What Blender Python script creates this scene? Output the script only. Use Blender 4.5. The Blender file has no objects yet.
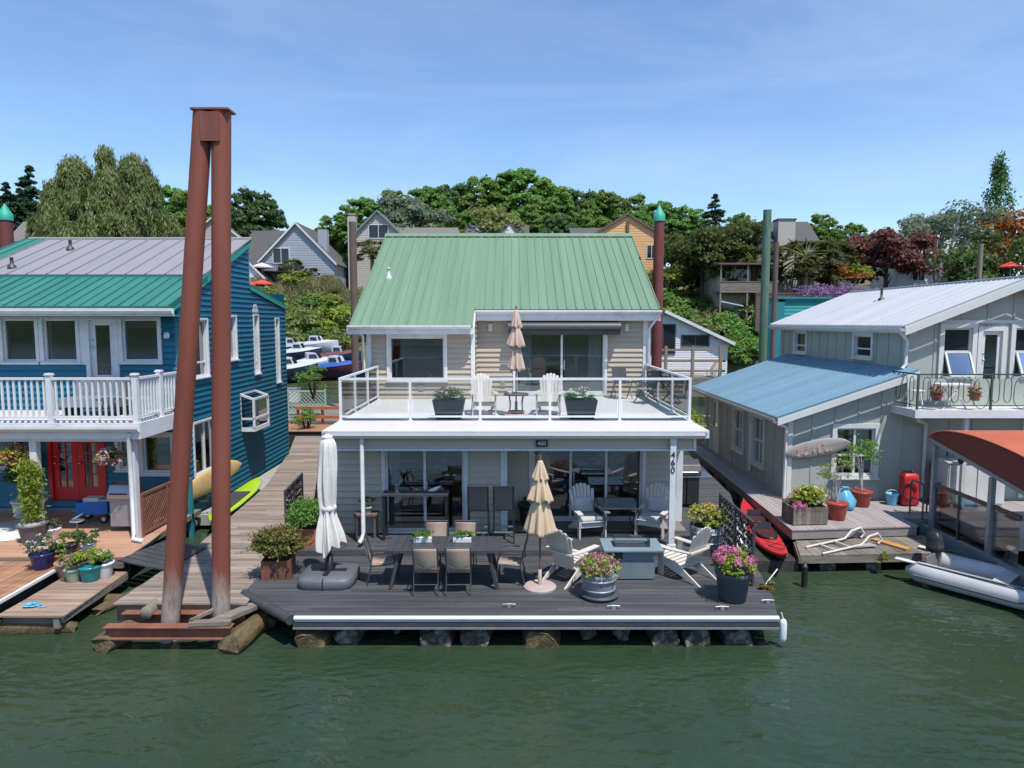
import bpy, math, random
import numpy as np
from mathutils import Vector, Matrix
R = math.radians
sc = bpy.context.scene
COL = sc.collection
random.seed(7)
ORG = {}

# ------------------------------------------------------------------ camera maths
F = 683.0; PIT = math.atan(62 / F); CAMZ = 5.4
def P(px, py, Y):
    """world point at distance Y seen at that place of a 1024 x 768 frame"""
    u = (px - 512) / F; v = (384 - py) / F
    c, s = math.cos(PIT), math.sin(PIT)
    t = Y / (c + v * s)
    return Vector((u * t, Y, CAMZ + (-s + v * c) * t))

# ------------------------------------------------------------------ mesh builder
class MB:
    def __init__(s):
        s.v = []; s.f = []; s.m = []; s.sm = []; s.cur = 0; s.M = None
    def add(s, vs, fs, smooth=False):
        b = len(s.v)
        if s.M is not None: vs = [s.M @ Vector(v) for v in vs]
        s.v.extend(tuple(v) for v in vs)
        for f in fs:
            s.f.append([i + b for i in f]); s.m.append(s.cur); s.sm.append(smooth)
        return s
    def box(s, x0, x1, y0, y1, z0, z1):
        return s.add([(x0,y0,z0),(x1,y0,z0),(x1,y1,z0),(x0,y1,z0),(x0,y0,z1),(x1,y0,z1),(x1,y1,z1),(x0,y1,z1)],
                     [(0,3,2,1),(4,5,6,7),(0,1,5,4),(1,2,6,5),(2,3,7,6),(3,0,4,7)])
    def cbox(s, c, sz, rz=0, rx=0, ry=0):
        m = Matrix.Translation(c) @ Matrix.Rotation(rz,4,'Z') @ Matrix.Rotation(ry,4,'Y') @ Matrix.Rotation(rx,4,'X')
        h = [q/2 for q in sz]
        vs = [m @ Vector((a*h[0], b*h[1], d*h[2])) for d in (-1,1) for a,b in ((-1,-1),(1,-1),(1,1),(-1,1))]
        return s.add(vs, [(0,3,2,1),(4,5,6,7),(0,1,5,4),(1,2,6,5),(2,3,7,6),(3,0,4,7)])
    def bar(s, a, b, w, h=None, up=(0,0,1)):
        h = h or w
        a = Vector(a); b = Vector(b); d = (b-a).normalized(); up = Vector(up)
        if abs(d.dot(up)) > .98: up = Vector((0,1,0))
        x = d.cross(up).normalized(); z = x.cross(d).normalized()
        vs = [p + x*i*w/2 + z*j*h/2 for p in (a,b) for i,j in ((-1,-1),(1,-1),(1,1),(-1,1))]
        return s.add(vs, [(0,1,2,3),(7,6,5,4),(0,4,5,1),(1,5,6,2),(2,6,7,3),(3,7,4,0)])
    def tube(s, pts, r, n=8, caps=True, smooth=True, flat=1.0):
        pts = [Vector(p) for p in pts]; k = len(pts)
        rs = [r]*k if not hasattr(r,'__len__') else r
        vs = []; px = None
        for i,p in enumerate(pts):
            d = (pts[min(i+1,k-1)] - pts[max(i-1,0)]).normalized()
            if px is None:
                ref = Vector((0,0,1)) if abs(d.z) < .9 else Vector((1,0,0))
                x = d.cross(ref).normalized()
            else:
                x = (px - d*px.dot(d)).normalized()
            px = x; y = d.cross(x).normalized()
            for j in range(n):
                a = 2*math.pi*j/n
                vs.append(p + (x*math.cos(a) + y*math.sin(a)*flat)*rs[i])
        fs = [(i*n+j, i*n+(j+1)%n, (i+1)*n+(j+1)%n, (i+1)*n+j) for i in range(k-1) for j in range(n)]
        s.add(vs, fs, smooth)
        if caps:
            b = len(s.v)
            s.add([v for v in vs[:n]], [tuple(range(n-1,-1,-1))] if s.M is None or True else [])
            s.add([v for v in vs[-n:]], [tuple(range(n))])
        return s
    def lathe(s, prof, c=(0,0,0), n=20, smooth=True, sx=1, sy=1, jit=None):
        c = Vector(c); vs = []
        for r,z in prof:
            for j in range(n):
                a = 2*math.pi*j/n; q = r*(jit(a,z) if jit else 1)
                vs.append(c + Vector((math.cos(a)*q*sx, math.sin(a)*q*sy, z)))
        k = len(prof)
        fs = [(i*n+j, i*n+(j+1)%n, (i+1)*n+(j+1)%n, (i+1)*n+j) for i in range(k-1) for j in range(n)]
        s.add(vs, fs, smooth)
        if prof[0][0] > 1e-4: s.add(vs[:n], [tuple(range(n-1,-1,-1))])
        if prof[-1][0] > 1e-4: s.add(vs[-n:], [tuple(range(n))])
        return s
    def prism(s, poly, ext):
        ext = Vector(ext); n = len(poly); a = [Vector(p) for p in poly]
        return s.add(a + [p+ext for p in a], [tuple(range(n-1,-1,-1)), tuple(range(n,2*n))] + [(i,(i+1)%n,n+(i+1)%n,n+i) for i in range(n)])
    def loft(s, rings, closed=True, smooth=True, caps=False):
        n = len(rings[0]); vs = [p for r in rings for p in r]; fs = []
        for i in range(len(rings)-1):
            for j in range(n if closed else n-1):
                fs.append((i*n+j, i*n+(j+1)%n, (i+1)*n+(j+1)%n, (i+1)*n+j))
        s.add(vs, fs, smooth)
        if caps: s.add(rings[0], [tuple(range(n-1,-1,-1))]); s.add(rings[-1], [tuple(range(n))])
        return s
    def ball(s, c, r, n=12, sx=1, sy=1, sz=1):
        k = max(5, n//2)
        return s.lathe([(r*math.sin(math.pi*i/k)+1e-5, -r*math.cos(math.pi*i/k)*sz) for i in range(k+1)], c, n, True, sx, sy)
    def pieces(s):
        """groups of faces that do not touch one another"""
        n = len(s.v); par = list(range(n))
        def fd(a):
            while par[a] != a: par[a] = par[par[a]]; a = par[a]
            return a
        for f in s.f:
            for q in f[1:]: par[fd(q)] = fd(f[0])
        bb = {}
        for f in s.f:
            r = fd(f[0]); b = bb.setdefault(r,[1e9]*3+[-1e9]*3)
            for q in f:
                for k in range(3): b[k] = min(b[k],s.v[q][k]); b[k+3] = max(b[k+3],s.v[q][k])
        ks = list(bb); e = .012
        for i,a in enumerate(ks):
            for c in ks[i+1:]:
                A,B_ = bb[a],bb[c]
                if all(A[k]-e <= B_[k+3] and B_[k]-e <= A[k+3] for k in range(3)): par[fd(a)] = fd(c)
        out = {}
        for i,f in enumerate(s.f): out.setdefault(fd(f[0]),[]).append(i)
        res = []
        for fi in out.values():
            m = MB(); mp = {}
            for i in fi:
                m.f.append([mp.setdefault(q,len(mp)) for q in s.f[i]]); m.m.append(s.m[i]); m.sm.append(s.sm[i])
            m.v = [s.v[q] for q in mp]; res.append(m)
        return res
    def log(s, a, b, r, seed=0, n=16, k=7):
        """a weathered, not quite round log"""
        a = Vector(a); b = Vector(b); d = (b-a).normalized(); x = d.cross(Vector((0,0,1))).normalized(); z = x.cross(d)
        rnd = random.Random(seed); ph = [rnd.random()*6.3 for _ in range(4)]; rings = []
        for i in range(k+1):
            f = i/k; c = a.lerp(b,f); rr = r*(.8 if i in (0,k) else 1)*(1+.06*math.sin(f*9+ph[3]))
            rings.append([c + d*(.05*math.sin(2*t+ph[0]) if i in (0,k) else 0) + (x*math.cos(t)+z*math.sin(t))*rr*(1+.09*math.sin(3*t+ph[0]+f*2)+.06*math.sin(5*t+ph[1]-f*3)+.04*math.sin(9*t+ph[2])) for t in [2*math.pi*q/n for q in range(n)]])
        return s.loft(rings, caps=True)
    def build_each(s, name, mat, parent=None, **k):
        return [m.build(name, mat, parent, **k) for m in s.pieces()]
    def build(s, name, mat, parent=None, loc=None, bevel=0, label=None):
        org = Vector((0,0,0))
        if parent is not None: org = ORG.get(parent.name, org)
        elif loc is not None: org = Vector(loc)
        me = bpy.data.meshes.new(name)
        me.from_pydata([(x-org[0], y-org[1], z-org[2]) for x,y,z in s.v], [], s.f)
        mats = mat if isinstance(mat, (list,tuple)) else [mat]
        for m in mats: me.materials.append(m)
        if len(mats) > 1: me.polygons.foreach_set('material_index', s.m)
        me.polygons.foreach_set('use_smooth', s.sm)
        me.update()
        o = bpy.data.objects.new(name, me); COL.objects.link(o)
        if parent is not None: o.parent = parent; ORG[o.name] = org
        elif loc is not None: o.location = loc; ORG[o.name] = org
        if bevel:
            b = o.modifiers.new('bevel','BEVEL'); b.width = bevel; b.segments = 2; b.limit_method = 'ANGLE'; b.angle_limit = R(40)
        if label: o['label'] = label
        return o

def tag(o, label=None, cat=None, group=None, kind=None):
    if label: o['label'] = label
    if cat: o['category'] = cat
    if group: o['group'] = group
    if kind: o['kind'] = kind
    return o
def thing(name, label, cat, loc=(0,0,0), rz=0, group=None, world=False):
    o = bpy.data.objects.new(name, None); COL.objects.link(o)
    o.empty_display_size = .2
    o.location = loc; o.rotation_euler = (0,0,rz)
    if world: ORG[o.name] = Vector(loc)
    return tag(o, label, cat, group)
def kids(o): return [c for c in o.children]
def dup(o, loc, rz=0, label=None, group=None, scale=None):
    def cp(a, par):
        c = a.copy(); COL.objects.link(c)
        if par is not None: c.parent = par
        for ch in kids(a): cp(ch, c)
        return c
    r = cp(o, None); r.location = loc; r.rotation_euler = (0,0,rz)
    if scale: r.scale = scale if hasattr(scale,'__len__') else (scale,)*3
    if label: r['label'] = label
    if group: r['group'] = group
    return r

# ------------------------------------------------------------------ materials
MATS = {}
def nt(name):
    m = bpy.data.materials.new(name); m.use_nodes = True
    t = m.node_tree; t.nodes.clear()
    out = t.nodes.new('ShaderNodeOutputMaterial')
    return m, t, out
def N(t, kind, **kw):
    n = t.nodes.new(kind)
    for k,v in kw.items():
        if k in n.inputs: n.inputs[k].default_value = v
        else: setattr(n, k, v)
    return n
def mixc(t, fac, a, b, blend='MIX'):
    n = t.nodes.new('ShaderNodeMix'); n.data_type = 'RGBA'; n.blend_type = blend
    for sock,val in ((n.inputs[0],fac),(n.inputs[6],a),(n.inputs[7],b)):
        if hasattr(val,'is_output'): t.links.new(val, sock)
        else: sock.default_value = val if not hasattr(val,'__len__') or len(val)==4 else (*val,1)
    return n.outputs[2]
def ramp(t, fac, stops):
    n = t.nodes.new('ShaderNodeValToRGB'); e = n.color_ramp.elements
    while len(e) < len(stops): e.new(.5)
    for el,(p,c) in zip(e,stops):
        el.position = p; el.color = (*c,1) if len(c)==3 else c
    t.links.new(fac, n.inputs[0]); return n.outputs[0]
def pm(name, col, rough=.6, var=.12, scale=3.0, metal=0.0, bump=0.0, bscale=40.0, stretch=(1,1,1), island=0.0, stain=None, stain_amt=.5, stain_scale=1.2, coat=0, spec=.5):
    """principled surface: two sizes of noise wear, optional tone per board, optional stain colour, optional bump"""
    if name in MATS: return MATS[name]
    m,t,out = nt(name)
    b = N(t,'ShaderNodeBsdfPrincipled', Roughness=rough, Metallic=metal)
    b.inputs['Specular IOR Level'].default_value = spec
    if coat: b.inputs['Coat Weight'].default_value = coat
    tc = N(t,'ShaderNodeTexCoord'); mp = N(t,'ShaderNodeMapping'); mp.inputs['Scale'].default_value = stretch
    t.links.new(tc.outputs['Object'], mp.inputs[0])
    n1 = N(t,'ShaderNodeTexNoise', Scale=scale, Detail=6.0, Roughness=.62); t.links.new(mp.outputs[0], n1.inputs['Vector'])
    lo = tuple(max(0,c*(1-var)) for c in col); hi = tuple(min(1,c*(1+var)) for c in col)
    c = ramp(t, n1.outputs[0], [(.3,lo),(.7,hi)])
    if island:
        g = N(t,'ShaderNodeNewGeometry')
        v = N(t,'ShaderNodeMapRange'); v.inputs[3].default_value = 1-island; v.inputs[4].default_value = 1+island
        t.links.new(g.outputs['Random Per Island'], v.inputs[0])
        hs = N(t,'ShaderNodeHueSaturation'); t.links.new(v.outputs[0], hs.inputs['Value']); t.links.new(c, hs.inputs['Color']); c = hs.outputs[0]
    if stain:
        n2 = N(t,'ShaderNodeTexNoise', Scale=stain_scale, Detail=8.0, Roughness=.7); t.links.new(mp.outputs[0], n2.inputs['Vector'])
        fr = ramp(t, n2.outputs[0], [(.48,(0,0,0)),(.68,(stain_amt,)*3)])
        c = mixc(t, fr, c, stain)
    t.links.new(c, b.inputs['Base Color'])
    rr = N(t,'ShaderNodeMapRange'); rr.inputs[3].default_value = max(.02,rough-.08); rr.inputs[4].default_value = min(1,rough+.1)
    t.links.new(n1.outputs[0], rr.inputs[0]); t.links.new(rr.outputs[0], b.inputs['Roughness'])
    if bump:
        n3 = N(t,'ShaderNodeTexNoise', Scale=bscale, Detail=4.0); t.links.new(mp.outputs[0], n3.inputs['Vector'])
        bp = N(t,'ShaderNodeBump', Strength=bump, Distance=.02); t.links.new(n3.outputs[0], bp.inputs['Height']); t.links.new(bp.outputs[0], b.inputs['Normal'])
    t.links.new(b.outputs[0], out.inputs[0])
    MATS[name] = m; return m
def leafmat(name, cols, transl=.48, rough=.55):
    """leaf tone picked per leaf, whole plant shifted a little per object"""
    if name in MATS: return MATS[name]
    m,t,out = nt(name)
    g = N(t,'ShaderNodeNewGeometry'); oi = N(t,'ShaderNodeObjectInfo')
    c = ramp(t, g.outputs['Random Per Island'], [(i/(len(cols)-1), q) for i,q in enumerate(cols)])
    v = N(t,'ShaderNodeMapRange'); v.inputs[3].default_value = .85; v.inputs[4].default_value = 1.18
    t.links.new(oi.outputs['Random'], v.inputs[0])
    h = N(t,'ShaderNodeMapRange'); h.inputs[3].default_value = .488; h.inputs[4].default_value = .512
    t.links.new(oi.outputs['Random'], h.inputs[0])
    hs = N(t,'ShaderNodeHueSaturation'); t.links.new(v.outputs[0], hs.inputs['Value']); t.links.new(h.outputs[0], hs.inputs['Hue']); t.links.new(c, hs.inputs['Color'])
    b = N(t,'ShaderNodeBsdfPrincipled', Roughness=rough); b.inputs['Specular IOR Level'].default_value = .3
    tr = N(t,'ShaderNodeBsdfTranslucent'); mx = N(t,'ShaderNodeMixShader'); mx.inputs[0].default_value = transl
    t.links.new(hs.outputs[0], b.inputs['Base Color']); t.links.new(hs.outputs[0], tr.inputs[0])
    t.links.new(b.outputs[0], mx.inputs[1]); t.links.new(tr.outputs[0], mx.inputs[2]); t.links.new(mx.outputs[0], out.inputs[0])
    MATS[name] = m; return m
def glassmat(name, tint=(.75,.8,.8), boost=1.0, ior=1.5):
    if name in MATS: return MATS[name]
    m,t,out = nt(name)
    fr = N(t,'ShaderNodeFresnel', IOR=ior)
    mu = N(t,'ShaderNodeMath', operation='MULTIPLY_ADD', use_clamp=True); t.links.new(fr.outputs[0], mu.inputs[0]); mu.inputs[1].default_value = boost; mu.inputs[2].default_value = .02*boost
    n = N(t,'ShaderNodeTexNoise', Scale=1.1, Detail=2.0); bp = N(t,'ShaderNodeBump', Strength=.03, Distance=.05)
    tc = N(t,'ShaderNodeTexCoord'); t.links.new(tc.outputs['Object'], n.inputs['Vector']); t.links.new(n.outputs[0], bp.inputs['Height'])
    a = N(t,'ShaderNodeBsdfTransparent'); a.inputs[0].default_value = (*tint,1)
    gl = N(t,'ShaderNodeBsdfGlossy', Roughness=.01); t.links.new(bp.outputs[0], gl.inputs['Normal'])
    mx = N(t,'ShaderNodeMixShader'); t.links.new(mu.outputs[0], mx.inputs[0]); t.links.new(a.outputs[0], mx.inputs[1]); t.links.new(gl.outputs[0], mx.inputs[2])
    t.links.new(mx.outputs[0], out.inputs[0]); MATS[name] = m; return m

WHITE = pm('white_paint', (.68,.68,.68), .5, .06, 2, stain=(.42,.41,.38), stain_amt=.4, stain_scale=3)
WHITEW = pm('white_vinyl', (.70,.70,.71), .4, .05, 2, stain=(.48,.47,.44), stain_amt=.35, stain_scale=3)
MEMB = pm('white_deck_membrane', (.62,.605,.59), .6, .06, .8, stain=(.45,.43,.41), stain_amt=.5, stain_scale=1.6)
BEIGE = pm('beige_siding', (.43,.365,.29), .6, .06, 1.2, stretch=(.3,.3,2))
TAUPE = pm('taupe_siding', (.50,.425,.345), .6, .07, 1.2, stretch=(.3,.3,2))
TEAL = pm('teal_siding', (.004,.125,.205), .5, .16, 1.5, stretch=(.3,.3,2), stain=(.008,.15,.235), stain_amt=.35)
SAGE = pm('sage_board', (.37,.395,.355), .6, .06, 1.0)
SAGETRIM = pm('sage_trim', (.62,.63,.6), .5, .05, 2)
ROOFG = pm('green_metal_roof', (.155,.25,.16), .5, .14, .9, metal=.0, stretch=(3.6,.12,.12), stain=(.21,.30,.21), stain_amt=.5, spec=.4)
ROOFT = pm('teal_metal_roof', (.035,.185,.145), .42, .14, .9, stretch=(3.3,.15,.15), stain=(.08,.22,.18), stain_amt=.4)
ROOFGY = pm('grey_metal_roof', (.29,.275,.285), .42, .14, 1.2, stretch=(2.2,.15,.15), stain=(.19,.18,.18), stain_amt=.5)
ROOFB = pm('blue_metal_roof', (.215,.35,.43), .42, .14, .9, stretch=(.12,3.6,.12), stain=(.24,.36,.44), stain_amt=.5)
ROOFW = pm('white_metal_roof', (.56,.57,.585), .45, .07, 1, stretch=(.12,3,.12), stain=(.4,.4,.4), stain_amt=.4)
ROOFR = pm('red_metal_roof', (.48,.125,.065), .45, .1, 1.2)
SHINGLE = pm('grey_shingle', (.09,.085,.085), .9, .3, 6, bump=.3, bscale=8)
SHINGLET = pm('brown_shingle', (.17,.155,.14), .9, .25, 6)
RUST = pm('rusted_steel', (.205,.062,.042), .75, .22, 2.2, stretch=(1,1,.35), stain=(.30,.13,.09), stain_amt=.6, stain_scale=2.5, bump=.25, bscale=25)
DECKD = pm('charcoal_deck_board', (.062,.063,.068), .62, .22, 2.2, stretch=(.3,4,1), island=.22, stain=(.125,.12,.118), stain_amt=.6, bump=.15, bscale=30)
DECKW = pm('weathered_deck_board', (.27,.215,.175), .8, .28, 2.4, stretch=(.35,5,1), island=.26, stain=(.12,.09,.07), stain_amt=.6, stain_scale=1.6, bump=.3, bscale=22)
DECKR = pm('red_brown_deck_board', (.33,.165,.09), .7, .22, 2.4, stretch=(.5,4,1), island=.2, stain=(.42,.3,.2), stain_amt=.5, bump=.2)
DECKP = pm('tan_porch_board', (.44,.245,.16), .7, .12, 2.0, stretch=(.5,3,1), island=.08, stain=(.5,.33,.23), stain_amt=.4)
DECKG = pm('grey_composite_board', (.33,.29,.285), .7, .1, 2.0, stretch=(3,.5,1), island=.06, stain=(.3,.26,.25), stain_amt=.35)
OLDWOOD = pm('old_grey_timber', (.20,.175,.145), .85, .3, 3, stretch=(.5,4,4), island=.25, stain=(.07,.05,.04), stain_amt=.6, bump=.4, bscale=20)
LOG = pm('wet_float_log', (.06,.05,.04), .75, .5, 5, stain=(.36,.33,.28), stain_amt=.8, stain_scale=7, bump=1.0, bscale=18)
LOGY = pm('algae_float_log', (.13,.09,.04), .75, .5, 5, stretch=(2,.5,2), stain=(.05,.04,.025), stain_amt=.85, stain_scale=3.5, bump=1.0, bscale=16)
DARKW = pm('dark_frame_timber', (.035,.03,.027), .8, .3, 3, stain=(.1,.09,.08), stain_amt=.4)
CONC = pm('concrete', (.33,.32,.3), .85, .15, 4, bump=.2)
BLACK = pm('black_metal', (.02,.02,.022), .4, .2, 5)
CHAR = pm('charcoal_metal', (.055,.057,.062), .45, .15, 5)
SLATE = pm('slate_blue_panel', (.17,.215,.24), .55, .1, 4)
GREYP = pm('grey_plastic', (.105,.11,.125), .5, .1, 4, stain=(.17,.17,.18), stain_amt=.4)
CREAM = pm('cream_poly_lumber', (.60,.555,.50), .6, .07, 4, stain=(.42,.38,.33), stain_amt=.25)
TANF = pm('tan_sling_fabric', (.36,.275,.22), .8, .08, 12, bump=.1, bscale=120)
UMBT = pm('tan_canvas', (.60,.445,.30), .85, .08, 5, bump=.15, bscale=25)
UMBP = pm('rose_beige_canvas', (.56,.41,.335), .85, .08, 5, bump=.15, bscale=25)
UMBW = pm('ivory_canvas', (.70,.665,.61), .85, .06, 4, bump=.2, bscale=12)
CUSH = pm('grey_cushion', (.50,.48,.47), .85, .05, 6)
SOIL = pm('potting_soil', (.05,.035,.025), .95, .3, 20, bump=.5)
TERRA = pm('rusty_steel_planter', (.20,.075,.045), .8, .35, 4, stain=(.075,.04,.03), stain_amt=.6, bump=.2)
TERRAO = pm('orange_terracotta', (.38,.13,.06), .75, .15, 5)
BARREL = pm('grey_barrel_stave', (.22,.235,.26), .6, .15, 5, stretch=(6,6,.5))
DPOT = pm('dark_slate_pot', (.055,.065,.08), .5, .12, 4)
GPOT = pm('green_grey_planter', (.05,.075,.08), .5, .1, 3)
TEALC = pm('teal_cap', (.03,.33,.23), .5, .1, 4)
REDD = pm('red_door_paint', (.60,.012,.018), .35, .06, 3)
REDP = pm('red_plastic', (.48,.02,.025), .38, .08, 3)
REDK = pm('red_kayak_plastic', (.56,.025,.03), .33, .10, 2.5, stain=(.62,.09,.08), stain_amt=.4)
LIME = pm('lime_board', (.36,.56,.02), .3, .06, 3)
WOODB = pm('blond_board', (.60,.40,.17), .35, .1, 3, stretch=(4,.5,.5))
BLUEP = pm('blue_fabric', (.01,.16,.52), .6, .12, 4)
LBLUE = pm('light_blue_plastic', (.12,.42,.62), .4, .1, 4)
PLATT = pm('red_brown_lattice', (.21,.085,.05), .75, .2, 4, island=.2)
ORANGEW = pm('orange_stained_wood', (.42,.145,.05), .7, .15, 4)
GREENPILE = pm('green_treated_timber', (.10,.17,.115), .85, .25, 4, stretch=(3,3,.4), bump=.3)
BROWNPILE = pm('brown_timber_pole', (.14,.095,.08), .85, .25, 4, stretch=(3,3,.4), bump=.3)
TANPILE = pm('tan_timber_pole', (.26,.2,.15), .85, .2, 4, stretch=(3,3,.4), bump=.3)
HYPA = pm('grey_inflatable_tube', (.52,.52,.525), .45, .05, 3, stain=(.34,.34,.34), stain_amt=.3)
HYPD = pm('dark_grey_rubber', (.14,.145,.15), .6, .1, 4)
GALV = pm('galvanised_steel', (.33,.35,.38), .4, .12, 5, metal=.5)
INTW = pm('interior_plaster', (.5,.48,.45), .9, .05, 3)
INTF = pm('interior_floor', (.2,.175,.15), .6, .1, 3)
BARK = pm('grey_brown_bark', (.085,.068,.052), .9, .3, 6, bump=.5, bscale=12)
BARKW = pm('pale_birch_bark', (.55,.52,.49), .8, .2, 3, stain=(.2,.18,.17), stain_amt=.5)
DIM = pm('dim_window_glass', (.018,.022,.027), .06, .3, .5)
CHROME = pm('brushed_steel', (.5,.5,.5), .3, .05, 4, metal=1)
TEALS = pm('bright_teal_siding', (.04,.33,.32), .6, .08, 2)
TEALD = pm('deep_teal_trim', (.02,.2,.24), .6, .08, 2)
GREYH = pm('blue_grey_clapboard', (.33,.355,.40), .7, .06, 2)
TAUPEH = pm('taupe_clapboard', (.44,.41,.37), .7, .06, 2)
ORANGEH = pm('orange_clapboard', (.72,.40,.18), .7, .06, 2)
WHITEH = pm('white_clapboard', (.68,.68,.69), .7, .05, 2)
BRICK = pm('red_brick', (.27,.11,.075), .85, .2, 10)
REDU = pm('red_canvas', (.55,.06,.05), .8, .08, 4)
BLUET = pm('blue_tarp', (.02,.09,.36), .6, .15, 3)
GLASS = glassmat('window_glass', (.56,.63,.66), 3.4)
GLASSR = glassmat('rail_glass', (.93,.945,.94), 1.2)
GLASST = glassmat('tinted_panel_glass', (.9,.9,.9), .8)
TABLEG = glassmat('table_glass', (.55,.66,.7), 1.6)
PINK = leafmat('pink_petal', [(.62,.12,.26),(.72,.22,.36),(.8,.4,.5)], .3)
ROSEP = leafmat('dusty_rose_petal', [(.5,.2,.24),(.6,.3,.33),(.66,.42,.38)], .3)
YELP = leafmat('yellow_petal', [(.65,.5,.04),(.7,.6,.12),(.72,.66,.3)], .3)
WHTP = leafmat('white_petal', [(.6,.55,.6),(.7,.66,.7),(.75,.72,.72)], .3)
ORP = leafmat('coral_petal', [(.65,.14,.07),(.72,.28,.12),(.7,.4,.3)], .3)
LAV = leafmat('lavender_petal', [(.16,.08,.2),(.25,.14,.3),(.3,.2,.36)], .3)
LG = leafmat('mid_green_leaf', [(0.085,0.189,0.037),(0.152,0.287,0.055),(0.244,0.403,0.091)])
LD = leafmat('dark_green_leaf', [(0.055,0.128,0.043),(0.098,0.195,0.061),(0.159,0.268,0.085)])
LY = leafmat('yellow_green_leaf', [(0.159,0.232,0.030),(0.293,0.378,0.049),(0.439,0.488,0.073)])
LO = leafmat('olive_leaf', [(0.122,0.159,0.043),(0.220,0.256,0.073),(0.342,0.366,0.134)])
LW = leafmat('willow_leaf', [(.12,.165,.05),(.21,.265,.09),(.33,.38,.15)])
LC = leafmat('conifer_needle', [(0.030,0.079,0.041),(0.055,0.122,0.063),(0.091,0.171,0.085)])
LR = leafmat('crimson_leaf', [(.085,.03,.035),(.15,.05,.052),(.23,.085,.075)])
LS = leafmat('silver_green_leaf', [(.10,.145,.085),(.17,.215,.135),(.26,.3,.2)])
LB = leafmat('bronze_leaf', [(.09,.10,.02),(.2,.17,.045),(.33,.22,.09)])
LOR = leafmat('orange_leaf', [(.22,.06,.015),(.34,.12,.03),(.4,.2,.05)])

# ------------------------------------------------------------------ foliage
def leaves(name, pts, nrm, L, W, mat, parent=None, rng=None, vert=False, jitter=.6, loc=None):
    """many diamond leaves, each its own island"""
    rng = rng or np.random.default_rng(1)
    pts = np.asarray(pts, float); n = len(pts)
    nr = np.asarray(nrm, float) + rng.normal(0, jitter, (n,3)); nr /= np.linalg.norm(nr,axis=1)[:,None]+1e-9
    rv = rng.normal(0,1,(n,3))
    if vert: rv = rv*.25 + np.array([0,0,-1])
    tn = rv - nr*np.sum(rv*nr,axis=1)[:,None]; tn /= np.linalg.norm(tn,axis=1)[:,None]+1e-9
    bt = np.cross(nr, tn)
    s = rng.uniform(.65,1.3,(n,1))
    V = np.stack([pts-tn*L*s/2, pts+bt*W*s/2-nr*W*.18*s, pts+tn*L*s/2, pts-bt*W*s/2-nr*W*.18*s], axis=1).reshape(-1,3)
    me = bpy.data.meshes.new(name)
    me.vertices.add(4*n); me.vertices.foreach_set('co', V.ravel().astype(np.float32))
    me.loops.add(4*n); me.loops.foreach_set('vertex_index', np.arange(4*n, dtype=np.int32))
    me.polygons.add(n); me.polygons.foreach_set('loop_start', np.arange(0,4*n,4,dtype=np.int32)); me.polygons.foreach_set('loop_total', np.full(n,4,dtype=np.int32))
    me.update(calc_edges=True); me.materials.append(mat)
    o = bpy.data.objects.new(name, me); COL.objects.link(o)
    if parent is not None: o.parent = parent
    elif loc is not None: o.location = loc
    return o
def unit(rng, n):
    v = rng.normal(0,1,(n,3)); return v/np.linalg.norm(v,axis=1)[:,None]
def blobs(rng, c, r, nb, br, per, low=-.5, inner=.35):
    """leaf clumps over an ellipsoid: returns points and outward normals"""
    c = np.array(c,float); r = np.array(r,float)
    d = unit(rng, nb*3); d = d[d[:,2] > low][:nb]
    rad = np.where(rng.random(len(d)) < inner, rng.uniform(.3,.75,len(d)), rng.uniform(.78,1.0,len(d)))
    cc = c + d*r*rad[:,None]
    out_p=[]; out_n=[]
    for q in cc:
        b = br*rng.uniform(.6,1.35); k = int(per*rng.uniform(.6,1.3))
        u = unit(rng,k); u[:,2] = np.where(u[:,2]<-.2, -u[:,2]*.6, u[:,2])
        rr = b*rng.uniform(.55,1.08,(k,1))
        out_p.append(q + u*rr*np.array([1,1,.75])); out_n.append(u + np.array([0,0,.55]))
    return np.concatenate(out_p), np.concatenate(out_n)
def bush(name, parent, c, r, n, L, mat, seed=1, elong=.55, jitter=.7):
    rng = np.random.default_rng(seed); n = int(n*1.7); nb = max(8, n//45)
    p,nn = blobs(rng, c, r, nb, min(r)*.36, n/nb, -.35, .3)
    k = int(len(p)*.14); idx = rng.integers(0,len(p),k); c_ = np.array(c,float)
    p[idx] = c_ + (p[idx]-c_)*rng.uniform(1.02,1.38,(k,1))           # stray sprigs
    return leaves(name, p, nn, L, L*elong, mat, parent, rng, jitter=jitter)
def flowers(name, parent, c, r, nheads, hr, per, L, mat, seed=1, low=.05):
    rng = np.random.default_rng(seed+50)
    d = unit(rng, nheads*6); d = d[d[:,2]>low][:nheads]; cc = np.array(c)+d*np.array(r)
    P_=[];N_=[]
    for q in cc:
        u = unit(rng,per); P_.append(q+u*hr*rng.uniform(.7,1.1,(per,1))); N_.append(u)
    return leaves(name, np.concatenate(P_), np.concatenate(N_), L, L*.85, mat, parent, rng, jitter=.3)
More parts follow.
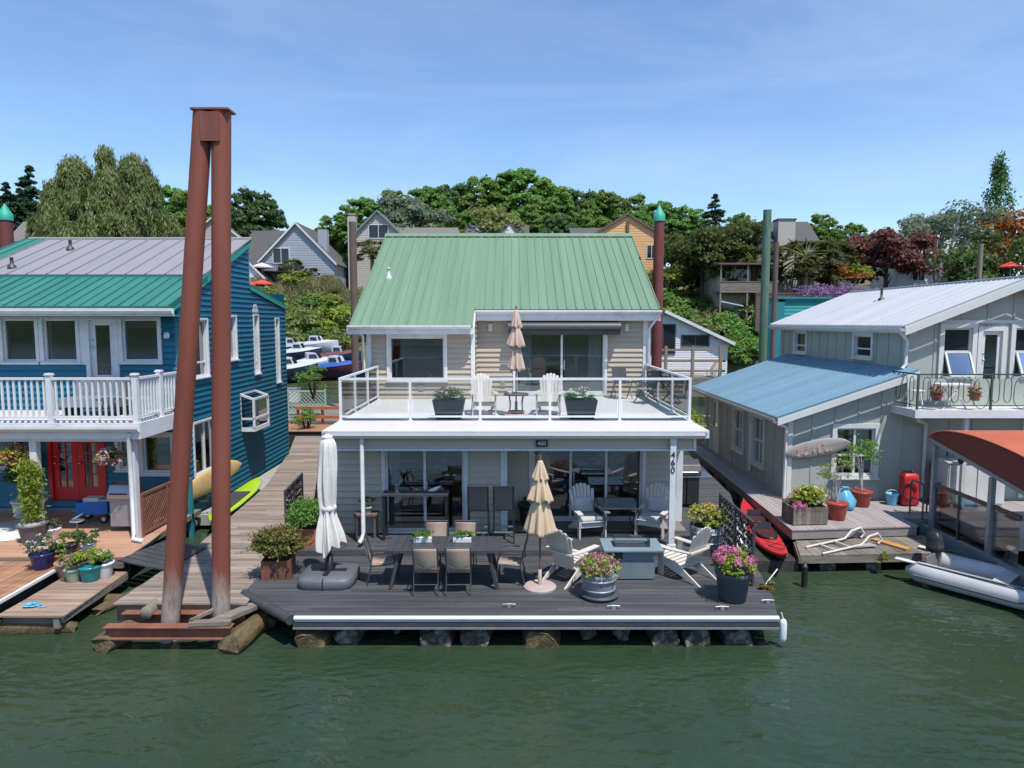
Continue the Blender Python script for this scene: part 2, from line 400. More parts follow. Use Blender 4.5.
def trunk(parent, h, r, mat=BARK, seed=1, limbs=5, spread=.35, lean=(0,0), start=.35):
    rnd = random.Random(seed); m = MB()
    top = Vector((lean[0],lean[1],h))
    pts = [Vector((0,0,-.4))] + [Vector((lean[0]*k+rnd.uniform(-.02,.02)*h, lean[1]*k+rnd.uniform(-.02,.02)*h, h*k)) for k in (.15,.35,.55,.78,1)]
    m.tube(pts, [r*1.25,r,r*.85,r*.7,r*.45,r*.15], 8)
    for i in range(limbs):
        k = start + (1-start)*.8*i/max(1,limbs-1); a = i*2.4+rnd.random()
        b = Vector((lean[0]*k, lean[1]*k, h*k)); q = h*spread*rnd.uniform(.7,1.1)
        e = b + Vector((math.cos(a)*q, math.sin(a)*q, q*rnd.uniform(.5,1.0)))
        mid = (b+e)/2 + Vector((0,0,-q*.08))
        m.tube([b,mid,e], [r*.42,r*.28,r*.08], 6)
    return m.build('trunk', mat, parent)
# ------------------------------------------------------------------ walls with openings
class Wall:
    def __init__(s, x, y, d, n):
        s.o = Vector((x,y,0)); s.d = Vector((d[0],d[1],0)).normalized(); s.n = Vector((n[0],n[1],0)).normalized()
    def p(s, a, out, z): return s.o + s.d*a + s.n*out + Vector((0,0,z))
    def box(s, m, a0, a1, o0, o1, z0, z1):
        vs = [s.p(a,o,z) for z in (z0,z1) for a,o in ((a0,o0),(a1,o0),(a1,o1),(a0,o1))]
        flip = s.d.cross(s.n).z < 0
        fs = [(0,3,2,1),(4,5,6,7),(0,1,5,4),(1,2,6,5),(2,3,7,6),(3,0,4,7)]
        m.add(vs, [f[::-1] for f in fs] if flip else fs)
    def siding(s, m, L, z0, z1, opens=(), lap=.15, dep=.045, rng=None):
        """lap boards; rng(z) -> (a0,a1) limits the wall at height z"""
        flip = s.d.cross(s.n).z < 0
        zs = {round(z0,4), round(z1,4)}
        k = math.floor(z0/lap)
        while k*lap < z1:
            if z0 < k*lap < z1: zs.add(round(k*lap,4))
            k += 1
        for o in opens:
            for z in (o[2],o[3]):
                if z0 < z < z1: zs.add(round(z,4))
        zs = sorted(zs)
        def quad(q): m.add(q, [(3,2,1,0) if flip else (0,1,2,3)])
        for za,zb in zip(zs, zs[1:]):
            if zb-za < 1e-4: continue
            zm = (za+zb)/2; cuts = sorted((o[0],o[1]) for o in opens if o[2] < zm < o[3])
            fa = (za/lap) - math.floor(za/lap+1e-6); fb = fa + (zb-za)/lap
            oa, ob = dep*(1-fa), dep*(1-fb)
            ra = rng(za) if rng else (0,L); rb = rng(zb) if rng else (0,L)
            edges = [(ra[0],rb[0])]
            for c in cuts: edges += [(c[0],c[0]),(c[1],c[1])]
            edges.append((ra[1],rb[1]))
            for (a0,b0),(a1,b1) in zip(edges[::2], edges[1::2]):
                if a1-a0 < 1e-3 and b1-b0 < 1e-3: continue
                quad([s.p(b0,ob,zb), s.p(b1,ob,zb), s.p(a1,oa,za), s.p(a0,oa,za)])
                if fa < 1e-3 and dep > 0: quad([s.p(a0,oa,za), s.p(a1,oa,za), s.p(a1,0,za), s.p(a0,0,za)])
    def window(s, parent, a0, a1, z0, z1, muntv=(), munth=(), fw=.085, frame=WHITE, glass=GLASS, name='window', sill=True, depth=.13, blind=None, curtain=None, label=None):
        m = MB()
        for b in ((a0-fw,a1+fw,z1,z1+fw),(a0-fw,a1+fw,z0-fw,z0),(a0-fw,a0,z0,z1),(a1,a1+fw,z0,z1)):
            s.box(m, b[0],b[1], -.002, .06, b[2], b[3])
        if sill: s.box(m, a0-fw-.03, a1+fw+.03, .06, .10, z0-fw+.01, z0-fw+.05)
        t = .045                                            # sash set back in the reveal
        for b in ((a0,a1,z1-t,z1),(a0,a1,z0,z0+t),(a0,a0+t,z0+t,z1-t),(a1-t,a1,z0+t,z1-t)):
            s.box(m, b[0],b[1], -depth, -.006, b[2], b[3])
        for q in muntv: s.box(m, q-.03, q+.03, -.09, -.02, z0+t, z1-t)
        for q in munth: s.box(m, a0+t, a1-t, -.088, -.022, q-.025, q+.025)
        w = m.build(name, frame, parent, label=label)
        g = MB(); g.add([s.p(a0+t,-.06,z0+t), s.p(a1-t,-.06,z0+t), s.p(a1-t,-.06,z1-t), s.p(a0+t,-.06,z1-t)], [(0,1,2,3)])
        g.build('pane', glass, w)
        if blind:
            bm = MB(); z = z1-.06; zl = z1-(z1-z0)*blind
            while z > zl:
                bm.add([s.p(a0+.03,-.16,z), s.p(a1-.03,-.16,z), s.p(a1-.03,-.19,z-.035), s.p(a0+.03,-.19,z-.035)], [(0,1,2,3)]); z -= .04
            bm.build('blind', INTL, w)
        if curtain:
            for c0,c1 in curtain:
                cm = MB(); n = 14; vs = []
                for i in range(n+1):
                    a = c0+(c1-c0)*i/n; o = -.22+.035*math.sin(i*2.1)
                    vs += [s.p(a,o,z0+.03), s.p(a,o,z1-.03)]
                cm.add(vs, [(2*i,2*i+2,2*i+3,2*i+1) for i in range(n)], True)
                cm.build('curtain', INTL, w)
        return w
INTL = pm('pale_curtain', (.55,.53,.5), .9, .05, 3)

def roof_panel(m, ribs, x0, x1, e, r, th=.05, sp=.27, rh=.035, rw=.03):
    """sheet from eave point e=(y,z) up to r=(y,z) between x0 and x1, with standing ribs in a second builder"""
    d = Vector((0, r[0]-e[0], r[1]-e[1])); n = Vector((0,-d.z,d.y)).normalized()
    if n.z < 0: n = -n
    a = [Vector((x0,*e)), Vector((x1,*e)), Vector((x1,*r)), Vector((x0,*r))]
    m.prism(a, -n*th) if True else None
    k = int(round((x1-x0)/sp)); 
    for i in range(k+1):
        x = x0+.012+(x1-x0-.024)*i/k
        o = n*(rh/2-.004)
        ribs.bar(Vector((x,*e))+o, Vector((x,*r))+o, rw, rh, up=n)

def boards(m, poly, z, w=.14, gap=.008, th=.03, axis='x', seglen=(2,4.5), seed=1, zf=None):
    """deck boards laid along the axis, cut to the polygon; each board its own island"""
    rnd = random.Random(seed)
    q = [(p[0],p[1]) if axis == 'x' else (p[1],p[0]) for p in poly]
    def span(y):
        xs = []
        for (x0,y0),(x1,y1) in zip(q, q[1:]+q[:1]):
            if (y0 <= y < y1) or (y1 <= y < y0): xs.append(x0+(x1-x0)*(y-y0)/(y1-y0))
        return (min(xs), max(xs)) if len(xs) >= 2 else None
    y = min(p[1] for p in q); ye = max(p[1] for p in q)
    while y < ye-.01:
        y1 = min(y+w-gap, ye); a = span(y+.002); b = span(y1-.002)
        if a and b:
            L = a[1]-a[0]; cuts = [0.0]
            c = rnd.uniform(.4,seglen[1])
            while c < L-.4: cuts.append(c/L); c += rnd.uniform(*seglen)
            cuts.append(1.0)
            for f0,f1 in zip(cuts, cuts[1:]):
                e0 = .003/L if f0 > 0 else 0; e1 = .003/L if f1 < 1 else 0
                xa0,xa1 = a[0]+(a[1]-a[0])*(f0+e0), a[0]+(a[1]-a[0])*(f1-e1)
                xb0,xb1 = b[0]+(b[1]-b[0])*(f0+e0), b[0]+(b[1]-b[0])*(f1-e1)
                dz = rnd.uniform(-.003,.003)
                pts = [(xa0,y),(xa1,y),(xb1,y1),(xb0,y1)]
                if axis == 'y': pts = [(p[1],p[0]) for p in pts][::-1]
                m.prism([(p[0],p[1],z-th) for p in pts], (0,0,th+dz))
        y += w

def text(name, s, loc, size, mat, parent=None, rot=(R(90),0,0), ext=.006, align='CENTER', line=1.0):
    c = bpy.data.curves.new(name,'FONT'); c.body = s; c.size = size; c.extrude = ext; c.align_x = align; c.align_y = 'CENTER'; c.space_line = line
    c.materials.append(mat)
    o = bpy.data.objects.new(name, c); COL.objects.link(o); bpy.context.view_layer.update()
    me = bpy.data.meshes.new_from_object(o.evaluated_get(bpy.context.evaluated_depsgraph_get())); bpy.data.objects.remove(o)
    o = bpy.data.objects.new(name, me); COL.objects.link(o)
    org = ORG.get(parent.name, Vector((0,0,0))) if parent else Vector((0,0,0))
    o.location = Vector(loc)-org; o.rotation_euler = rot
    if parent: o.parent = parent; ORG[o.name] = org
    return o

# ------------------------------------------------------------------ water
def water_mat():
    m,t,out = nt('river_water')
    b = N(t,'ShaderNodeBsdfPrincipled', Roughness=.03, IOR=1.35)
    tc = N(t,'ShaderNodeTexCoord')
    nn = N(t,'ShaderNodeTexNoise', Scale=.22, Detail=3.0); t.links.new(tc.outputs['Object'], nn.inputs['Vector'])
    c = ramp(t, nn.outputs[0], [(.3,(.021,.041,.022)),(.7,(.037,.059,.033))])
    t.links.new(c, b.inputs['Base Color'])
    mp = N(t,'ShaderNodeMapping'); mp.inputs['Scale'].default_value = (1.0,1.75,1); mp.inputs['Rotation'].default_value = (0,0,R(14)); t.links.new(tc.outputs['Object'], mp.inputs[0])
    a1 = N(t,'ShaderNodeTexNoise', Scale=1.15, Detail=2.0); a2 = N(t,'ShaderNodeTexNoise', Scale=4.6, Detail=2.5, Distortion=.4); a3 = N(t,'ShaderNodeTexNoise', Scale=.2, Detail=3.0)
    for a in (a1,a2,a3): t.links.new(mp.outputs[0], a.inputs['Vector'])
    # calm and ruffled patches
    pr = N(t,'ShaderNodeMapRange'); pr.inputs[1].default_value=.35; pr.inputs[2].default_value=.65; pr.inputs[3].default_value=.12; pr.inputs[4].default_value=1.25
    t.links.new(a3.outputs[0], pr.inputs[0])
    s1 = N(t,'ShaderNodeMath', operation='MULTIPLY'); t.links.new(a2.outputs[0], s1.inputs[0]); t.links.new(pr.outputs[0], s1.inputs[1])
    s2 = N(t,'ShaderNodeMath', operation='MULTIPLY_ADD'); t.links.new(a1.outputs[0], s2.inputs[0]); s2.inputs[1].default_value = 2.0; t.links.new(s1.outputs[0], s2.inputs[2])
    bp = N(t,'ShaderNodeBump', Strength=1.0, Distance=.026); t.links.new(s2.outputs[0], bp.inputs['Height']); t.links.new(bp.outputs[0], b.inputs['Normal'])
    t.links.new(b.outputs[0], out.inputs[0]); return m
w = MB(); w.add([(-450,-220,0),(450,-220,0),(450,95,0),(-450,95,0)], [(0,1,2,3)])
tag(w.build('water', water_mat()), kind='structure')

# ------------------------------------------------------------------ main floating home
D0, D1 = .56, .68          # front deck, raised step
UZ = 3.14                  # upper deck
H = thing('floating_home', 'beige two storey floating home with a green metal roof and a glass railed upper deck', 'house', (0,15,.6), world=True)
w1 = Wall(-4.15,15.0,(1,0),(0,-1)); L1 = 4.02
w1b = Wall(-.13,15.0,(0,1),(1,0))
w2 = Wall(-.13,15.9,(1,0),(0,-1)); L2 = 4.13
m = MB()
oA = (1.33,3.08,.74,2.68); oB = (.62,3.2,.74,2.68)
w1.siding(m, L1, .62, 2.95, [oA]); w1b.siding(m, .9, .62, 2.95); w2.siding(m, L2, .62, 2.95, [oB])
Wall(-4.15,31,(0,-1),(-1,0)).siding(m, 16, .62, 3.0); Wall(4.0,15.9,(0,1),(1,0)).siding(m, 15.1, .62, 3.0)
Wall(4.0,31,(-1,0),(0,1)).siding(m, 8.15, .62, 5.0)
m.build('lower_wall', TAUPE, H)
# upper walls
RY = 25.6; SL = (P(512,235.5,RY).z-5.33)/(RY-19.65)
def roofz(y): return 5.33+(y-19.65)*SL
u1 = Wall(-4.2,20.0,(1,0),(0,-1)); u2 = Wall(-1.1,20.85,(1,0),(0,-1))
oC = (.62,2.22,3.72,4.96); oD = (1.22,3.92,UZ+.1,5.06)
m = MB()
u1.siding(m, 3.1, UZ, 5.42, [oC]); Wall(-1.1,20.0,(0,1),(1,0)).siding(m, .85, UZ, 5.45); u2.siding(m, 5.2, UZ, 5.95, [oD])
def grng(off, yb, ridge=RY, zr=roofz(RY)-.06):
    def f(z):
        lo = 0 if z < roofz(yb)-.05 else (z-(roofz(yb)-.05))/SL
        hi = 31-yb if z < 5.0 else (ridge-yb) + (zr-z)/.60
        return (lo, min(hi,31-yb)) if lo < hi else (ridge-yb, ridge-yb)
    return f
gl = grng(0,20.0)
Wall(-4.2,20,(0,1),(-1,0)).siding(m, 11, 2.95, roofz(RY)-.1, rng=gl)
gr_ = grng(0,20.85)
Wall(4.1,20.85,(0,1),(1,0)).siding(m, 10.15, 2.95, roofz(RY)-.1, rng=gr_)
m.build('upper_wall', BEIGE, H)
# white corner boards
m = MB()
for x0,x1,y0,y1,za,zb in ((-4.19,-4.05,14.955,15.0,.62,2.7),(-.25,-.13,14.955,15.0,.62,2.7),(-.13,-.105,14.958,15.06,.62,2.7),(3.88,4.03,15.855,15.9,.62,2.7),
                        (-4.25,-4.12,19.955,20.0,UZ,5.36),(-1.2,-1.08,19.955,20.02,UZ,5.42),(3.99,4.13,20.8,20.85,UZ,5.7)):
    m.box(x0,x1,y0,y1,za,zb)
m.build_each('corner_trim', WHITE, H)
# inside: floors, back partitions
m = MB(); m.box(-4.1,3.95,15.1,30.9,.63,.7); m.box(-4.1,3.95,19.9,30.9,3.0,3.12)
m.build_each('interior_floor', INTF, H)
m = MB(); m.box(-4.1,3.95,20.5,20.6,.7,2.95); m.box(-4.1,4.0,24.6,24.7,3.12,7.9); m.box(-1.2,-1.12,20.2,24.6,3.12,5.35); m.box(-4.08,3.93,15.95,20.4,2.79,2.83)
m.build('interior_wall', INTW, H)
# sliding doors and window
d = w1.window(H, 1.33,3.08,.74,2.68, muntv=(2.2,), name='sliding_door', sill=False, curtain=[(1.38,1.62)]);
g = MB(); w1.box(g, 2.24,2.27,-.02,.03,1.5,1.85); g.build('handle', CHROME, d)
d = w2.window(H, .62,3.2,.74,2.68, muntv=(1.52,2.36), name='sliding_door', sill=False)
g = MB(); w2.box(g, 1.58,1.61,-.02,.03,1.5,1.85); g.build('handle', CHROME, d)
u1.window(H, *oC, name='window', blind=.18)
d = u2.window(H, *oD, muntv=(2.62,), name='sliding_door', sill=False, blind=None, curtain=[(1.28,1.7),(3.45,3.86)])
g = MB(); u2.box(g, 2.68,2.71,-.02,.03,3.95,4.25); g.build('handle', CHROME, d)
# furniture glimpsed inside
s_ = thing('sofa', 'dark grey sofa inside behind the wide lower sliding doors', 'sofa', (1.9,18.6,.7))
m = MB(); m.box(-1.1,1.1,-.4,.4,.12,.45); m.build('seat', SLATE, s_, bevel=.04)
m = MB(); m.box(-1.1,1.1,.4,.62,.12,.9); m.build('backrest', SLATE, s_, bevel=.04)
for x in (-1.22,1.1):
    m = MB(); m.box(x,x+.12,-.4,.62,.1,.65); m.build('armrest', SLATE, s_, bevel=.03)
# awning cassette over the upper doors
a = MB(); a.loft([[Vector((x, 20.6+.20*math.cos(t)*1.0, 5.24+.17*math.sin(t))) for t in [2*math.pi*i/14 for i in range(14)]] for x in (-.12,3.25)], caps=True)
aw = a.build('awning', CHAR, H)
a = MB(); a.box(-.08,3.21,20.36,20.42,5.02,5.12); a.build('valance', BLACK, aw)
for x in (-.72,3.42):
    a = MB(); a.box(x,x+.13,20.75,20.85,5.12,5.34); l = a.build('wall_lamp', CREAM, H, bevel=.01)
# roof
m = MB(); rb = MB()
roof_panel(m, rb, -4.65,-1.12, (19.55,roofz(19.55)), (RY,roofz(RY)))
roof_panel(m, rb, -1.115,4.42, (20.48,roofz(20.48)), (RY,roofz(RY)))
zb_ = 4.75
roof_panel(m, rb, -4.65,4.42, (31.35,zb_), (RY+.003,roofz(RY)-.002))
rf = m.build('roof', ROOFG, H); rb.build('rib', ROOFG, rf)
m = MB(); m.prism([(-4.67,RY-.2,roofz(RY-.2)+.045),(-4.67,RY,roofz(RY)+.06),(-4.67,RY+.2,roofz(RY-.2)+.035),(-4.67,RY+.2,roofz(RY-.2)+.055),(-4.67,RY,roofz(RY)+.085),(-4.67,RY-.2,roofz(RY-.2)+.06)], (9.11,0,0)); m.build('ridge_cap', ROOFG, rf)
m = MB(); vx,vy = -4.0,22.4; m.lathe([(.1,-.05),(.09,.06),(.05,.1),(.05,.28),(.075,.3),(.0,.34)], (vx,vy,roofz(vy)), 10); m.build('roof_vent', WHITE, rf)
# fascia boards, gutters and barge trim
m = MB()
m.box(-4.72,-1.13,19.57,19.62,5.05,5.235); m.prism([(-1.13,19.622,5.05),(-1.13,20.50,5.46),(-1.13,20.50,roofz(20.5)-.07),(-1.13,19.622,roofz(19.62)-.07)],(.05,0,0)); m.box(-1.07,4.44,20.50,20.56,5.44,roofz(20.5)-.06)
for x in (-4.66,4.38):
    ys = 19.6 if x < 0 else 20.55
    z0_ = roofz(ys)-.055; z1_ = roofz(RY)-.055
    m.prism([(x,ys,z0_-.2),(x,RY,z1_-.2),(x,RY,z1_),(x,ys,z0_)], (.05,0,0))
    m.prism([(x,RY,z1_-.2),(x,31.3,zb_-.24),(x,31.3,zb_-.06),(x,RY,z1_)], (.05,0,0))
m.build_each('fascia', WHITE, H)
m = MB(); m.box(-4.72,-1.16,19.62,20.0,5.1,5.14); m.box(-1.06,4.38,20.57,20.85,5.46,5.5); m.build_each('soffit', WHITE, H)
def gutter(m, x0, x1, y, z, s=.12):
    m.prism([(x0,y,z),(x0,y-s*.55,z),(x0,y-s,z+s*.55),(x0,y-s,z+s),(x0,y-s+.012,z+s),(x0,y-s+.012,z+s*.5),(x0,y-s*.5,z+.012),(x0,y,z+.012)], (x1-x0,0,0))
m = MB(); gutter(m,-4.69,-1.16,19.57,5.20,.11); gutter(m,-1.1,4.46,20.50,roofz(20.5)-.16,.12); m.build_each('gutter', WHITE, H)
m = MB(); m.tube([(4.38,20.44,5.62),(4.30,20.6,5.45),(4.16,20.72,5.2),(4.16,20.76,3.2)], .04, 8); m.tube([(-4.5,19.55,5.2),(-4.33,19.85,5.0),(-4.3,19.92,3.2)], .04, 8); m.build_each('downspout', WHITE, H)
# vent on roof side, wall outlet box
m = MB(); m.box(-2.75,-2.6,19.95,19.985,3.4,3.55); m.box(-.35,-.22,20.8,20.835,3.42,3.6); m.build_each('outlet_cover', GALV, H)
# upper deck slab, beam, gutter
bal = MB(); bal.box(-3.97,4.12,14.1,19.99,2.98,UZ); bal.box(-1.08,4.12,19.99,20.84,2.98,UZ)
bal = bal.build('balcony', MEMB, H)
m = MB()
fw = Wall(-3.72,14.24,(1,0),(0,-1)); fw.siding(m, 7.56, 2.74, 2.985, lap=.105, dep=.02)
Wall(3.84,14.24,(0,1),(1,0)).siding(m, 1.66, 2.74, 2.985, lap=.105, dep=.02); Wall(-3.72,15.0,(0,-1),(-1,0)).siding(m, .76, 2.74, 2.985, lap=.105, dep=.02)
m.box(-3.71,3.83,14.25,14.4,2.74,2.97)
m.build('fascia_siding', TAUPE, bal)
m = MB(); m.box(-3.76,3.88,14.18,14.42,2.70,2.738); m.box(3.82,3.875,14.19,14.22,2.75,2.98); m.build_each('fascia_trim', WHITE, bal)
m = MB(); gutter(m,-3.86,4.0,14.1,2.985,.125); m.box(-3.93,4.08,14.04,14.099,3.112,3.146); m.build('gutter', WHITEW, bal)
m = MB(); m.box(-3.7,3.82,14.43,15.85,2.745,2.78); m.build('porch_ceiling', WHITE, bal)
# railing
rail = MB(); YR = 15.55; XL,XR = -3.93,4.07; top = 4.13
rail.box(XL-.03,XR+.03,YR-.03,YR+.03,top-.05,top)
rail.box(XL-.03,XL+.03,YR+.03,19.93,top-.05,top); rail.box(XR-.03,XR+.03,YR+.03,20.78,top-.05,top)
rail.box(XL,XR,YR-.02,YR+.02,UZ+.08,UZ+.12)
rail.box(XL-.02,XL+.02,YR+.02,19.93,UZ+.08,UZ+.12); rail.box(XR-.02,XR+.02,YR+.02,20.78,UZ+.08,UZ+.12)
rl = rail.build('railing', WHITEW, H)
fx = [XL+(XR-XL)*i/5 for i in range(6)]
posts = [(x,YR) for x in fx] + [(XL,17.0),(XL,18.5),(XL,19.9)] + [(XR,17.25),(XR,18.95),(XR,20.75)]
for x,y in posts:
    m = MB(); m.box(x-.028,x+.028,y-.028,y+.028,UZ+.002,top-.051); m.box(x-.06,x+.06,y-.06,y+.06,UZ+.001,UZ+.014); m.build('post', WHITEW, rl)
def gpanel(a, b):
    a=Vector(a); b=Vector(b); d=(b-a).normalized(); m=MB()
    m.bar(a+d*.06+Vector((0,0,.5)), b-d*.06+Vector((0,0,.5)), .008, .78); m.build('glass_panel', GLASSR, rl)
for i in range(5): gpanel((fx[i],YR,UZ+.06),(fx[i+1],YR,UZ+.06))
for x,ys in ((XL,(YR,17.0,18.5,19.9)),(XR,(YR,17.25,18.95,20.75))):
    for y0,y1 in zip(ys,ys[1:]): gpanel((x,y0,UZ+.06),(x,y1,UZ+.06))
# porch post with house number, downspout, plaque
m = MB(); m.box(3.31,3.43,14.07,14.17,D1,2.98); m.box(3.28,3.46,14.04,14.2,D1,D1+.03)
pst = m.build('porch_post', WHITE, H)
text('number_text', '4\n6\n0', (3.365,14.062,2.47), .19, BLACK, pst, line=.86)
m = MB(); m.box(3.62,3.72,15.2,15.3,D1,2.7); m.build('porch_post', WHITE, H)
m = MB(); m.tube([(-3.14,14.12,3.0),(-3.14,14.1,2.9),(-3.14,14.1,.95),(-3.16,14.05,.85),(-3.21,13.98,.78)], .045, 10); m.build('downspout', WHITE, H)
m = MB(); m.box(.50,.75,14.16,14.18,2.79,2.93); pq = m.build('number_plaque', BLACK, H)
text('number_text', '460', (.625,14.157,2.86), .12, WHITE, pq, ext=.003)
# under floor
m = MB(); m.box(-4.1,3.95,15.05,30.9,.25,.62); m.build('floor_frame', DARKW, H)

# ------------------------------------------------------------------ main float deck
DK = thing('float_deck', 'dark charcoal board deck floating on logs in front of the beige home', 'deck', (0,12,.5), world=True)
front = [(-4.82,12.02),(-3.62,10.92),(4.40,10.92),(4.62,11.7),(4.95,13.8),(-4.86,13.8)]
back = [(-4.86,13.8),(4.95,13.8),(6.02,18.5),(6.35,24),(-4.4,24),(-4.4,15.2),(-4.86,15.0)]
m = MB(); boards(m, front, D0, w=.142, seed=3); boards(m, back, D1, w=.142, seed=4); m.build('deck_board', DECKD, DK)
m = MB(); m.prism([(x,y,D0-.19) for x,y in [(-4.79,12.04),(-3.6,10.95),(4.38,10.95),(4.6,11.7),(4.92,13.8),(-4.83,13.8)]], (0,0,.158))
m.prism([(x,y,.25) for x,y in [(-4.8,13.85),(4.9,13.85),(5.97,18.5),(6.3,24),(-4.35,24)]], (0,0,.39)); 
m.build('deck_frame', DARKW, DK)
m = MB(); m.box(-4.86,4.95,13.786,13.81,D0,D1-.032); m.build('step_riser', DECKD, DK)
m = MB(); m.tube([(-3.60,10.89,D0-.035),(4.41,10.89,D0-.035)], .036, 10); m.box(-3.60,4.41,10.895,10.93,D0-.1,D0-.004); m.build('edge_bumper', WHITEW, DK)
m = MB(); m.box(-3.62,4.42,10.885,10.945,.385,.455); m.tube([(-4.86,12.0,D0-.07),(-3.66,10.9,D0-.07)], .085, 10); m.build('rub_rail', CHAR, DK)
m = MB(); m.box(-3.62,4.42,10.87,10.94,.34,.372); m.build('edge_trim', GALV, DK)
rnd = random.Random(5)
for x,r,y0,mt in ((-3.38,.31,10.92,LOGY),(-2.77,.24,11.05,LOG),(-1.98,.12,11.2,LOG),(-1.28,.30,10.98,LOG),(-.62,.27,11.0,LOG),(.47,.36,10.93,LOGY),(1.30,.16,11.1,LOG),(1.85,.16,11.1,LOG),(2.58,.27,11.0,LOG),(3.12,.25,10.98,LOG),(3.80,.29,11.02,LOG),(-4.35,.2,11.6,LOG)):
    m = MB(); m.log((x,y0,.33-r),(x+rnd.uniform(-.1,.1),y0+3,.34-r),r,seed=int(x*100),n=22); m.build('float_log', mt, DK)
m = MB(); m.box(4.42,6.2,14.4,23.8,-.1,.24); m.build('float_beam', DARKW, DK)
# fender and cleats
for cx,cy in ((-.05,11.25),(1.72,11.18),(3.55,11.15),(4.42,11.42)):
    m = MB(); m.tube([(-.11,0,.045),(0,0,.055),(.11,0,.045)], .014, 6); m.box(-.03,.03,-.025,.025,0,.05)
    o = m.build('mooring_cleat', GALV); o.location = (cx,cy,D0+.002)
    tag(o, {-.05:'metal cleat on the dark deck edge in front of the dining table',1.72:'metal cleat on the deck edge below the rose flower barrel',3.55:'metal cleat on the deck edge below the dark hydrangea pot',4.42:'metal cleat at the right front corner of the dark deck'}[cx], 'cleat', 'cleats on the dark deck')
m = MB(); m.lathe([(.01,-.36),(.05,-.33),(.062,-.27),(.062,-.02),(.045,.03),(.015,.05)], n=14); m.tube([(0,0,.05),(-.03,.02,.15)],.01,5)
o = m.build('boat_fender', WHITEW); o.location=(4.5,10.93,.45); tag(o,'white rubber fender hanging at the right front deck corner','fender')
# ------------------------------------------------------------------ walkway between the houses
m = MB()
WALK = [(-6.95,11.5),(-4.62,11.5),(-4.9,14),(-5.3,17.8),(-6.6,23),(-7.9,29),(-9.3,29),(-8.35,25.2),(-7.35,20),(-6.85,14)]
boards(m, WALK, .52, w=.15, seed=8, seglen=(1.6,3)); tag(m.build('boardwalk', DECKW), kind='structure')
m = MB(); m.prism([(x+.06*(1 if x<-6.2 else -1),y,.2) for x,y in WALK], (0,0,.28)); tag(m.build('boardwalk_frame', DARKW), kind='structure')
m = MB(); boards(m, [(-34,29.1),(34,29.1),(34,31.4),(-34,31.4)], .72, w=.16, axis='y', seed=9); tag(m.build('marina_boardwalk', DECKR), kind='structure')
m = MB(); m.box(-34,34,29.15,31.35,.1,.68); tag(m.build('marina_boardwalk_frame', DARKW), kind='structure')

# ------------------------------------------------------------------ twin steel pile and its cradle
TP = thing('mooring_pile', 'tall rust brown twin steel pile joined under a flat cap plate', 'mooring pile', (-5.4,11.4,0), world=True)
pl = ((Vector((-5.98,11.22,-1.2)), Vector((-4.93,11.25,8.74))), (Vector((-5.10,11.42,-1.2)), Vector((-4.64,11.25,8.74))))
RUSTP = None
def rust_band():
    m,t,out = nt('pile_steel'); b = N(t,'ShaderNodeBsdfPrincipled', Roughness=.72)
    tc = N(t,'ShaderNodeTexCoord'); sx = N(t,'ShaderNodeSeparateXYZ'); t.links.new(tc.outputs['Object'], sx.inputs[0])
    n1 = N(t,'ShaderNodeTexNoise', Scale=5.0, Detail=8.0, Roughness=.7); n2 = N(t,'ShaderNodeTexNoise', Scale=1.4, Detail=5.0)
    mp = N(t,'ShaderNodeMapping'); mp.inputs['Scale'].default_value=(1,1,.22); t.links.new(tc.outputs['Object'], mp.inputs[0])
    for n in (n1,n2): t.links.new(mp.outputs[0], n.inputs['Vector'])
    c1 = ramp(t, n2.outputs[0], [(.3,(.185,.047,.028)),(.7,(.27,.08,.048))])
    st = ramp(t, n1.outputs[0], [(.5,(0,0,0)),(.75,(.45,)*3)]); c1 = mixc(t, st, c1, (.27,.095,.065))
    z = N(t,'ShaderNodeMath', operation='MULTIPLY_ADD'); t.links.new(n1.outputs[0], z.inputs[0]); z.inputs[1].default_value = -1.6; t.links.new(sx.outputs[2], z.inputs[2])
    f = N(t,'ShaderNodeMapRange'); f.inputs[1].default_value = -.15; f.inputs[2].default_value = .45; f.inputs[3].default_value = 1; f.inputs[4].default_value = 0; t.links.new(z.outputs[0], f.inputs[0])
    sc_ = ramp(t, n1.outputs[0], [(.35,(.26,.15,.11)),(.52,(.38,.31,.27)),(.68,(.16,.10,.075))])
    c = mixc(t, f.outputs[0], c1, sc_); t.links.new(c, b.inputs['Base Color'])
    bp = N(t,'ShaderNodeBump', Strength=.3, Distance=.02); t.links.new(n1.outputs[0], bp.inputs['Height']); t.links.new(bp.outputs[0], b.inputs['Normal'])
    t.links.new(b.outputs[0], out.inputs[0]); return m
PST = rust_band()
for a,b in pl:
    m = MB(); n=10; m.tube([a.lerp(b,i/n) for i in range(n+1)], .150, 20); m.build('steel_pile', PST, TP)
m = MB(); m.box(-4.92,-4.62,11.085,11.12,8.25,8.7); m.build('gusset_plate', RUST, TP)
m = MB(); m.box(-5.07,-4.47,11.09,11.41,8.735,8.765); m.build('cap_plate', RUST, TP)
CR = thing('pile_cradle', 'low rusty steel beam cradle round the foot of the twin pile', 'cradle', (-5.5,11.2,.2), world=True)
for y,z in ((10.88,.3),(11.42,.3)):
    m = MB(); x0,x1 = -6.72,-4.62
    m.box(x0,x1,y-.09,y+.09,z+.09,z+.105); m.box(x0,x1,y-.09,y+.09,z-.105,z-.09); m.box(x0,x1,y-.01,y+.01,z-.089,z+.089); m.build('steel_beam', pm('orange_rust_beam',(.22,.085,.05),.75,.3,4,stain=(.12,.06,.045),stain_amt=.6), CR)
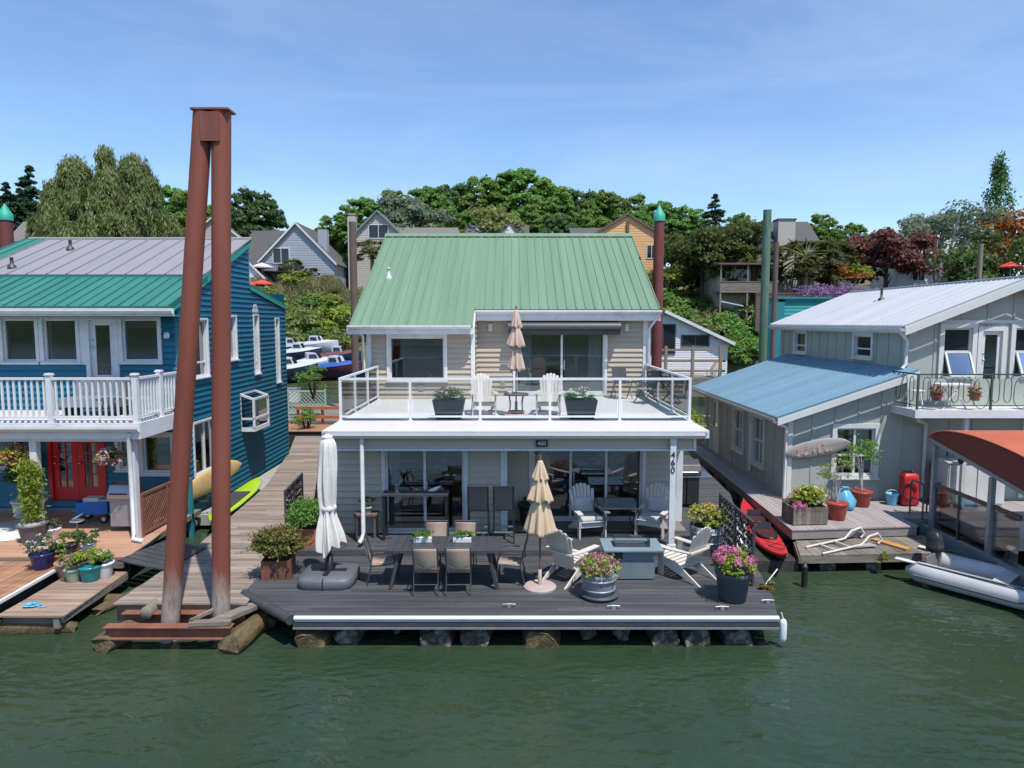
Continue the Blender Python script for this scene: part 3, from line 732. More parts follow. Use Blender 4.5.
m = MB(); m.bar((-4.95,10.9,.44),(-4.42,11.75,.44),.22,.07); m.bar((-5.32,10.86,.45),(-4.66,10.92,.45),.14,.06); m.bar((-5.3,10.85,.5),(-5.05,11.4,.5),.05); m.build_each('timber', OLDWOOD, CR)
m = MB(); m.M = Matrix.Translation((-6.28,11.3,.42)) @ Matrix.Rotation(R(-90),4,'X'); m.lathe([(.0,0),(.1,0),(.11,.02),(.11,.35)], n=14); m.build('roller', OLDWOOD, CR)
for a,b,r in (((-6.75,10.78,.08),(-6.2,12.9,.1),.2),((-4.6,10.72,.1),(-4.35,12.7,.12),.22)):
    m = MB(); m.log(a,b,r,seed=int(r*1000)); m.build('float_log', LOGY, CR)

# ------------------------------------------------------------------ blue house on the left
B = thing('floating_home', 'deep blue sided floating home with a grey and teal metal roof and red double doors', 'house', (-11.4,17,.6), world=True)
BX0,BX1 = -15.2,-8.3
bf = Wall(BX0,17.0,(1,0),(0,-1)); LB_ = BX1-BX0
def ax(px, Y, X0): return P(px,300,Y).x - X0
def az(py, Y, px=100): return P(px,py,Y).z
Y=17.0
def op(x0,x1,yt,yb): return (ax(x0,Y,BX0), ax(x1,Y,BX0), az(yb,Y), az(yt,Y))
wu = [op(-46,-9,319,361), op(1,34,319,361), op(42,75,319,361), op(121,157,319,361)]
du = op(88,113,320,385)
wl = [op(-20,6,437,468), op(112,128,440,468), op(136,165,436,472)]
dl = op(43,94,437,500)
m = MB(); bf.siding(m, LB_, .62, 5.88, wu+[du]+wl+[dl])
br = Wall(BX1,17.0,(0,1),(1,0))
def onx(px,py,X):
    u=(px-512)/F; v=(384-py)/F; c,s=math.cos(PIT),math.sin(PIT); t=X/u
    return Vector((X,(c+v*s)*t,CAMZ+(-s+v*c)*t))
def opx(x0,x1,yt,yb):
    a=onx(x0,(yt+yb)/2,BX1); b=onx(x1,(yt+yb)/2,BX1); q=onx(x0,yt,BX1); r=onx(x0,yb,BX1)
    return (a.y-17, b.y-17, r.z, q.z)
ows = [opx(197,208,316,360), (2.95,3.75,4.15,5.45), opx(212.5,215.5,0,0)]
wa = (.75,1.55,3.95,5.45); wb = (2.7,3.5,4.3,5.55); wc = (4.95,5.3,3.75,5.6); wd = (6.95,7.25,3.3,5.5); we = (.55,1.9,1.35,2.75)
def brng(z):
    hi = 8.0; lo = 0
    if z > 5.96: lo = (z-5.96)/.394
    if z > 6.02: hi = 7.95-(z-6.02)/.16 if z < 6.52 else 4.75
    return (lo, max(lo,hi)) if lo < 4.75 else (4.75,4.75)
br.siding(m, 8.0, .35, 7.82, [wa,wb,wc,wd,we], rng=brng)
Wall(BX1,25,(-1,0),(0,1)).siding(m, LB_, .35, 6.4); Wall(BX0,25,(0,-1),(-1,0)).siding(m, 8, .35, 7.8, rng=lambda z:(0 if z<6 else 3.3, max(3.3, 8-max(0,(z-5.96)/.394))))
Wall(BX1,21.75,(-1,0),(0,1)).siding(m, LB_, 6.4, 7.86)
m.build('wall', TEAL, B)
m = MB(); m.box(BX0+.1,BX1-.05,17.1,24.9,.5,.62); m.box(BX0+.1,BX1-.05,17.05,24.9,3.08,3.2); m.build_each('interior_floor', INTF, B)
m = MB(); m.box(BX0+.1,BX1-.05,20.2,20.3,.62,5.9); m.box(-11.6,-11.5,17.1,20.2,.62,5.6); m.build_each('interior_wall', INTW, B)
for q in wu: bf.window(B, *q, blind=.2 if q is wu[3] else None)
for q in wl: bf.window(B, *q, fw=.1)
def panel_door(wall, parent, q, mat, muntv=(), munth=(), st=.12, lock=.35, label=None, glass=GLASS, knob=True):
    a0,a1,z0,z1 = q; m = MB()
    for b in ((a0,a0+st,z0,z1),(a1-st,a1,z0,z1),(a0+st,a1-st,z1-st,z1),(a0+st,a1-st,z0,z0+lock)): wall.box(m, b[0],b[1],-.05,-.005,b[2],b[3])
    for v in muntv: wall.box(m, v-.014,v+.014,-.045,-.01,z0+lock,z1-st)
    for v in munth: wall.box(m, a0+st,a1-st,-.043,-.012,v-.014,v+.014)
    d = m.build('door', mat, parent, label=label)
    g = MB(); g.add([wall.p(a0+st,-.03,z0+lock),wall.p(a1-st,-.03,z0+lock),wall.p(a1-st,-.03,z1-st),wall.p(a0+st,-.03,z1-st)],[(0,1,2,3)]); g.build('pane', glass, d)
    if knob:
        g = MB(); c = wall.p(a0+.06,.03,z0+.95); g.ball(c,.035,10); g.bar(wall.p(a0+.06,-.005,z0+.95),c,.02); c=wall.p(a0+.06,.0,z0+1.12); g.ball(c,.03,8); g.build_each('handle', CHROME, d)
    return d
def casing(wall, parent, q, fw=.1, mat=WHITE):
    a0,a1,z0,z1 = q; m = MB()
    for b in ((a0-fw,a0,z0,z1+fw),(a1,a1+fw,z0,z1+fw),(a0,a1,z1,z1+fw)): wall.box(m, b[0],b[1],-.06,.058,b[2],b[3])
    m.build('door_frame', mat, parent)
casing(bf,B,du); panel_door(bf,B,du,WHITE,st=.13,lock=.25)
casing(bf,B,dl,.09,REDD)
mid = (dl[0]+dl[1])/2
for q,lb in (((dl[0],mid-.004,dl[2],dl[3]),0),((mid+.004,dl[1],dl[2],dl[3]),1)):
    zz = [q[2]+.38+(q[3]-.13-q[2]-.38)*k/4 for k in (1,2,3)]
    panel_door(bf,B,q,REDD,muntv=((q[0]+q[1])/2,),munth=zz,st=.15,lock=.33,label='red glazed door leaf')
# wide white band round the upper windows
m = MB(); zt = wu[1][3]+.09
bf.box(m, 0, wu[3][1]+.14, -.001, .052, zt, zt+.13)
for a0,a1 in ((wu[1][1]+.09,wu[2][0]-.09),(wu[2][1]+.09,du[0]-.1),(du[1]+.1,wu[3][0]-.09)): 
    if a1>a0: bf.box(m, a0,a1,-.001,.052,wu[1][2]-.09,zt)
m.build('window_band', WHITE, B)
for i,q in enumerate((wa,wb,wc,wd,we)): br.window(B, *q, fw=.06, muntv=((.55+.72),) if q is we else (), munth=((q[2]+.38),) if q in (wa,wc) else (), blind=.35 if q in (wa,wb) else None)
# arched top piece of the tall narrow window
m = MB(); m.prism([br.p(5.125+.245*math.cos(t),.0,5.68+.3*math.sin(t)) for t in [math.pi*i/10 for i in range(11)]], (.04,0,0)); m.build('arch_trim', WHITE, B)
# garden window box
gw = onx(243,437,BX1); ya,yb_ = 20.7,21.9
m = MB(); z0,z1 = 2.15,3.15; X=BX1
for q in (((X,ya,z0),(X+.42,ya,z0)),((X,yb_,z0),(X+.42,yb_,z0)),((X+.42,ya,z0),(X+.42,yb_,z0)),((X+.42,ya,z0),(X+.42,ya,z1-.1)),((X+.42,yb_,z0),(X+.42,yb_,z1-.1)),((X+.42,ya,z1-.1),(X+.42,yb_,z1-.1)),((X,ya,z1+.05),(X+.42,ya,z1-.1)),((X,yb_,z1+.05),(X+.42,yb_,z1-.1)),((X+.01,ya,z0),(X+.01,ya,z1+.05)),((X+.01,yb_,z0),(X+.01,yb_,z1+.05)),((X+.01,ya,z1+.05),(X+.01,yb_,z1+.05)),((X+.42,ya,z0+.3),(X+.42,yb_,z0+.3)),((X,ya,z0+.3),(X+.42,ya,z0+.3))):
    m.bar(*q, .065)
m.box(X,X+.46,ya-.04,yb_+.04,z0-.09,z0-.035)
gwn = m.build('garden_window', WHITE, B)
m = MB(); m.add([(X+.42,ya,z0),(X+.42,yb_,z0),(X+.42,yb_,z1-.1),(X+.42,ya,z1-.1)],[(0,1,2,3)]); m.add([(X+.02,ya,z0),(X+.42,ya,z0),(X+.42,ya,z1-.1),(X+.02,ya,z1+.04)],[(0,1,2,3)]); m.add([(X+.02,yb_,z0),(X+.42,yb_,z0),(X+.42,yb_,z1-.1),(X+.02,yb_,z1+.04)],[(0,1,2,3)])
m.add([(X+.02,ya,z1+.05),(X+.42,ya,z1-.1),(X+.42,yb_,z1-.1),(X+.02,yb_,z1+.05)],[(0,1,2,3)]); m.build('pane', GLASS, gwn)
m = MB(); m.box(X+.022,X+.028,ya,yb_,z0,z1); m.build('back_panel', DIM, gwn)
# roofs: teal lower slope, small step, grey upper slope, low rear shed
def bz(y): return 5.80+(y-16.45)*.394
m = MB(); rb = MB(); roof_panel(m, rb, BX0-.3,BX1+.12,(16.4,bz(16.4)),(18.55,bz(18.55)),sp=.30); rt = m.build('roof', ROOFT, B, label='teal lower roof slope'); rb.build('rib', ROOFT, rt)
m = MB(); rb = MB(); roof_panel(m, rb, BX0+.62,BX1+.10,(18.45,bz(18.45)+.08),(21.8,bz(21.8)+.08),sp=.52); rg = m.build('roof', ROOFGY, B, label='grey upper roof slope'); rb.build('rib', ROOFGY, rg)
m = MB(); rb = MB(); roof_panel(m, rb, BX0-.1,BX0+.6,(18.45,bz(18.45)+.085),(21.8,bz(21.8)+.085),sp=.35); r3 = m.build('roof', ROOFT, B, label='teal strip at the roof end'); rb.build('rib', ROOFT, r3)
m = MB(); m.box(BX0,BX1+.12,18.46,18.5,bz(18.45)-.02,bz(18.45)+.07); m.build('flashing', TEALD, B)
m = MB(); m.tube([(BX0,21.82,bz(21.8)+.10),(BX1+.10,21.82,bz(21.8)+.10)],.05,8); m.build('ridge_cap', ROOFGY, rg)
m = MB(); rb = MB(); roof_panel(m, rb, BX0,BX1+.06,(25.12,5.98),(21.76,6.56),sp=.3); r2 = m.build('roof', ROOFT, B, label='teal rear shed roof'); rb.build('rib', ROOFT, r2)
for vx,vy in ((-13.75,19.0),(-13.2,20.7)):
    m = MB(); m.lathe([(.12,-.02),(.1,.06),(.045,.1),(.045,.26),(.06,.27),(0,.3)], (vx,vy,bz(vy)+.08), 10); m.build('roof_vent', CHAR, B)
m = MB(); m.box(BX0-.3,BX1+.22,16.36,16.42,bz(16.4)-.24,bz(16.4)-.055); gutter(m,BX0-.3,BX1+.24,16.36,bz(16.4)-.19,.12); m.build('gutter', WHITE, B)
m = MB(); m.box(BX0-.3,BX1+.22,16.42,17,bz(16.4)-.25,bz(16.4)-.2); m.build('soffit', TEALD, B)
m = MB()
for x in (BX1+.06,): 
    m.prism([(x,16.42,bz(16.4)-.22),(x,21.8,bz(21.8)-.12),(x,21.8,bz(21.8)+.07),(x,16.42,bz(16.4)-.05)],(.04,0,0)); m.prism([(x-.02,21.76,6.39),(x-.02,25.1,5.84),(x-.02,25.1,5.95),(x-.02,21.76,6.5)],(.04,0,0))
m.build_each('barge_board', TEALC, B)
m = MB(); m.box(BX1-.06,BX1+.025,16.96,17.05,.62,5.7); m.box(BX1-.05,BX1+.025,24.95,25.04,.35,5.9); m.build_each('corner_board', TEALD, B)
m = MB(); m.lathe([(.0,-.05),(.05,-.05),(.07,.03),(.05,.09),(.0,.1)], (-8.5,16.86,5.05), 10); m.box(-8.62,-8.5,16.93,16.97,5.0,5.09); m.build('wall_lamp', WHITE, B)
# balcony
BZ = 3.2; YB = 14.72; XB = -8.13
m = MB(); m.box(BX0,XB,YB,16.98,BZ-.1,BZ); bb = m.build('balcony', pm('pale_deck',(.6,.57,.55),.7,.06,2), B)
m = MB(); m.box(BX0,XB+.03,YB-.04,YB-.002,BZ-.34,BZ+.01); m.box(XB+.001,XB+.04,YB-.002,16.97,BZ-.34,BZ+.01); m.box(BX0,XB-.1,YB+.02,YB+.2,BZ-.4,BZ-.101); gutter(m,BX0,XB+.05,YB-.04,BZ-.17,.12); m.build_each('fascia', WHITE, bb)
m = MB(); m.box(BX0,XB-.02,YB+.25,16.97,BZ-.16,BZ-.105); m.build('porch_ceiling', WHITE, bb)
RT = 4.2
m = MB()
m.box(BX0,XB,YB+.02,YB+.10,RT-.05,RT); m.box(XB-.10,XB-.02,YB+.10,16.9,RT-.05,RT)
m.box(BX0,XB,YB+.04,YB+.08,BZ+.1,BZ+.15); m.box(XB-.08,XB-.04,YB+.08,16.9,BZ+.1,BZ+.15)
rr = m.build('railing', WHITEW, B)
bays = [BX0,-13.9,-12.0,-10.05,XB-.06]
for x0,x1 in zip(bays,bays[1:]):
    m = MB(); k = int((x1-x0)/.125)
    for i in range(1,k): x = x0+(x1-x0)*i/k; m.box(x-.019,x+.019,YB+.042,YB+.078,BZ+.151,RT-.051)
    m.build('baluster', WHITEW, rr)
for y0,y1 in ((YB+.06,15.8),(15.8,16.9)):
    m = MB(); k = int((y1-y0)/.125)
    for i in range(1,k): y = y0+(y1-y0)*i/k; m.box(XB-.079,XB-.041,y-.019,y+.019,BZ+.151,RT-.051)
    m.build('baluster', WHITEW, rr)
for x,y in [(q,YB+.06) for q in bays[1:]]+[(XB-.06,15.8),(XB-.06,16.85)]:
    m = MB(); m.box(x-.055,x+.055,y-.055,y+.055,BZ+.001,RT+.05); m.box(x-.075,x+.075,y-.075,y+.075,RT+.05,RT+.075); m.prism([(x-.06,y-.06,RT+.075),(x+.06,y-.06,RT+.075),(x+.06,y+.06,RT+.075),(x-.06,y+.06,RT+.075)],(0,0,.02)); m.build('post', WHITEW, rr)
for px in (-30,38,131):
    q = P(px,500,14.85); m = MB(); x = q.x if px != 131 else -8.36
    m.box(x-.075,x+.075,14.78,14.93,.6,BZ-.4); m.build('porch_post', WHITE, B)
m = MB(); m.tube([(-8.28,14.66,3.0),(-8.34,14.7,2.85),(-8.34,14.7,.75),(-8.3,14.6,.66),(-8.02,14.5,.64)],.05,8); m.build('downspout', WHITE, B)
m = MB(); m.box(BX0,BX1-.02,16.9,16.99,.6,.72); m.build('door_step', SLATE, B)
m = MB(); m.box(BX0+.05,BX1+.02,17.05,24.95,.05,.5); m.build('floor_frame', CONC, B)
# porch deck
PD = thing('porch_deck', 'tan porch deck under the white balcony of the blue house', 'deck', (-11,15,.5), world=True)
m = MB(); boards(m, [(BX0,13.65),(-7.9,13.65),(-7.95,14.6),(-8.25,17.0),(BX0,17.0)], .598, w=.14, seed=11); m.build('deck_board', DECKP, PD)
m = MB(); m.box(BX0,-8.3,13.7,16.95,.3,.566); m.box(BX0,-8.0,13.63,13.69,.36,.56); m.build('deck_frame', OLDWOOD, PD)
for y in (14.0,15.3,16.5): 
    m = MB(); m.tube([(-12,y,.12),(-8.15,y,.12)],.2,10); m.build('float_log', LOG, PD)
# lattice screen at the porch side
LA = thing('lattice_screen', 'red brown wooden lattice screen closing the porch side of the blue house', 'screen', (-8.2,15.8,.6), world=True)
ax0,ay0,ax1,ay1 = -8.28,14.95,-8.2,17.0; zt_ = 1.55
def la(t,z): return Vector((ax0+(ax1-ax0)*t, ay0+(ay1-ay0)*t, z))
m = MB()
for t in (0,.5,1): m.bar(la(t,.6),la(t,zt_+.03),.07)
for z in (.68,zt_): m.bar(la(0,z),la(1,z),.06,.06)
m.build('frame', PLATT, LA)
m = MB(); L = 2.05; Hh = zt_-.68; k = -Hh
while k < L:
    for sgn,off in ((1,.012),(-1,-.012)):
        a0_,z0_ = (k,0) if k > 0 else (0,-k); a1_,z1_ = (k+Hh,Hh) if k+Hh < L else (L,L-k)
        if sgn < 0: z0_,z1_ = Hh-z0_,Hh-z1_
        if a1_-a0_ > .05:
            a = la(a0_/L,.68+z0_)+Vector((off,0,0)); b = la(a1_/L,.68+z1_)+Vector((off,0,0)); m.bar(a,b,.01,.045)
    k += .115
m.build('lattice', PLATT, LA)
# side rail beam under lattice, teal post
m = MB(); m.bar((-8.12,14.7,.52),(-8.12,17.3,.52),.16,.12); tag(m.build('edge_beam', OLDWOOD, loc=(-8.12,16,.5)), 'old timber beam along the porch edge below the lattice', 'beam')
m = MB(); m.box(-8.14,-8.04,16.8,16.9,-.2,1.5); m.box(-8.3,-8.04,16.82,16.88,.35,.5); tag(m.build('teal_post', TEALD, loc=(-8,17,0)), 'dark teal post standing in the water beside the yellow board', 'post')
# gangplank
m = MB()
a,b = Vector((-7.95,13.9,.60)),Vector((-6.55,13.35,.55))
for i in range(7):
    y = .30*i/1.0*.9; m.bar(a+Vector((.05*i,y*.7-.4,0)), b+Vector((.03*i-.25,y*.7-.25,0)), .17,.03)
tag(m.build('gangplank', CHAR, loc=(-7.2,13.8,.5)), 'dark grey ribbed gangplank from the tan porch deck to the boardwalk', 'gangplank')
# left front docks
LD1 = thing('timber_dock', 'red brown plank dock with a white edge strip at the left', 'dock', (-10.4,12.4,.4), world=True)
m = MB(); boards(m, [(-13.4,11.0),(-8.98,11.0),(-9.06,13.6),(-13.4,13.6)], .52, w=.14, axis='y', seed=12); m.build('dock_board', DECKR, LD1)
m = MB(); m.box(-13.3,-9.1,11.1,13.55,.12,.485); m.build('dock_frame', DARKW, LD1)
m = MB(); m.bar((-8.93,11.0,.53),(-9.01,13.6,.53),.06,.05); m.build('edge_strip', WHITEW, LD1)
LD2 = thing('plank_dock', 'low weathered plank dock carrying a row of flower pots', 'dock', (-8.3,12.3,.3), world=True)
m = MB(); boards(m, [(-8.88,11.35),(-7.72,11.35),(-7.78,13.45),(-8.9,13.45)], .36, w=.145, seed=13); m.build('dock_board', pm('brown_grey_plank',(.30,.205,.15),.8,.25,2.4,stretch=(.4,4,1),island=.22,stain=(.38,.32,.27),stain_amt=.5,bump=.25), LD2)
m = MB(); m.box(-8.85,-7.8,11.45,11.55,.18,.33); m.box(-8.85,-7.8,13.2,13.3,.18,.33); m.bar((-7.78,11.4,.27),(-7.8,13.4,.27),.07,.1); m.box(-7.92,-7.82,11.37,11.44,.12,.33); m.build_each('dock_frame', OLDWOOD, LD2)
for a,b,r in (((-9.4,11.5,.07),(-7.7,11.55,.07),.12),((-7.7,12.2,.05),(-7.35,13.3,.08),.1),((-8.8,12.6,.05),(-7.5,12.75,.06),.13)):
    m = MB(); m.log(a,b,r,seed=int(r*1000)); m.build('float_log', LOGY, LD2)
m = MB(); rnd = random.Random(4)
m.tube([((.06+.012*(k//9))*math.cos(k*.7)*1.5+rnd.uniform(-.02,.02),(.06+.012*(k//9))*math.sin(k*.7)+rnd.uniform(-.02,.02),.012+.006*(k//9)) for k in range(40)]+[(.2,-.08,.012),(.3,-.02,.012)],.010,6)
o=m.build('rope_coil', LBLUE); o.location=(-8.55,11.75,.362); tag(o,'small light blue rope bundle on the low plank dock','rope')
# boards beside the blue house
def sup(name, label, mat, L, W, T, loc, rot, deck=None):
    t = thing(name, label, 'paddle board', loc); t.rotation_euler = rot
    m = MB(); rings=[]; n=16
    for i in range(n+1):
        q = -1+2*i/n; wv = W/2*max(.02,(1-abs(q)**2.6))**.55; zc = .10*max(0,q-.55)**2*4
        rings.append([Vector((q*L/2, wv*math.cos(a), zc+T/2*(.25+.75*min(1,(1-abs(q))*6))*math.sin(a))) for a in [2*math.pi*k/14 for k in range(14)]])
    m.loft(rings, caps=True); m.build('hull', mat, t)
    if deck:
        m = MB(); m.prism([(-L*.32,-W*.3,T/2+.002),(L*.12,-W*.36,T/2+.002),(L*.12,W*.36,T/2+.002),(-L*.32,W*.3,T/2+.002)],(0,0,.008)); m.build('deck_pad', deck, t)
    return t
sup('paddle_board','lime green paddle board lying between the blue house and the boardwalk',LIME,3.7,.66,.13,(-7.52,18.3,.60),(R(0),R(-2),R(93)),CHAR)
t = sup('paddle_board','blond wooden paddle board hung on edge along the blue wall',WOODB,2.7,.6,.12,(-8.02,17.95,1.22),(R(90),R(-6),R(82)))
for y,z in ((17.4,.95),(18.6,1.02)):
    m = MB(); m.bar((-8.28,y,z-.22),(-7.9,y,z-.18),.05); m.bar((-7.9,y,z-.2),(-7.88,y,z+.05),.04); tag(m.build('board_rack', DARKW, loc=(-8.1,y,z)), 'dark bracket on the blue wall under the '+('near' if y<18 else 'far')+' end of the blond board', 'bracket')
m = MB(); m.box(-8.2,-7.35,17.4,24.8,.12,.4); tag(m.build('float_ledge', CONC, loc=(-7.8,21,.2)), 'concrete float ledge along the blue house beneath the lime board', 'float')

# ------------------------------------------------------------------ other piles and poles
def pile(px, ptop, Y, r, mat, label, cap=None, name='mooring_pile', z0=-1):
    q = P(px,ptop,Y); t = thing(name, label, 'pile', (q.x,Y,0))
    m = MB(); n=8; h = q.z-(.32 if cap else 0); m.tube([(0,0,z0+(h-z0)*i/n) for i in range(n+1)], [r*1.03-r*.06*i/n for i in range(n+1)], 18); m.build('shaft', mat, t)
    if cap: m = MB(); m.lathe([(r*1.12,h-.22),(r*1.12,h),(r*.95,h+.03),(0.01,h+.34)], n=18); m.build('cap', cap, t)
    return t
STEEL = pm('painted_rust_steel',(.15,.032,.032),.65,.18,2,stretch=(1,1,.3),stain=(.22,.09,.07),stain_amt=.4)
pile(659.5,205,23.2,.175,STEEL,'rust red pile with a teal cone cap at the right end of the beige home',TEALC)
pile(4.5,204,23.0,.20,STEEL,'rust red pile with a teal cone cap behind the blue house',TEALC)
pile(767.5,210,28.5,.17,GREENPILE,'tall green treated timber pile behind the blue roof')
pile(776.5,242,41,.15,BROWNPILE,'thin brown weathered pole beside the tall green pile')
pile(352.5,222,36,.19,BROWNPILE,'weathered brown pole at the left eave of the green roof')
pile(981,244,60,.2,TANPILE,'tan timber pole in front of the dark pine at the right')
# ------------------------------------------------------------------ sage house on the right
S = thing('floating_home', 'sage green board sided floating home with a blue lower roof and a white upper roof', 'house', (11,18,.6), world=True)
SX = 7.4; SY = 18.05; SU = 10.6; SUY = 18.3
s1 = Wall(SX,SY,(1,0),(0,-1))
Y = SY
def ops(x0,x1,yt,yb,Yq,X0): return (P(x0,300,Yq).x-X0, P(x1,300,Yq).x-X0, P(900,yb,Yq).z, P(900,yt,Yq).z)
wS = ops(842,881,428,475,SY,SX)
dS = (6.3,7.2,.7,2.72); wS2 = (7.6,8.3,1.2,2.7)
def shed(z): return (max(0,(z-2.82)/.345), 9.2) if z > 2.82 else (0,9.2)
m = MB(); s1.siding(m, 9.2, .62, 3.9, [wS,dS,wS2], lap=4, dep=0, rng=lambda z:(max(0,(z-2.86)/.345), 9.2))
# second pass above small lap so the shed slope stays exact
ss = Wall(SX,26,(0,-1),(-1,0))
def ys(a): return 26-a
sw = [(26-19.8-.85,26-19.8,1.15,2.55),(26-21.6-.85,26-21.6,1.25,2.55)]; sd = (26-24.2-.8,26-24.2,.7,2.6)
ss.siding(m, 7.95, .62, 2.86, sw+[sd], lap=4, dep=0)
Wall(16.6,SY,(0,1),(1,0)).siding(m, 8, .62, 5.3, lap=4, dep=0)
su = Wall(SU,SUY,(1,0),(0,-1))
wU1 = ops(945.5,974,328,378,SUY,SU); dU = ops(984,1004,331,395,SUY,SU); wU2 = (ax(1017,SUY,SU), ax(1046,SUY,SU), wU1[2], wU1[3])
def gab(z):
    if z < 5.32: return (0,5.6)
    q = (z-5.32)/.40; return (min(q,2.75), max(5.6-q,2.85))
su.siding(m, 5.6, 2.9, 6.38, [wU1,dU,wU2], lap=.26, dep=0, rng=gab)
sl = Wall(SU,27,(0,-1),(-1,0))
wl1 = (27-20.1-1.0,27-20.1,4.35,5.0); wl2 = (27-24.6-.95,27-24.6,4.3,5.02)
sl.siding(m, 8.7, 3.0, 5.34, [wl1,wl2], lap=4, dep=0)
Wall(SU,27,(1,0),(0,1)).siding(m, 5.6, .6, 5.3, lap=4, dep=0)
# battens
def batten(w, a, z0, z1, opens=()):
    segs=[(z0,z1)]
    for o in opens:
        if o[0]-.12 < a < o[1]+.12:
            ns=[]
            for x0,x1 in segs:
                if o[2]-.1 > x0: ns.append((x0,min(x1,o[2]-.1)))
                if o[3]+.1 < x1: ns.append((max(x0,o[3]+.1),x1))
            segs=ns
    for x0,x1 in segs:
        if x1-x0>.05: w.box(m, a-.022,a+.022,.0005,.02,x0,x1)
for i in range(8): batten(s1, .62+.61*i*1.0, .64, min(2.84+(.62+.61*i)*.345, 3.85), [wS,dS,wS2])
for i in range(13): batten(ss, .35+.6*i, .64, 2.84, sw+[sd])
for i in range(9): batten(su, .02+.69*i if i<8 else 5.58, 2.9, min(5.3+.4*min(.02+.69*i,5.6-.69*i),6.3), [wU1,dU,wU2])
for i in range(14): batten(sl, .3+.62*i, 3.0, 5.3, [wl1,wl2])
m.build('wall', SAGE, S)
m = MB(); m.box(SX-.03,SX+.09,SY-.03,SY-.002,.62,2.84); m.box(SX-.03,SX-.002,SY-.002,SY+.08,.62,2.84); m.build('corner_trim', SAGETRIM, S)
m = MB(); m.box(SX+.1,16.5,SY+.1,26.9,.5,.62); m.box(SU+.1,16.5,SUY+.1,26.9,2.95,3.08); m.build_each('interior_floor', INTF, S)
m = MB(); m.box(SX+.1,16.5,21,21.1,.62,2.9); m.box(SU+.1,16.1,21,21.1,3.08,5.3); m.build_each('interior_wall', INTW, S)
w_ = s1.window(S, *wS, muntv=((wS[0]+wS[1])/2,), munth=(wS[2]+(wS[3]-wS[2])*.42,), fw=.12, frame=SAGETRIM)
text('number_text','4\n4\n0', s1.p(wS[0]-.085,.047,wS[3]-.16)+Vector((0,-.003,0)), .15, BLACK, S, line=.85)
s1.window(S,*wS2,munth=(1.95,),frame=SAGETRIM)
casing(s1,S,dS,.1,SAGETRIM); panel_door(s1,S,dS,WHITE,munth=(1.4,1.9),st=.12)
for q in sw: ss.window(S,*q,fw=.09,frame=SAGETRIM,muntv=((q[0]+q[1])/2,),munth=((q[2]+q[3])/2,))
casing(ss,S,sd,.1,SAGETRIM); panel_door(ss,S,sd,SAGETRIM,st=.12,lock=.9)
for q in (wl1,wl2): sl.window(S,*q,fw=.09,frame=WHITE,glass=DIM,munth=(q[2]+.25,),blind=.3 if q is wl2 else None)
# upper windows with tilted lower sash
for q,lb in ((wU1,'upper window with tilted lower sash'),(wU2,'upper window with tilted lower sash at the frame edge')):
    zm = q[2]+(q[3]-q[2])*.53
    su.window(S,q[0],q[1],q[2],q[3],fw=.12,frame=SAGETRIM,munth=(zm,),glass=DIM,name='window')
    m = MB(); t_ = .30; a0,a1 = q[0]+.06,q[1]-.06; tp = [su.p(a0,.03,zm-.02),su.p(a1,.03,zm-.02),su.p(a1,t_,q[2]+.08),su.p(a0,t_,q[2]+.08)]
    for i in range(4): m.bar(tp[i],tp[(i+1)%4],.05,.045)
    sh = m.build('awning_sash', WHITE, S); g = MB(); g.add(tp,[(0,1,2,3)]); g.build('pane', GLASS, sh)
casing(su,S,dU,.12,SAGETRIM); panel_door(su,S,dU,WHITE,st=.10,lock=.12)
m = MB(); su.box(m,wU1[0]-.14,wU2[1]+.1,.0005,.03,wU1[3]+.125,wU1[3]+.21); m.build('head_trim', SAGETRIM, S)
# roofs
def roof_dir(m, rb, e0, e1, r0, r1, sp=.2, th=.05, rh=.03, rw=.03):
    """sheet between eave edge e0-e1 and ridge edge r0-r1 (points), ribs running eave to ridge"""
    e0,e1,r0,r1 = map(Vector,(e0,e1,r0,r1)); n = (e1-e0).cross(r0-e0).normalized()
    if n.z < 0: n = -n
    m.prism([e0,e1,r1,r0], -n*th); k = int((e1-e0).length/sp)
    for i in range(k+1):
        f = (i+.02)/(k+.04); rb.bar(e0.lerp(e1,f)+n*(rh/2-.004), r0.lerp(r1,f)+n*(rh/2-.004), rw, rh, up=n)
m = MB(); rb = MB(); roof_dir(m, rb, (6.95,17.75,2.92),(6.95,26.2,2.92),(SU-.01,17.75,4.17),(SU-.01,26.2,4.17),sp=.21); r = m.build('roof', ROOFB, S, label='blue lower roof'); rb.build('rib', ROOFB, r)
m = MB(); rb = MB(); roof_dir(m, rb, (10.28,17.95,5.31),(10.28,27.3,5.31),(13.4,17.95,6.56),(13.4,27.3,6.56),sp=.2,rh=.022)
roof_dir(m, rb, (16.5,17.95,5.31),(16.5,27.3,5.31),(13.405,17.95,6.56),(13.405,27.3,6.56),sp=.2,rh=.022); r = m.build('roof', ROOFW, S, label='white upper gable roof'); rb.build('rib', ROOFW, r)
m = MB(); m.tube([(13.4,17.93,6.57),(13.4,27.3,6.57)],.05,8); m.build('ridge_cap', GALV, r)
m = MB(); m.lathe([(.12,-.1),(.1,.05),(.04,.08),(.04,.35),(.07,.36),(0,.42)],(12.35,23.0,6.14),10); m.build('roof_vent', CHAR, S)
m = MB()
m.prism([(6.95,17.73,2.87),(6.95,17.73,2.70),(SU,17.73,3.95),(SU,17.73,4.12)],(0,-.045,0))
m.prism([(10.28,17.93,5.26),(10.28,17.93,5.05),(13.4,17.93,6.29),(13.4,17.93,6.51)],(0,-.045,0)); m.prism([(16.5,17.93,5.26),(16.5,17.93,5.05),(13.4,17.93,6.29),(13.4,17.93,6.51)],(0,-.045,0))
m.build_each('barge_board', SAGETRIM, S)
m = MB()
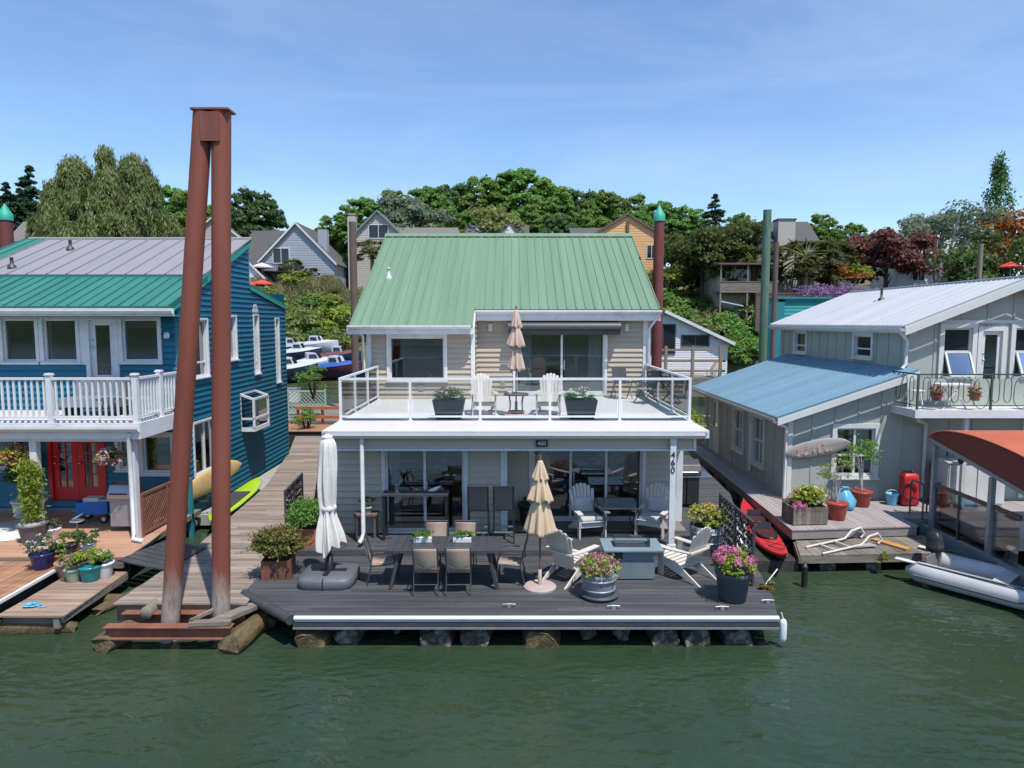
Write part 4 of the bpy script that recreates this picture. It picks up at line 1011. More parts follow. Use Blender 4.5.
def guttery(m,x,y0,y1,z,s=.11): m.prism([(x,y0,z),(x-s*.55,y0,z),(x-s,y0,z+s*.55),(x-s,y0,z+s),(x-s+.012,y0,z+s),(x-s+.012,y0,z+s*.5),(x-s*.5,y0,z+.012),(x,y0,z+.012)],(0,y1-y0,0))
guttery(m,6.99,17.75,26.2,2.76); guttery(m,10.3,17.95,27.3,5.14,.12); m.box(10.3,10.34,17.96,27.3,5.1,5.24); m.box(10.34,10.6,17.97,27.3,5.1,5.14); m.build_each('gutter', WHITE, S)
m = MB(); m.tube([(10.24,18.05,5.14),(10.42,18.15,4.98),(10.52,18.22,4.9),(10.52,18.22,4.28),(10.42,18.2,4.16)],.045,8)
m.tube([(6.9,17.85,2.78),(7.2,17.95,2.66),(7.3,18.0,2.6),(7.3,18.0,.68)],.045,8); m.tube([(7.32,20.75,2.75),(7.33,20.75,.85)],.045,8)
m.build_each('downspout', WHITE, S)
# balcony
m = MB(); m.box(10.15,16.6,17.02,SUY-.01,3.06,3.18); bs = m.build('balcony', SAGETRIM, S)
m = MB(); m.box(10.1,16.6,16.97,17.015,3.0,3.2); m.box(10.09,10.145,17.02,18.2,3.0,3.2); m.build_each('fascia', WHITE, bs)
m = MB(); m.tube([(10.3,17.1,3.03),(10.35,17.25,2.9),(10.95,17.9,2.72),(11.0,17.98,2.6),(11.0,17.98,.7)],.045,8); m.build('downspout', WHITE, bs)
m = MB(); m.box(11.45,11.55,17.1,17.2,.66,3.04); m.build('balcony_post', SAGETRIM, bs)
GI = pm('green_iron',(.045,.085,.06),.5,.1,5)
m = MB(); y=17.08; x0=10.2
m.bar((x0,y,4.09),(16.5,y,4.09),.035); m.bar((x0,y,4.09),(x0,18.25,4.09),.035); m.bar((x0,y,3.3),(16.5,y,3.3),.025); m.bar((x0,y,3.3),(x0,18.25,3.3),.025)
rl2 = m.build('railing', GI, S)
for px_ in (x0,12.05,13.9,15.8):
    m = MB(); m.bar((px_,y,3.18),(px_,y,4.1),.045); m.build('post', GI, rl2)
m = MB(); m.bar((x0,18.2,3.18),(x0,18.2,4.1),.045); m.build('post', GI, rl2)
def scroll(m, c, u, w, z0, z1):
    pts=[]; 
    for i in range(17):
        t=math.pi*i/16; pts.append(c+u*(-w*math.cos(t))+Vector((0,0,z1-w*1.6+1.6*w*math.sin(t))))
    pts=[c+u*-w+Vector((0,0,z0+.15))]+pts+[c+u*w+Vector((0,0,z0+.15))]
    m.tube(pts,.010,5)
    m.tube([c+u*(w*math.cos(t))+Vector((0,0,z0+.15-w*math.sin(t)*1.4)) for t in [math.pi*i/8 for i in range(9)]],.010,5)
m = MB(); u=Vector((1,0,0)); x=x0+.22; k=0
while x < 16.3:
    big = k%3==1; w_=.2 if big else .09
    scroll(m, Vector((x,y,0)), u, w_, 3.36, 4.02); 
    x += .36 if k%3!=2 else .30; k+=1
for yy in (17.35,17.65,17.95): scroll(m, Vector((x0,yy,0)), Vector((0,1,0)), .09, 3.36, 4.02)
m.build('scroll_work', GI, rl2)
# dock of the sage house
SD = thing('float_deck', 'pale grey board deck in front of and beside the sage house', 'deck', (9,17,.5), world=True)
m = MB()
boards(m, [(6.42,15.3),(9.5,15.6),(9.5,18.02),(7.38,18.02),(7.38,26),(6.75,26)], .65, w=.14, axis='y', seed=21)
boards(m, [(9.515,16.35),(17,16.35),(17,18.02),(9.515,18.02)], .62, w=.14, axis='y', seed=22); m.build('deck_board', DECKG, SD)
m = MB(); m.prism([(x,y,.42) for x,y in [(6.44,15.32),(9.48,15.62),(9.48,18),(7.4,18),(7.4,26),(6.77,26)]],(0,0,.195)); m.box(9.52,17,16.38,18,.38,.58); m.build_each('deck_frame', pm('grey_skirt_board',(.26,.235,.225),.75,.12,2), SD)
m = MB(); m.box(7.0,16.8,17.0,26,-.3,.4); m.build('float_body', DARKW, SD)
for yy in (16.6,17.9,19.2,20.5,21.8,23.1): 
    m = MB(); m.box(6.65,7.0,yy,yy+.35,-.2,.415); m.build('float_block', CONC, SD)
WF = thing('wood_float', 'low weathered grey wood float before the pale grey deck', 'float', (7.8,14.8,.3), world=True)
m = MB(); boards(m, [(6.2,14.3),(9.25,14.45),(9.7,15.7),(6.5,15.28)], .40, w=.15, axis='y', seed=23); m.build('float_board', OLDWOOD, WF)
m = MB(); m.bar((6.2,14.33,.29),(9.25,14.48,.29),.06,.15); m.bar((6.2,14.3,.29),(6.5,15.3,.29),.06,.15); m.box(6.6,9.3,14.6,15.5,.2,.365); m.build_each('float_frame', OLDWOOD, WF)
for x in (6.9,7.9,8.9): 
    m = MB(); m.tube([(x,14.5,.08),(x+.2,16.2,.08)],.17,10); m.build('float_log', LOG, WF)
m = MB(); m.bar((8.32,15.35,.425),(8.72,14.62,.425),.2,.04); tag(m.build('plank', pm('orange_plank',(.50,.24,.07),.7,.15,4), loc=(8.5,15,.42)),'orange plank lying across the weathered wood float','plank')
# covered slip with red roof
G = thing('boat_shelter', 'boat shelter with an arched red corrugated roof and glass side', 'shelter', (11.5,14,.3), world=True)
m = MB(); m.box(9.55,9.9,11.6,16.3,.22,.5); m.box(13.2,13.5,11.6,16.3,.22,.5); m.build_each('float_beam', SLATE, G)
def ez(y): return 2.60-.175*(16.1-y)
YA,YB2 = 10.2,16.1
def vz(y): f=(y-YA)/(YB2-YA); return ez(y)+.66*max(0,1-(2*f-1)**2)**.62
for x,y in ((9.62,15.95),(9.62,14.0),(9.62,10.4),(13.3,15.9),(13.3,12.9),(13.3,10.4)):
    m = MB(); m.box(x-.05,x+.05,y-.05,y+.05,.3,ez(y)-.06); m.build('post', GALV, G)
m = MB(); m.bar((9.62,YA,ez(YA)),(9.62,YB2,ez(YB2)),.08,.09); m.bar((13.3,YA,ez(YA)),(13.3,YB2,ez(YB2)),.08,.09); m.build_each('eave_beam', GALV, G)
m = MB(); m.box(9.67,13.25,16.03,16.11,2.57,2.65); m.build('end_beam', GALV, G)
m = MB(); ys_=[]; n=60
for i in range(n+1): t_=math.pi*i/n; ys_.append((YA+YB2)/2-(YB2-YA)/2*math.cos(t_))
rings=[]; x=9.52; j=0
while x<13.5: rings.append([Vector((x,y,vz(y)+.05+.012*math.cos(j*math.pi))) for y in ys_]); x+=.045; j+=1
m.loft(rings, closed=False); rfm = m.build('roof', ROOFR, G)
sm_ = rfm.modifiers.new('thick','SOLIDIFY'); sm_.thickness=.015
for xe in (9.60,13.32):
    m = MB(); y=YA+.02; lo=[];hi=[]; j=0
    while y<YB2-.01: o_=.012*math.cos(j*math.pi); lo.append(Vector((xe+o_,y,ez(y)+.046))); hi.append(Vector((xe+o_,y,max(ez(y)+.05,vz(y)+.03)))); y+=.045; j+=1
    m.loft([lo,hi],closed=False); m.build('end_panel', pm('shaded_red_sheet',(.22,.05,.037),.55,.1,2), G)  # darker than the roof red: shade of this side put into the colour
m = MB(); m.bar((9.66,13.2,1.55),(9.66,15.9,1.55),.06,.08); m.bar((9.66,15.05,.5),(9.66,15.05,1.6),.05); m.build_each('hand_rail', BROWNPILE, G)
m = MB(); m.box(9.64,9.652,13.2,15.9,.52,1.50); m.build('glass_panel', GLASST, G)
for p0,p1 in (((9.75,16.3),(9.75,16.75)),((10.25,16.4),(10.25,16.8))):
    pass
HR = MB()
for x in (9.98,10.4):
    HR.tube([(x,16.25,.62),(x,16.25,1.4),(x,16.32,1.48),(x,16.7,1.48),(x,16.78,1.4),(x,16.78,.62)],.022,8); HR.tube([(x,16.25,1.05),(x,16.78,1.05)],.018,6)
o = HR.build('dock_rail', CHAR, loc=(9.9,16.5,.62)); tag(o,'pair of dark tube hand rails where the grey deck meets the shelter','rail')
m = MB(); boards(m, [(9.95,14.2),(13.2,14.2),(13.2,16.33),(9.95,16.33)], .56, w=.14, seed=24); m.build('deck_board', SAGETRIM, G)
for ch in G.children: pass
G.location.x += .40
# string of small lamps under the shelter roof
m = MB(); pts=[Vector((10.1+.3*i, 15.6, 2.42-.16*math.sin(math.pi*(i%4)/4))) for i in range(12)]; m.tube(pts,.008,5); 
ls = m.build('light_string', BLACK); tag(ls,'dark cord with hanging lamps below the red shelter roof','light string')
for p in pts[1::3]: 
    b = MB(); b.lathe([(.02,-.0),(.035,-.03),(.07,-.13),(.03,-.18),(0.01,-.19)],p,8); b.build('lamp', BLACK, ls)
def hang(x,y,z,label):
    t=thing('hanging_lantern',label,'lantern',(x,y,z)); m=MB(); m.tube([(0,0,.35),(0,0,0)],.006,5); m.build('cord',BLACK,t)
    m=MB(); m.lathe([(.09,0),(.07,-.03),(.07,-.2),(.09,-.22)],n=6,smooth=False); m.build('body',BLACK,t)
hang(11.15,14.6,2.25,'black lantern hanging under the red shelter roof')
# white cabinet behind the shelter
CB = thing('storage_cabinet','cream low storage cabinet against the sage wall behind the shelter','cabinet',(12.0,17.6,.62))
m=MB(); m.box(-.75,.75,-.25,.25,.05,1.15); m.box(-.8,.8,-.3,.28,1.15,1.2); m.build('body',SAGETRIM,CB,bevel=.01)
for x in (-.72,.02): m=MB(); m.box(x,x+.7,-.275,-.252,.1,1.1); dd=m.build('door',WHITE,CB); m=MB(); m.box(x+.32,x+.36,-.29,-.275,.6,.75); m.build('handle',BLACK,dd)
# ------------------------------------------------------------------ furniture makers
def adirondack(label, loc, rz, cushion=False, group=None, mat=CREAM, sc_=1.0):
    t = thing('adirondack_chair', label, 'chair', loc, rz, group); t.scale=(sc_,)*3
    for s in (-1,1):
        m = MB(); x = s*.27
        m.prism([(x-.015,-.40,.36),(x-.015,-.40,.25),(x-.015,.46,.0),(x-.015,.56,.0),(x-.015,.14,.25),(x-.015,.0,.33)],(.03,0,0)); m.build('leg', mat, t, bevel=.004)
        m = MB(); m.box(s*.30-.018,s*.30+.018,-.38,-.26,0,.55); m.build('leg', mat, t, bevel=.004)
        m = MB(); m.prism([(s*.31-.06,-.46,.555),(s*.31+.06,-.46,.555),(s*.31+.085,-.1,.555),(s*.31+.05,.34,.575),(s*.31-.03,.34,.575),(s*.31-.05,-.1,.555)],(0,0,.025)); m.build('arm', mat, t, bevel=.004)
    m = MB()
    for i in range(7):
        f = i/6; y=-.40+.52*f; z=.375-.13*f; m.cbox((0,y,z),(.53,.07,.022),rx=-math.atan(.25))
    m.build('seat', mat, t, bevel=.004)
    m = MB(); A = Vector((0,.14,.24)); U = Vector((0,.30,.80)).normalized(); 
    for i in range(7):
        q = (i-3); bx = q*.062; tx = q*.088; L = .86-.013*q*q*1.2
        b = A+Vector((bx,0,0)); e = A+Vector((tx,0,0))+U*L
        n = Vector((0,U.z,-U.y))*-1; w0,w1=.026,.039
        pts=[b+Vector((-w0,0,0)), b+Vector((w0,0,0)), e+Vector((w1,0,0))-U*.02, e+Vector((w1*.55,0,0))+U*.012, e+Vector((-w1*.55,0,0))+U*.012, e+Vector((-w1,0,0))-U*.02]
        m.prism(pts, n*-.022)
    m.build('backrest', mat, t)
    m = MB(); m.box(-.25,.25,-.385,-.36,.25,.345); m.bar((-.29,.33,.565),(.29,.33,.565),.05,.03); m.bar((-.24,.175,.28),(.24,.175,.28),.05,.025); m.build_each('stretcher', mat, t)
    if cushion:
        m = MB(); m.box(-.25,.25,-.36,.12,.365,.45); m.build('seat_cushion', CUSH, t, bevel=.03)
        m = MB(); m.M = Matrix.Translation((0,.26,.56)) @ Matrix.Rotation(R(-20),4,'X'); m.box(-.22,.22,-.06,.05,-.14,.2); m.build('back_cushion', CUSH, t, bevel=.04)
    return t
AG='cream adirondack chairs'
adirondack('cream adirondack chair with its back to us between the tan umbrella and fire table', (1.10,12.62,D0), R(140), group=AG)
adirondack('cream adirondack chair right of the fire table facing away to the left', (3.30,12.72,D0), R(-140), group=AG)
adirondack('cream adirondack chair with grey cushion left of the glass table in the porch shade', (1.68,14.95,D1), R(14), True, AG)
adirondack('cream adirondack chair with grey cushions right of the glass table in the porch shade', (3.18,15.0,D1), R(-28), True, AG)
adirondack('pale adirondack chair on the upper deck left of the small bistro table', (-.72,16.75,UZ), R(8), False, AG, CREAM, .93)
adirondack('pale adirondack chair on the upper deck right of the small bistro table', (.92,16.75,UZ), R(-8), False, AG, CREAM, .93)

def sling_chair(label, loc, rz, group):
    t = thing('dining_chair', label, 'chair', loc, rz, group)
    fr = CHAR
    for s in (-1,1):
        x=s*.235
        m=MB(); m.tube([(x,-.24,0),(x,-.25,.42),(x,-.2,.62),(x,.0,.645),(x,.16,.63)],.013,8); m.build('leg',fr,t)
        m=MB(); m.tube([(x,.30,0),(x,.20,.40),(x,.25,.62),(x,.33,.92)],.013,8); m.build('leg',fr,t)
    m=MB(); m.tube([(-.235,.33,.92),(.235,.33,.92)],.013,8); m.tube([(-.235,-.25,.42),(.235,-.25,.42)],.012,8); m.tube([(-.235,.24,.2),(.235,.24,.2)],.010,8)
    m.tube([(-.235,-.25,.42),(-.235,.2,.40)],.012,8); m.tube([(.235,-.25,.42),(.235,.2,.40)],.012,8)
    m.build_each('chair_frame',fr,t)
    m=MB(); m.tube([(.225*math.cos(t_),.25+.03*math.sin(t_),.62-.10*math.sin(t_)) for t_ in [math.pi*i/8 for i in range(8,-1,-1)]],.010,6); m.build('back_brace',fr,t)
    m=MB(); rows=[]
    for i in range(9): f=i/8; rows.append([Vector((-.222,-.25+.45*f,.425-.035*math.sin(math.pi*f))),Vector((.222,-.25+.45*f,.425-.035*math.sin(math.pi*f)))])
    m.loft(rows,closed=False); o=m.build('seat',TANF,t); k=o.modifiers.new('t','SOLIDIFY'); k.thickness=.008
    m=MB(); rows=[]
    for i in range(9): f=i/8; rows.append([Vector((x,.212+.12*f+.02*math.sin(math.pi*f),.44+.47*f)) for x in (-.222,.222)])
    m.loft(rows,closed=False); o=m.build('backrest',TANF,t); k=o.modifiers.new('t','SOLIDIFY'); k.thickness=.008
    return t
# dining set
TX,TY = -1.24,12.38
t = thing('dining_table','long dark slatted outdoor dining table with two white planters on it','table',(TX,TY,D0))
m=MB()
for i in range(14): x=-1.06+i*.1525; m.box(x,x+.145,-.40,.40,.715,.74)
m.box(-1.07,1.07,-.43,-.401,.70,.742); m.box(-1.07,1.07,.401,.43,.70,.742)
m.build('tabletop',CHAR,t)
for s in (-1,1):
    for r in (-1,1):
        m=MB(); m.bar((s*.98,r*.36,0),(s*.80,r*.30,.715),.07,.05); m.build('leg',CHAR,t)
m=MB(); m.bar((-.9,0,.3),(.9,0,.3),.05,.04); m.bar((-.9,-.33,.3),(-.9,.33,.3),.05,.04); m.bar((.9,-.33,.3),(.9,.33,.3),.05,.04); m.build('stretcher',CHAR,t)
SG='tan sling dining chairs'
c0=sling_chair('tan sling chair, back to us, before the left white trough of the dining table',(-1.53,TY-.40,D0),R(180),SG); c0.scale=(.92,.95,.97)
dup(c0,(-.96,TY-.40,D0),R(182),'tan sling chair, back to us, before the right white trough of the dining table')
dup(c0,(-1.49,TY+.62,D0),R(2),'tan sling chair behind the dining table, nearer the left white planter')
dup(c0,(-.94,TY+.62,D0),R(-3),'tan sling chair behind the dining table, nearer the right white planter')
dup(c0,(TX-1.18,TY+.03,D0),R(98),'tan sling chair at the left head of the dining table beside the ivory umbrella')
dup(c0,(TX+1.22,TY+.0,D0),R(-95),'tan sling chair at the right head of the dining table beside the tan umbrella')
for i,(dx,lb) in enumerate(((-.43,'left'),(.31,'right'))):
    t=thing('table_planter','small white trough of bright green succulents at the %s of the dining table'%lb,'planter',(TX+dx,TY+.08,D0+.744),0,'white troughs on the dining table')
    m=MB(); m.prism([(-.17,-.06,0),(.17,-.06,0),(.17,.06,0),(-.17,.06,0)],(0,0,.09)); m.build('trough',WHITEW,t,bevel=.006)
    bush('foliage',t,(0,0,.13),(.20,.10,.09),620,.04,leafmat('bright_green_leaf',[(.08,.22,.02),(.13,.32,.04),(.22,.42,.08)]),seed=31+i)
# bar table and chairs on the porch
t=thing('bar_table','tall narrow black bar table in front of the left sliding doors','table',(-2.1,14.62,D1))
m=MB(); m.box(-.72,.72,-.2,.2,.98,1.02); m.build('tabletop',CHAR,t)
for x in (-.68,.68):
    for y in (-.16,.16): m=MB(); m.box(x-.025,x+.025,y-.025,y+.025,0,.98); m.build('leg',BLACK,t)
m=MB(); 
for y in (-.16,.16): m.box(-.65,.65,y-.012,y+.012,.28,.32)
m.build_each('stretcher',BLACK,t)
t=thing('ornament','small silver branching ornament on the bar table','ornament',(-2.5,14.6,D1+1.02)); m=MB(); m.lathe([(.07,0),(.05,.02),(.02,.05),(.02,.1)],n=10); rnd=random.Random(3)
for i in range(9): a=rnd.uniform(0,6.3); m.tube([(0,0,.09),(.08*math.cos(a),.08*math.sin(a),.16+.1*rnd.random()),(.14*math.cos(a),.12*math.sin(a),.16+.2*rnd.random())],[.012,.014,.004],5)
m.build('body',GALV,t)
t=thing('ornament','white folded cloth bird shape on the bar table','ornament',(-1.68,14.6,D1+1.02)); m=MB(); m.loft([[Vector((-.14+.28*f,.05*math.cos(a)*math.sin(math.pi*min(1,f*1.0+.05)),.05+.10*f*f+.05*math.sin(a)*math.sin(math.pi*(f*.9+.08)))) for a in [2*math.pi*k/8 for k in range(8)]] for f in [i/8 for i in range(9)]],caps=True); m.build('body',WHITE,t)
def barchair(label,loc,rz):
    t=thing('bar_chair',label,'chair',loc,rz,'tall charcoal bar chairs')
    for s in (-1,1):
        m=MB(); m.bar((s*.22,-.2,0),(s*.21,-.2,.72),.03); m.build('leg',BLACK,t)
        m=MB(); m.bar((s*.22,.24,0),(s*.21,.2,.72),.03); m.build('leg',BLACK,t)
        m=MB(); m.bar((s*.21,-.2,.72),(s*.21,.2,.72),.03); m.bar((s*.21,.2,.72),(s*.21,.30,1.27),.03); m.build('side_frame',BLACK,t)
    m=MB(); m.box(-.2,.2,-.2,.2,.715,.735); m.build('seat',CHAR,t)
    m=MB(); m.M=Matrix.Translation((0,.25,1.0))@Matrix.Rotation(R(-10),4,'X'); m.box(-.22,.22,-.01,.01,-.26,.28); m.build('backrest',CHAR,t)
    m=MB(); m.bar((-.2,-.2,.25),(.2,-.2,.25),.025); m.bar((-.2,.22,.25),(.2,.22,.25),.025); m.build('foot_rail',GALV,t)
    return t
b=barchair('tall charcoal bar chair next to the left sliding doors',(-.72,14.42,D1),R(180)); dup(b,(-.18,14.45,D1),R(180),'tall charcoal bar chair next to the dark pot on the porch')
# small plant table
t=thing('plant_stand','small dark wooden side table holding a plant at the left porch wall','table',(-3.2,14.72,D1)); m=MB(); m.box(-.25,.25,-.17,.17,.5,.54); m.build('tabletop',BROWNPILE,t)
for x in (-.2,.2):
    for y in (-.13,.13): m=MB(); m.box(x-.02,x+.02,y-.02,y+.02,0,.5); m.build('leg',BROWNPILE,t)
def pot(t, prof, mat, n=24, name='pot', soil=True, **k):
    m=MB(); m.lathe(prof,n=n,**k); p=m.build(name,mat,t)
    if soil:
        r,z=prof[-1]; m=MB(); m.lathe([(r*.93,z-.035),(.001,z-.02)],n=n,**k); m.build('soil',SOIL,t)
    return p
def round_pot(r,h,lip=.02): return [(r*.72,0),(r*.75,.01),(r*.95,h*.75),(r,h-.045),(r+lip,h-.04),(r+lip,h),(r-.01,h)]
t=thing('potted_plant','small plant in a pale pot on the dark side table','plant',(-3.17,14.7,D1+.54)); pot(t,round_pot(.09,.15,.01),CUSH); bush('foliage',t,(0,0,.24),(.16,.16,.13),260,.06,LD,seed=41)
t=thing('potted_plant','large glossy dark pot with a low plant at the porch wall beside the bar chairs','plant',(.42,15.55,D1)); pot(t,round_pot(.27,.52,.035),BLACK); bush('foliage',t,(0,0,.55),(.22,.22,.1),300,.06,LD,seed=42)
# glass side table in porch
t=thing('glass_table','square glass topped patio table with curved dark legs between the porch chairs','table',(2.35,14.9,D1))
m=MB(); m.box(-.43,.43,-.43,.43,.70,.712); m.build('tabletop',TABLEG,t); m=MB()
for a,b_ in (((-.44,-.44),(.44,-.44)),((.44,-.44),(.44,.44)),((.44,.44),(-.44,.44)),((-.44,.44),(-.44,-.44))): m.bar((*a,.70),(*b_,.70),.03,.03)
m.build('table_frame',CHAR,t)
for s in (-1,1):
    for r in (-1,1): m=MB(); m.tube([(s*.44,r*.44,0),(s*.36,r*.36,.16),(s*.30,r*.30,.42),(s*.40,r*.40,.69)],.014,8); m.build('leg',CHAR,t)
# fire table
t=thing('fire_table','slate blue fire pit table with a glass wind guard between two cream chairs','fire table',(2.28,12.75,D0))
m=MB(); m.box(-.40,.40,-.27,.27,.02,.36)
for k in range(8): z=.04+.04*k; m.box(-.404,.404,-.274,.274,z,z+.028)
m.build('base',SLATE,t); m=MB(); m.box(-.38,.38,-.25,.25,.36,.57); m.build('cabinet',SLATE,t); m=MB(); m.box(-.36,-.2,-.262,-.251,.40,.53); m.build('control_panel',BLACK,t)
m=MB(); 
for a in ((-.56,.56,-.37,-.16),(-.56,.56,.16,.37),(-.56,-.32,-.16,.16),(.32,.56,-.16,.16)): m.box(*a,.572,.60)
m.build('tabletop',pm('slate_blue_top',(.20,.27,.30),.5,.08,3),t); m=MB(); m.box(-.315,.315,-.155,.155,.55,.58); m.build('burner',BLACK,t)
m=MB()
for a in ((-.33,.33,-.172,-.166),(-.33,.33,.166,.172),(-.33,-.324,-.166,.166),(.324,.33,-.166,.166)): m.box(*a,.601,.74)
m.build('wind_guard',GLASSR,t)
# umbrellas
def tier_umbrella(label, loc, H_, pole, tiers, mat, name='patio_umbrella', base=True):
    t=thing(name,label,'umbrella',loc); m=MB(); m.tube([(0,0,.03),(0,0,H_)],.019,10); m.build('pole',BROWNPILE,t)
    if base:
        m=MB(); m.lathe([(.30,0),(.30,.03),(.27,.05),(.045,.06)],n=28,smooth=False); m.lathe([(.035,.06),(.032,.34),(.0,.34)],n=14); m.build('base',pm('rose_stone_base',(.42,.33,.30),.8,.1,5),t)
    for i,(z0,z1,r0,r1) in enumerate(tiers):
        m=MB(); rnd=random.Random(i*7+int(H_*100)); ph=rnd.random()*6; n=80; rings=[]; k=12
        for j in range(k+1):
            f=j/k; rr=r1+(r0-r1)*f**.9; ring=[]
            for q in range(n):
                a=2*math.pi*q/n; fold=1-.42*f**.7*(.5+.5*math.cos(8*a+ph))**.7-.09*f*math.cos(3*a+ph*2)-.05*f*math.cos(24*a+ph); dz=-.03*f*f*math.cos(8*a+ph)+.02*f*f*math.cos(5*a+ph)
                ring.append(Vector((rr*fold*math.cos(a),rr*fold*math.sin(a),z1+(z0-z1)*f+dz)))
            rings.append(ring)
        m.loft(rings); o=m.build('canopy',mat,t); s=o.modifiers.new('t','SOLIDIFY'); s.thickness=.006
    m=MB(); m.lathe([(.02,H_-.02),(.03,H_+.02),(.015,H_+.05),(.028,H_+.075),(0,H_+.10)],n=10); m.build('finial',BROWNPILE,t)
    return t
tier_umbrella('closed tan three tier patio umbrella on a round stone base beside the dining table',(.51,12.12,D0),2.36,0,[(1.02,1.72,.31,.10),(1.62,2.08,.25,.08),(2.0,2.36,.16,.03)],UMBT)
tier_umbrella('closed rose beige three tier umbrella standing in the bistro table on the upper deck',(.10,16.45,UZ),2.55,0,[(1.10,1.72,.225,.07),(1.66,2.2,.235,.06),(2.12,2.55,.15,.03)],UMBP)
# bistro table
t=thing('bistro_table','small dark round bistro table on the upper deck with curved legs','table',(.10,16.45,UZ)); m=MB(); m.lathe([(.30,.50),(.31,.52),(.30,.54),(.03,.54)],n=28); m.lathe([(.03,.54),(.03,.50),(.30,.50)],n=28); m.build('tabletop',pm('brown_cast_metal',(.10,.085,.08),.5,.1,5),t)
for k in range(4):
    a=R(45+90*k); c,s=math.cos(a),math.sin(a); m=MB(); m.tube([(c*.24,s*.24,.5),(c*.20,s*.20,.3),(c*.22,s*.22,.1),(c*.29,s*.29,0)],.018,6); m.build('leg',BROWNPILE,t)
m=MB(); m.lathe([(.2,.09),(.21,.11),(.03,.12)],n=20); m.build('shelf',BROWNPILE,t)
m=MB(); m.lathe([(.05,0),(.06,.05),(.055,.06),(.0,.05)],n=14); o=m.build('bowl',WHITE); o.location=(-.06,16.35,UZ+.542); tag(o,'small white bowl on the bistro table','bowl')
# folding chairs right back of upper deck
def patio_chair(label,loc,rz):
    t=thing('patio_chair',label,'chair',loc,rz,'dark sling chairs at the upper deck corner')
    for s in (-1,1):
        m=MB(); m.bar((s*.24,-.25,0),(s*.24,.22,.62),.022); m.build('leg',CHAR,t); m=MB(); m.bar((s*.26,.28,0),(s*.26,-.22,.6),.022); m.build('leg',CHAR,t)
        m=MB(); m.bar((s*.26,-.28,.61),(s*.26,.28,.63),.04,.02); m.build('arm',CHAR,t)
    m=MB(); m.box(-.22,.22,-.22,.2,.40,.42); m.build('seat',TANF,t); m=MB(); m.M=Matrix.Translation((0,.25,.66))@Matrix.Rotation(R(-14),4,'X'); m.box(-.22,.22,-.01,.01,-.24,.26); m.build('backrest',CHAR,t); return t
b=patio_chair('dark sling chair against the beige wall at the right of the upper deck',(3.25,20.1,UZ),R(10)); dup(b,(3.72,18.9,UZ),R(-70),'dark sling chair beside the right glass railing of the upper deck')
# planters on upper deck
for i,(x,lb,fl) in enumerate(((-1.48,'left',None),(1.62,'right',WHTP))):
    t=thing('planter','square dark green planter with grassy herbs behind the upper railing, at the %s chair'%lb,'planter',(x,16.0,UZ+.003),0,'dark planters on the upper deck')
    m=MB(); a,b_=.29,.37; v0=[(-a,-a*.8,0),(a,-a*.8,0),(a,a*.8,0),(-a,a*.8,0)]; v1=[(-b_,-b_*.8,.45),(b_,-b_*.8,.45),(b_,b_*.8,.45),(-b_,b_*.8,.45)]
    m.loft([[Vector(q) for q in v0],[Vector(q) for q in v1],[Vector((q[0]*.93,q[1]*.92,.45)) for q in v1],[Vector((q[0]*.9,q[1]*.9,.40)) for q in v1]],smooth=False,caps=True); m.build('pot',GPOT,t)
    bush('foliage',t,(0,0,.5),(.36,.28,.17),900,.07,LG,seed=50+i,elong=.3); flowers('blossom',t,(0,0,.56),(.34,.26,.17),46,.03,5,.03,WHTP if i else LAV,seed=51+i)

# ------------------------------------------------------------------ pots on the main deck
def box_bush(label,loc,rz,mat,sx,sy,h,leaf,r,seed,n=2600,name='planter_bush'):
    t=thing(name,label,'plant',loc,rz); m=MB(); m.prism([(-sx*.94,-sy*.94,0),(sx*.94,-sy*.94,0),(sx*.94,sy*.94,0),(-sx*.94,sy*.94,0)],(0,0,.03))
    for a in ((-sx,sx,-sy,-sy+.03),(-sx,sx,sy-.03,sy),(-sx,-sx+.03,-sy+.03,sy-.03),(sx-.03,sx,-sy+.03,sy-.03)): m.box(*a,.0,h)
    m.build('planter',mat,t); m=MB(); m.box(-sx+.03,sx-.03,-sy+.03,sy-.03,h-.08,h-.05); m.build('soil',SOIL,t)
    bush('foliage',t,(0,0,h+r*.55),(r*1.05,r*1.0,r*.82),n,.062,leaf,seed=seed); return t
box_bush('bronze tinged round bush in a rusty planter at the left corner of the dark deck',(-4.48,12.75,D0),R(8),TERRA,.27,.27,.36,leafmat('bronze_green_leaf',[(.06,.10,.015),(.14,.17,.03),(.26,.2,.07),(.32,.27,.12)]),.40,61,3800)
box_bush('bright green bush in a square orange brown planter behind the bronze bush',(-4.36,14.35,D1),R(4),TERRAO,.27,.27,.36,LG,.38,62,3600)
t=thing('planter_box','dark low planter box tucked behind the orange brown planter','planter',(-3.95,15.6,D1)) if False else None
# barrel with rose flowers
def barrel(t,r,h,ring=True):
    prof=[(r*.82,0),(r*.95,h*.35),(r,h*.7),(r*1.02,h),(r*.94,h),(r*.93,h-.05)]
    m=MB(); m.lathe(prof,n=28,jit=lambda a,z:1+.008*math.cos(14*a)); p=m.build('barrel',BARREL,t)
    for z,k in ((h*.28,.945),(h*.72,1.015)): m=MB(); m.lathe([(r*k,z-.02),(r*k+.008,z-.02),(r*k+.008,z+.02),(r*k,z+.02)],n=28); m.build('hoop',GALV,p)
    m=MB(); m.lathe([(r*.92,h-.05),(.001,h-.03)],n=24); m.build('soil',SOIL,t)
t=thing('flower_barrel','half barrel of dusty rose flowers on a dark saucer at the deck front','flower pot',(1.54,11.74,D0)); m=MB(); m.lathe([(.30,0),(.36,.05),(.35,.07),(.05,.07)],n=28); m.build('saucer',DPOT,t)
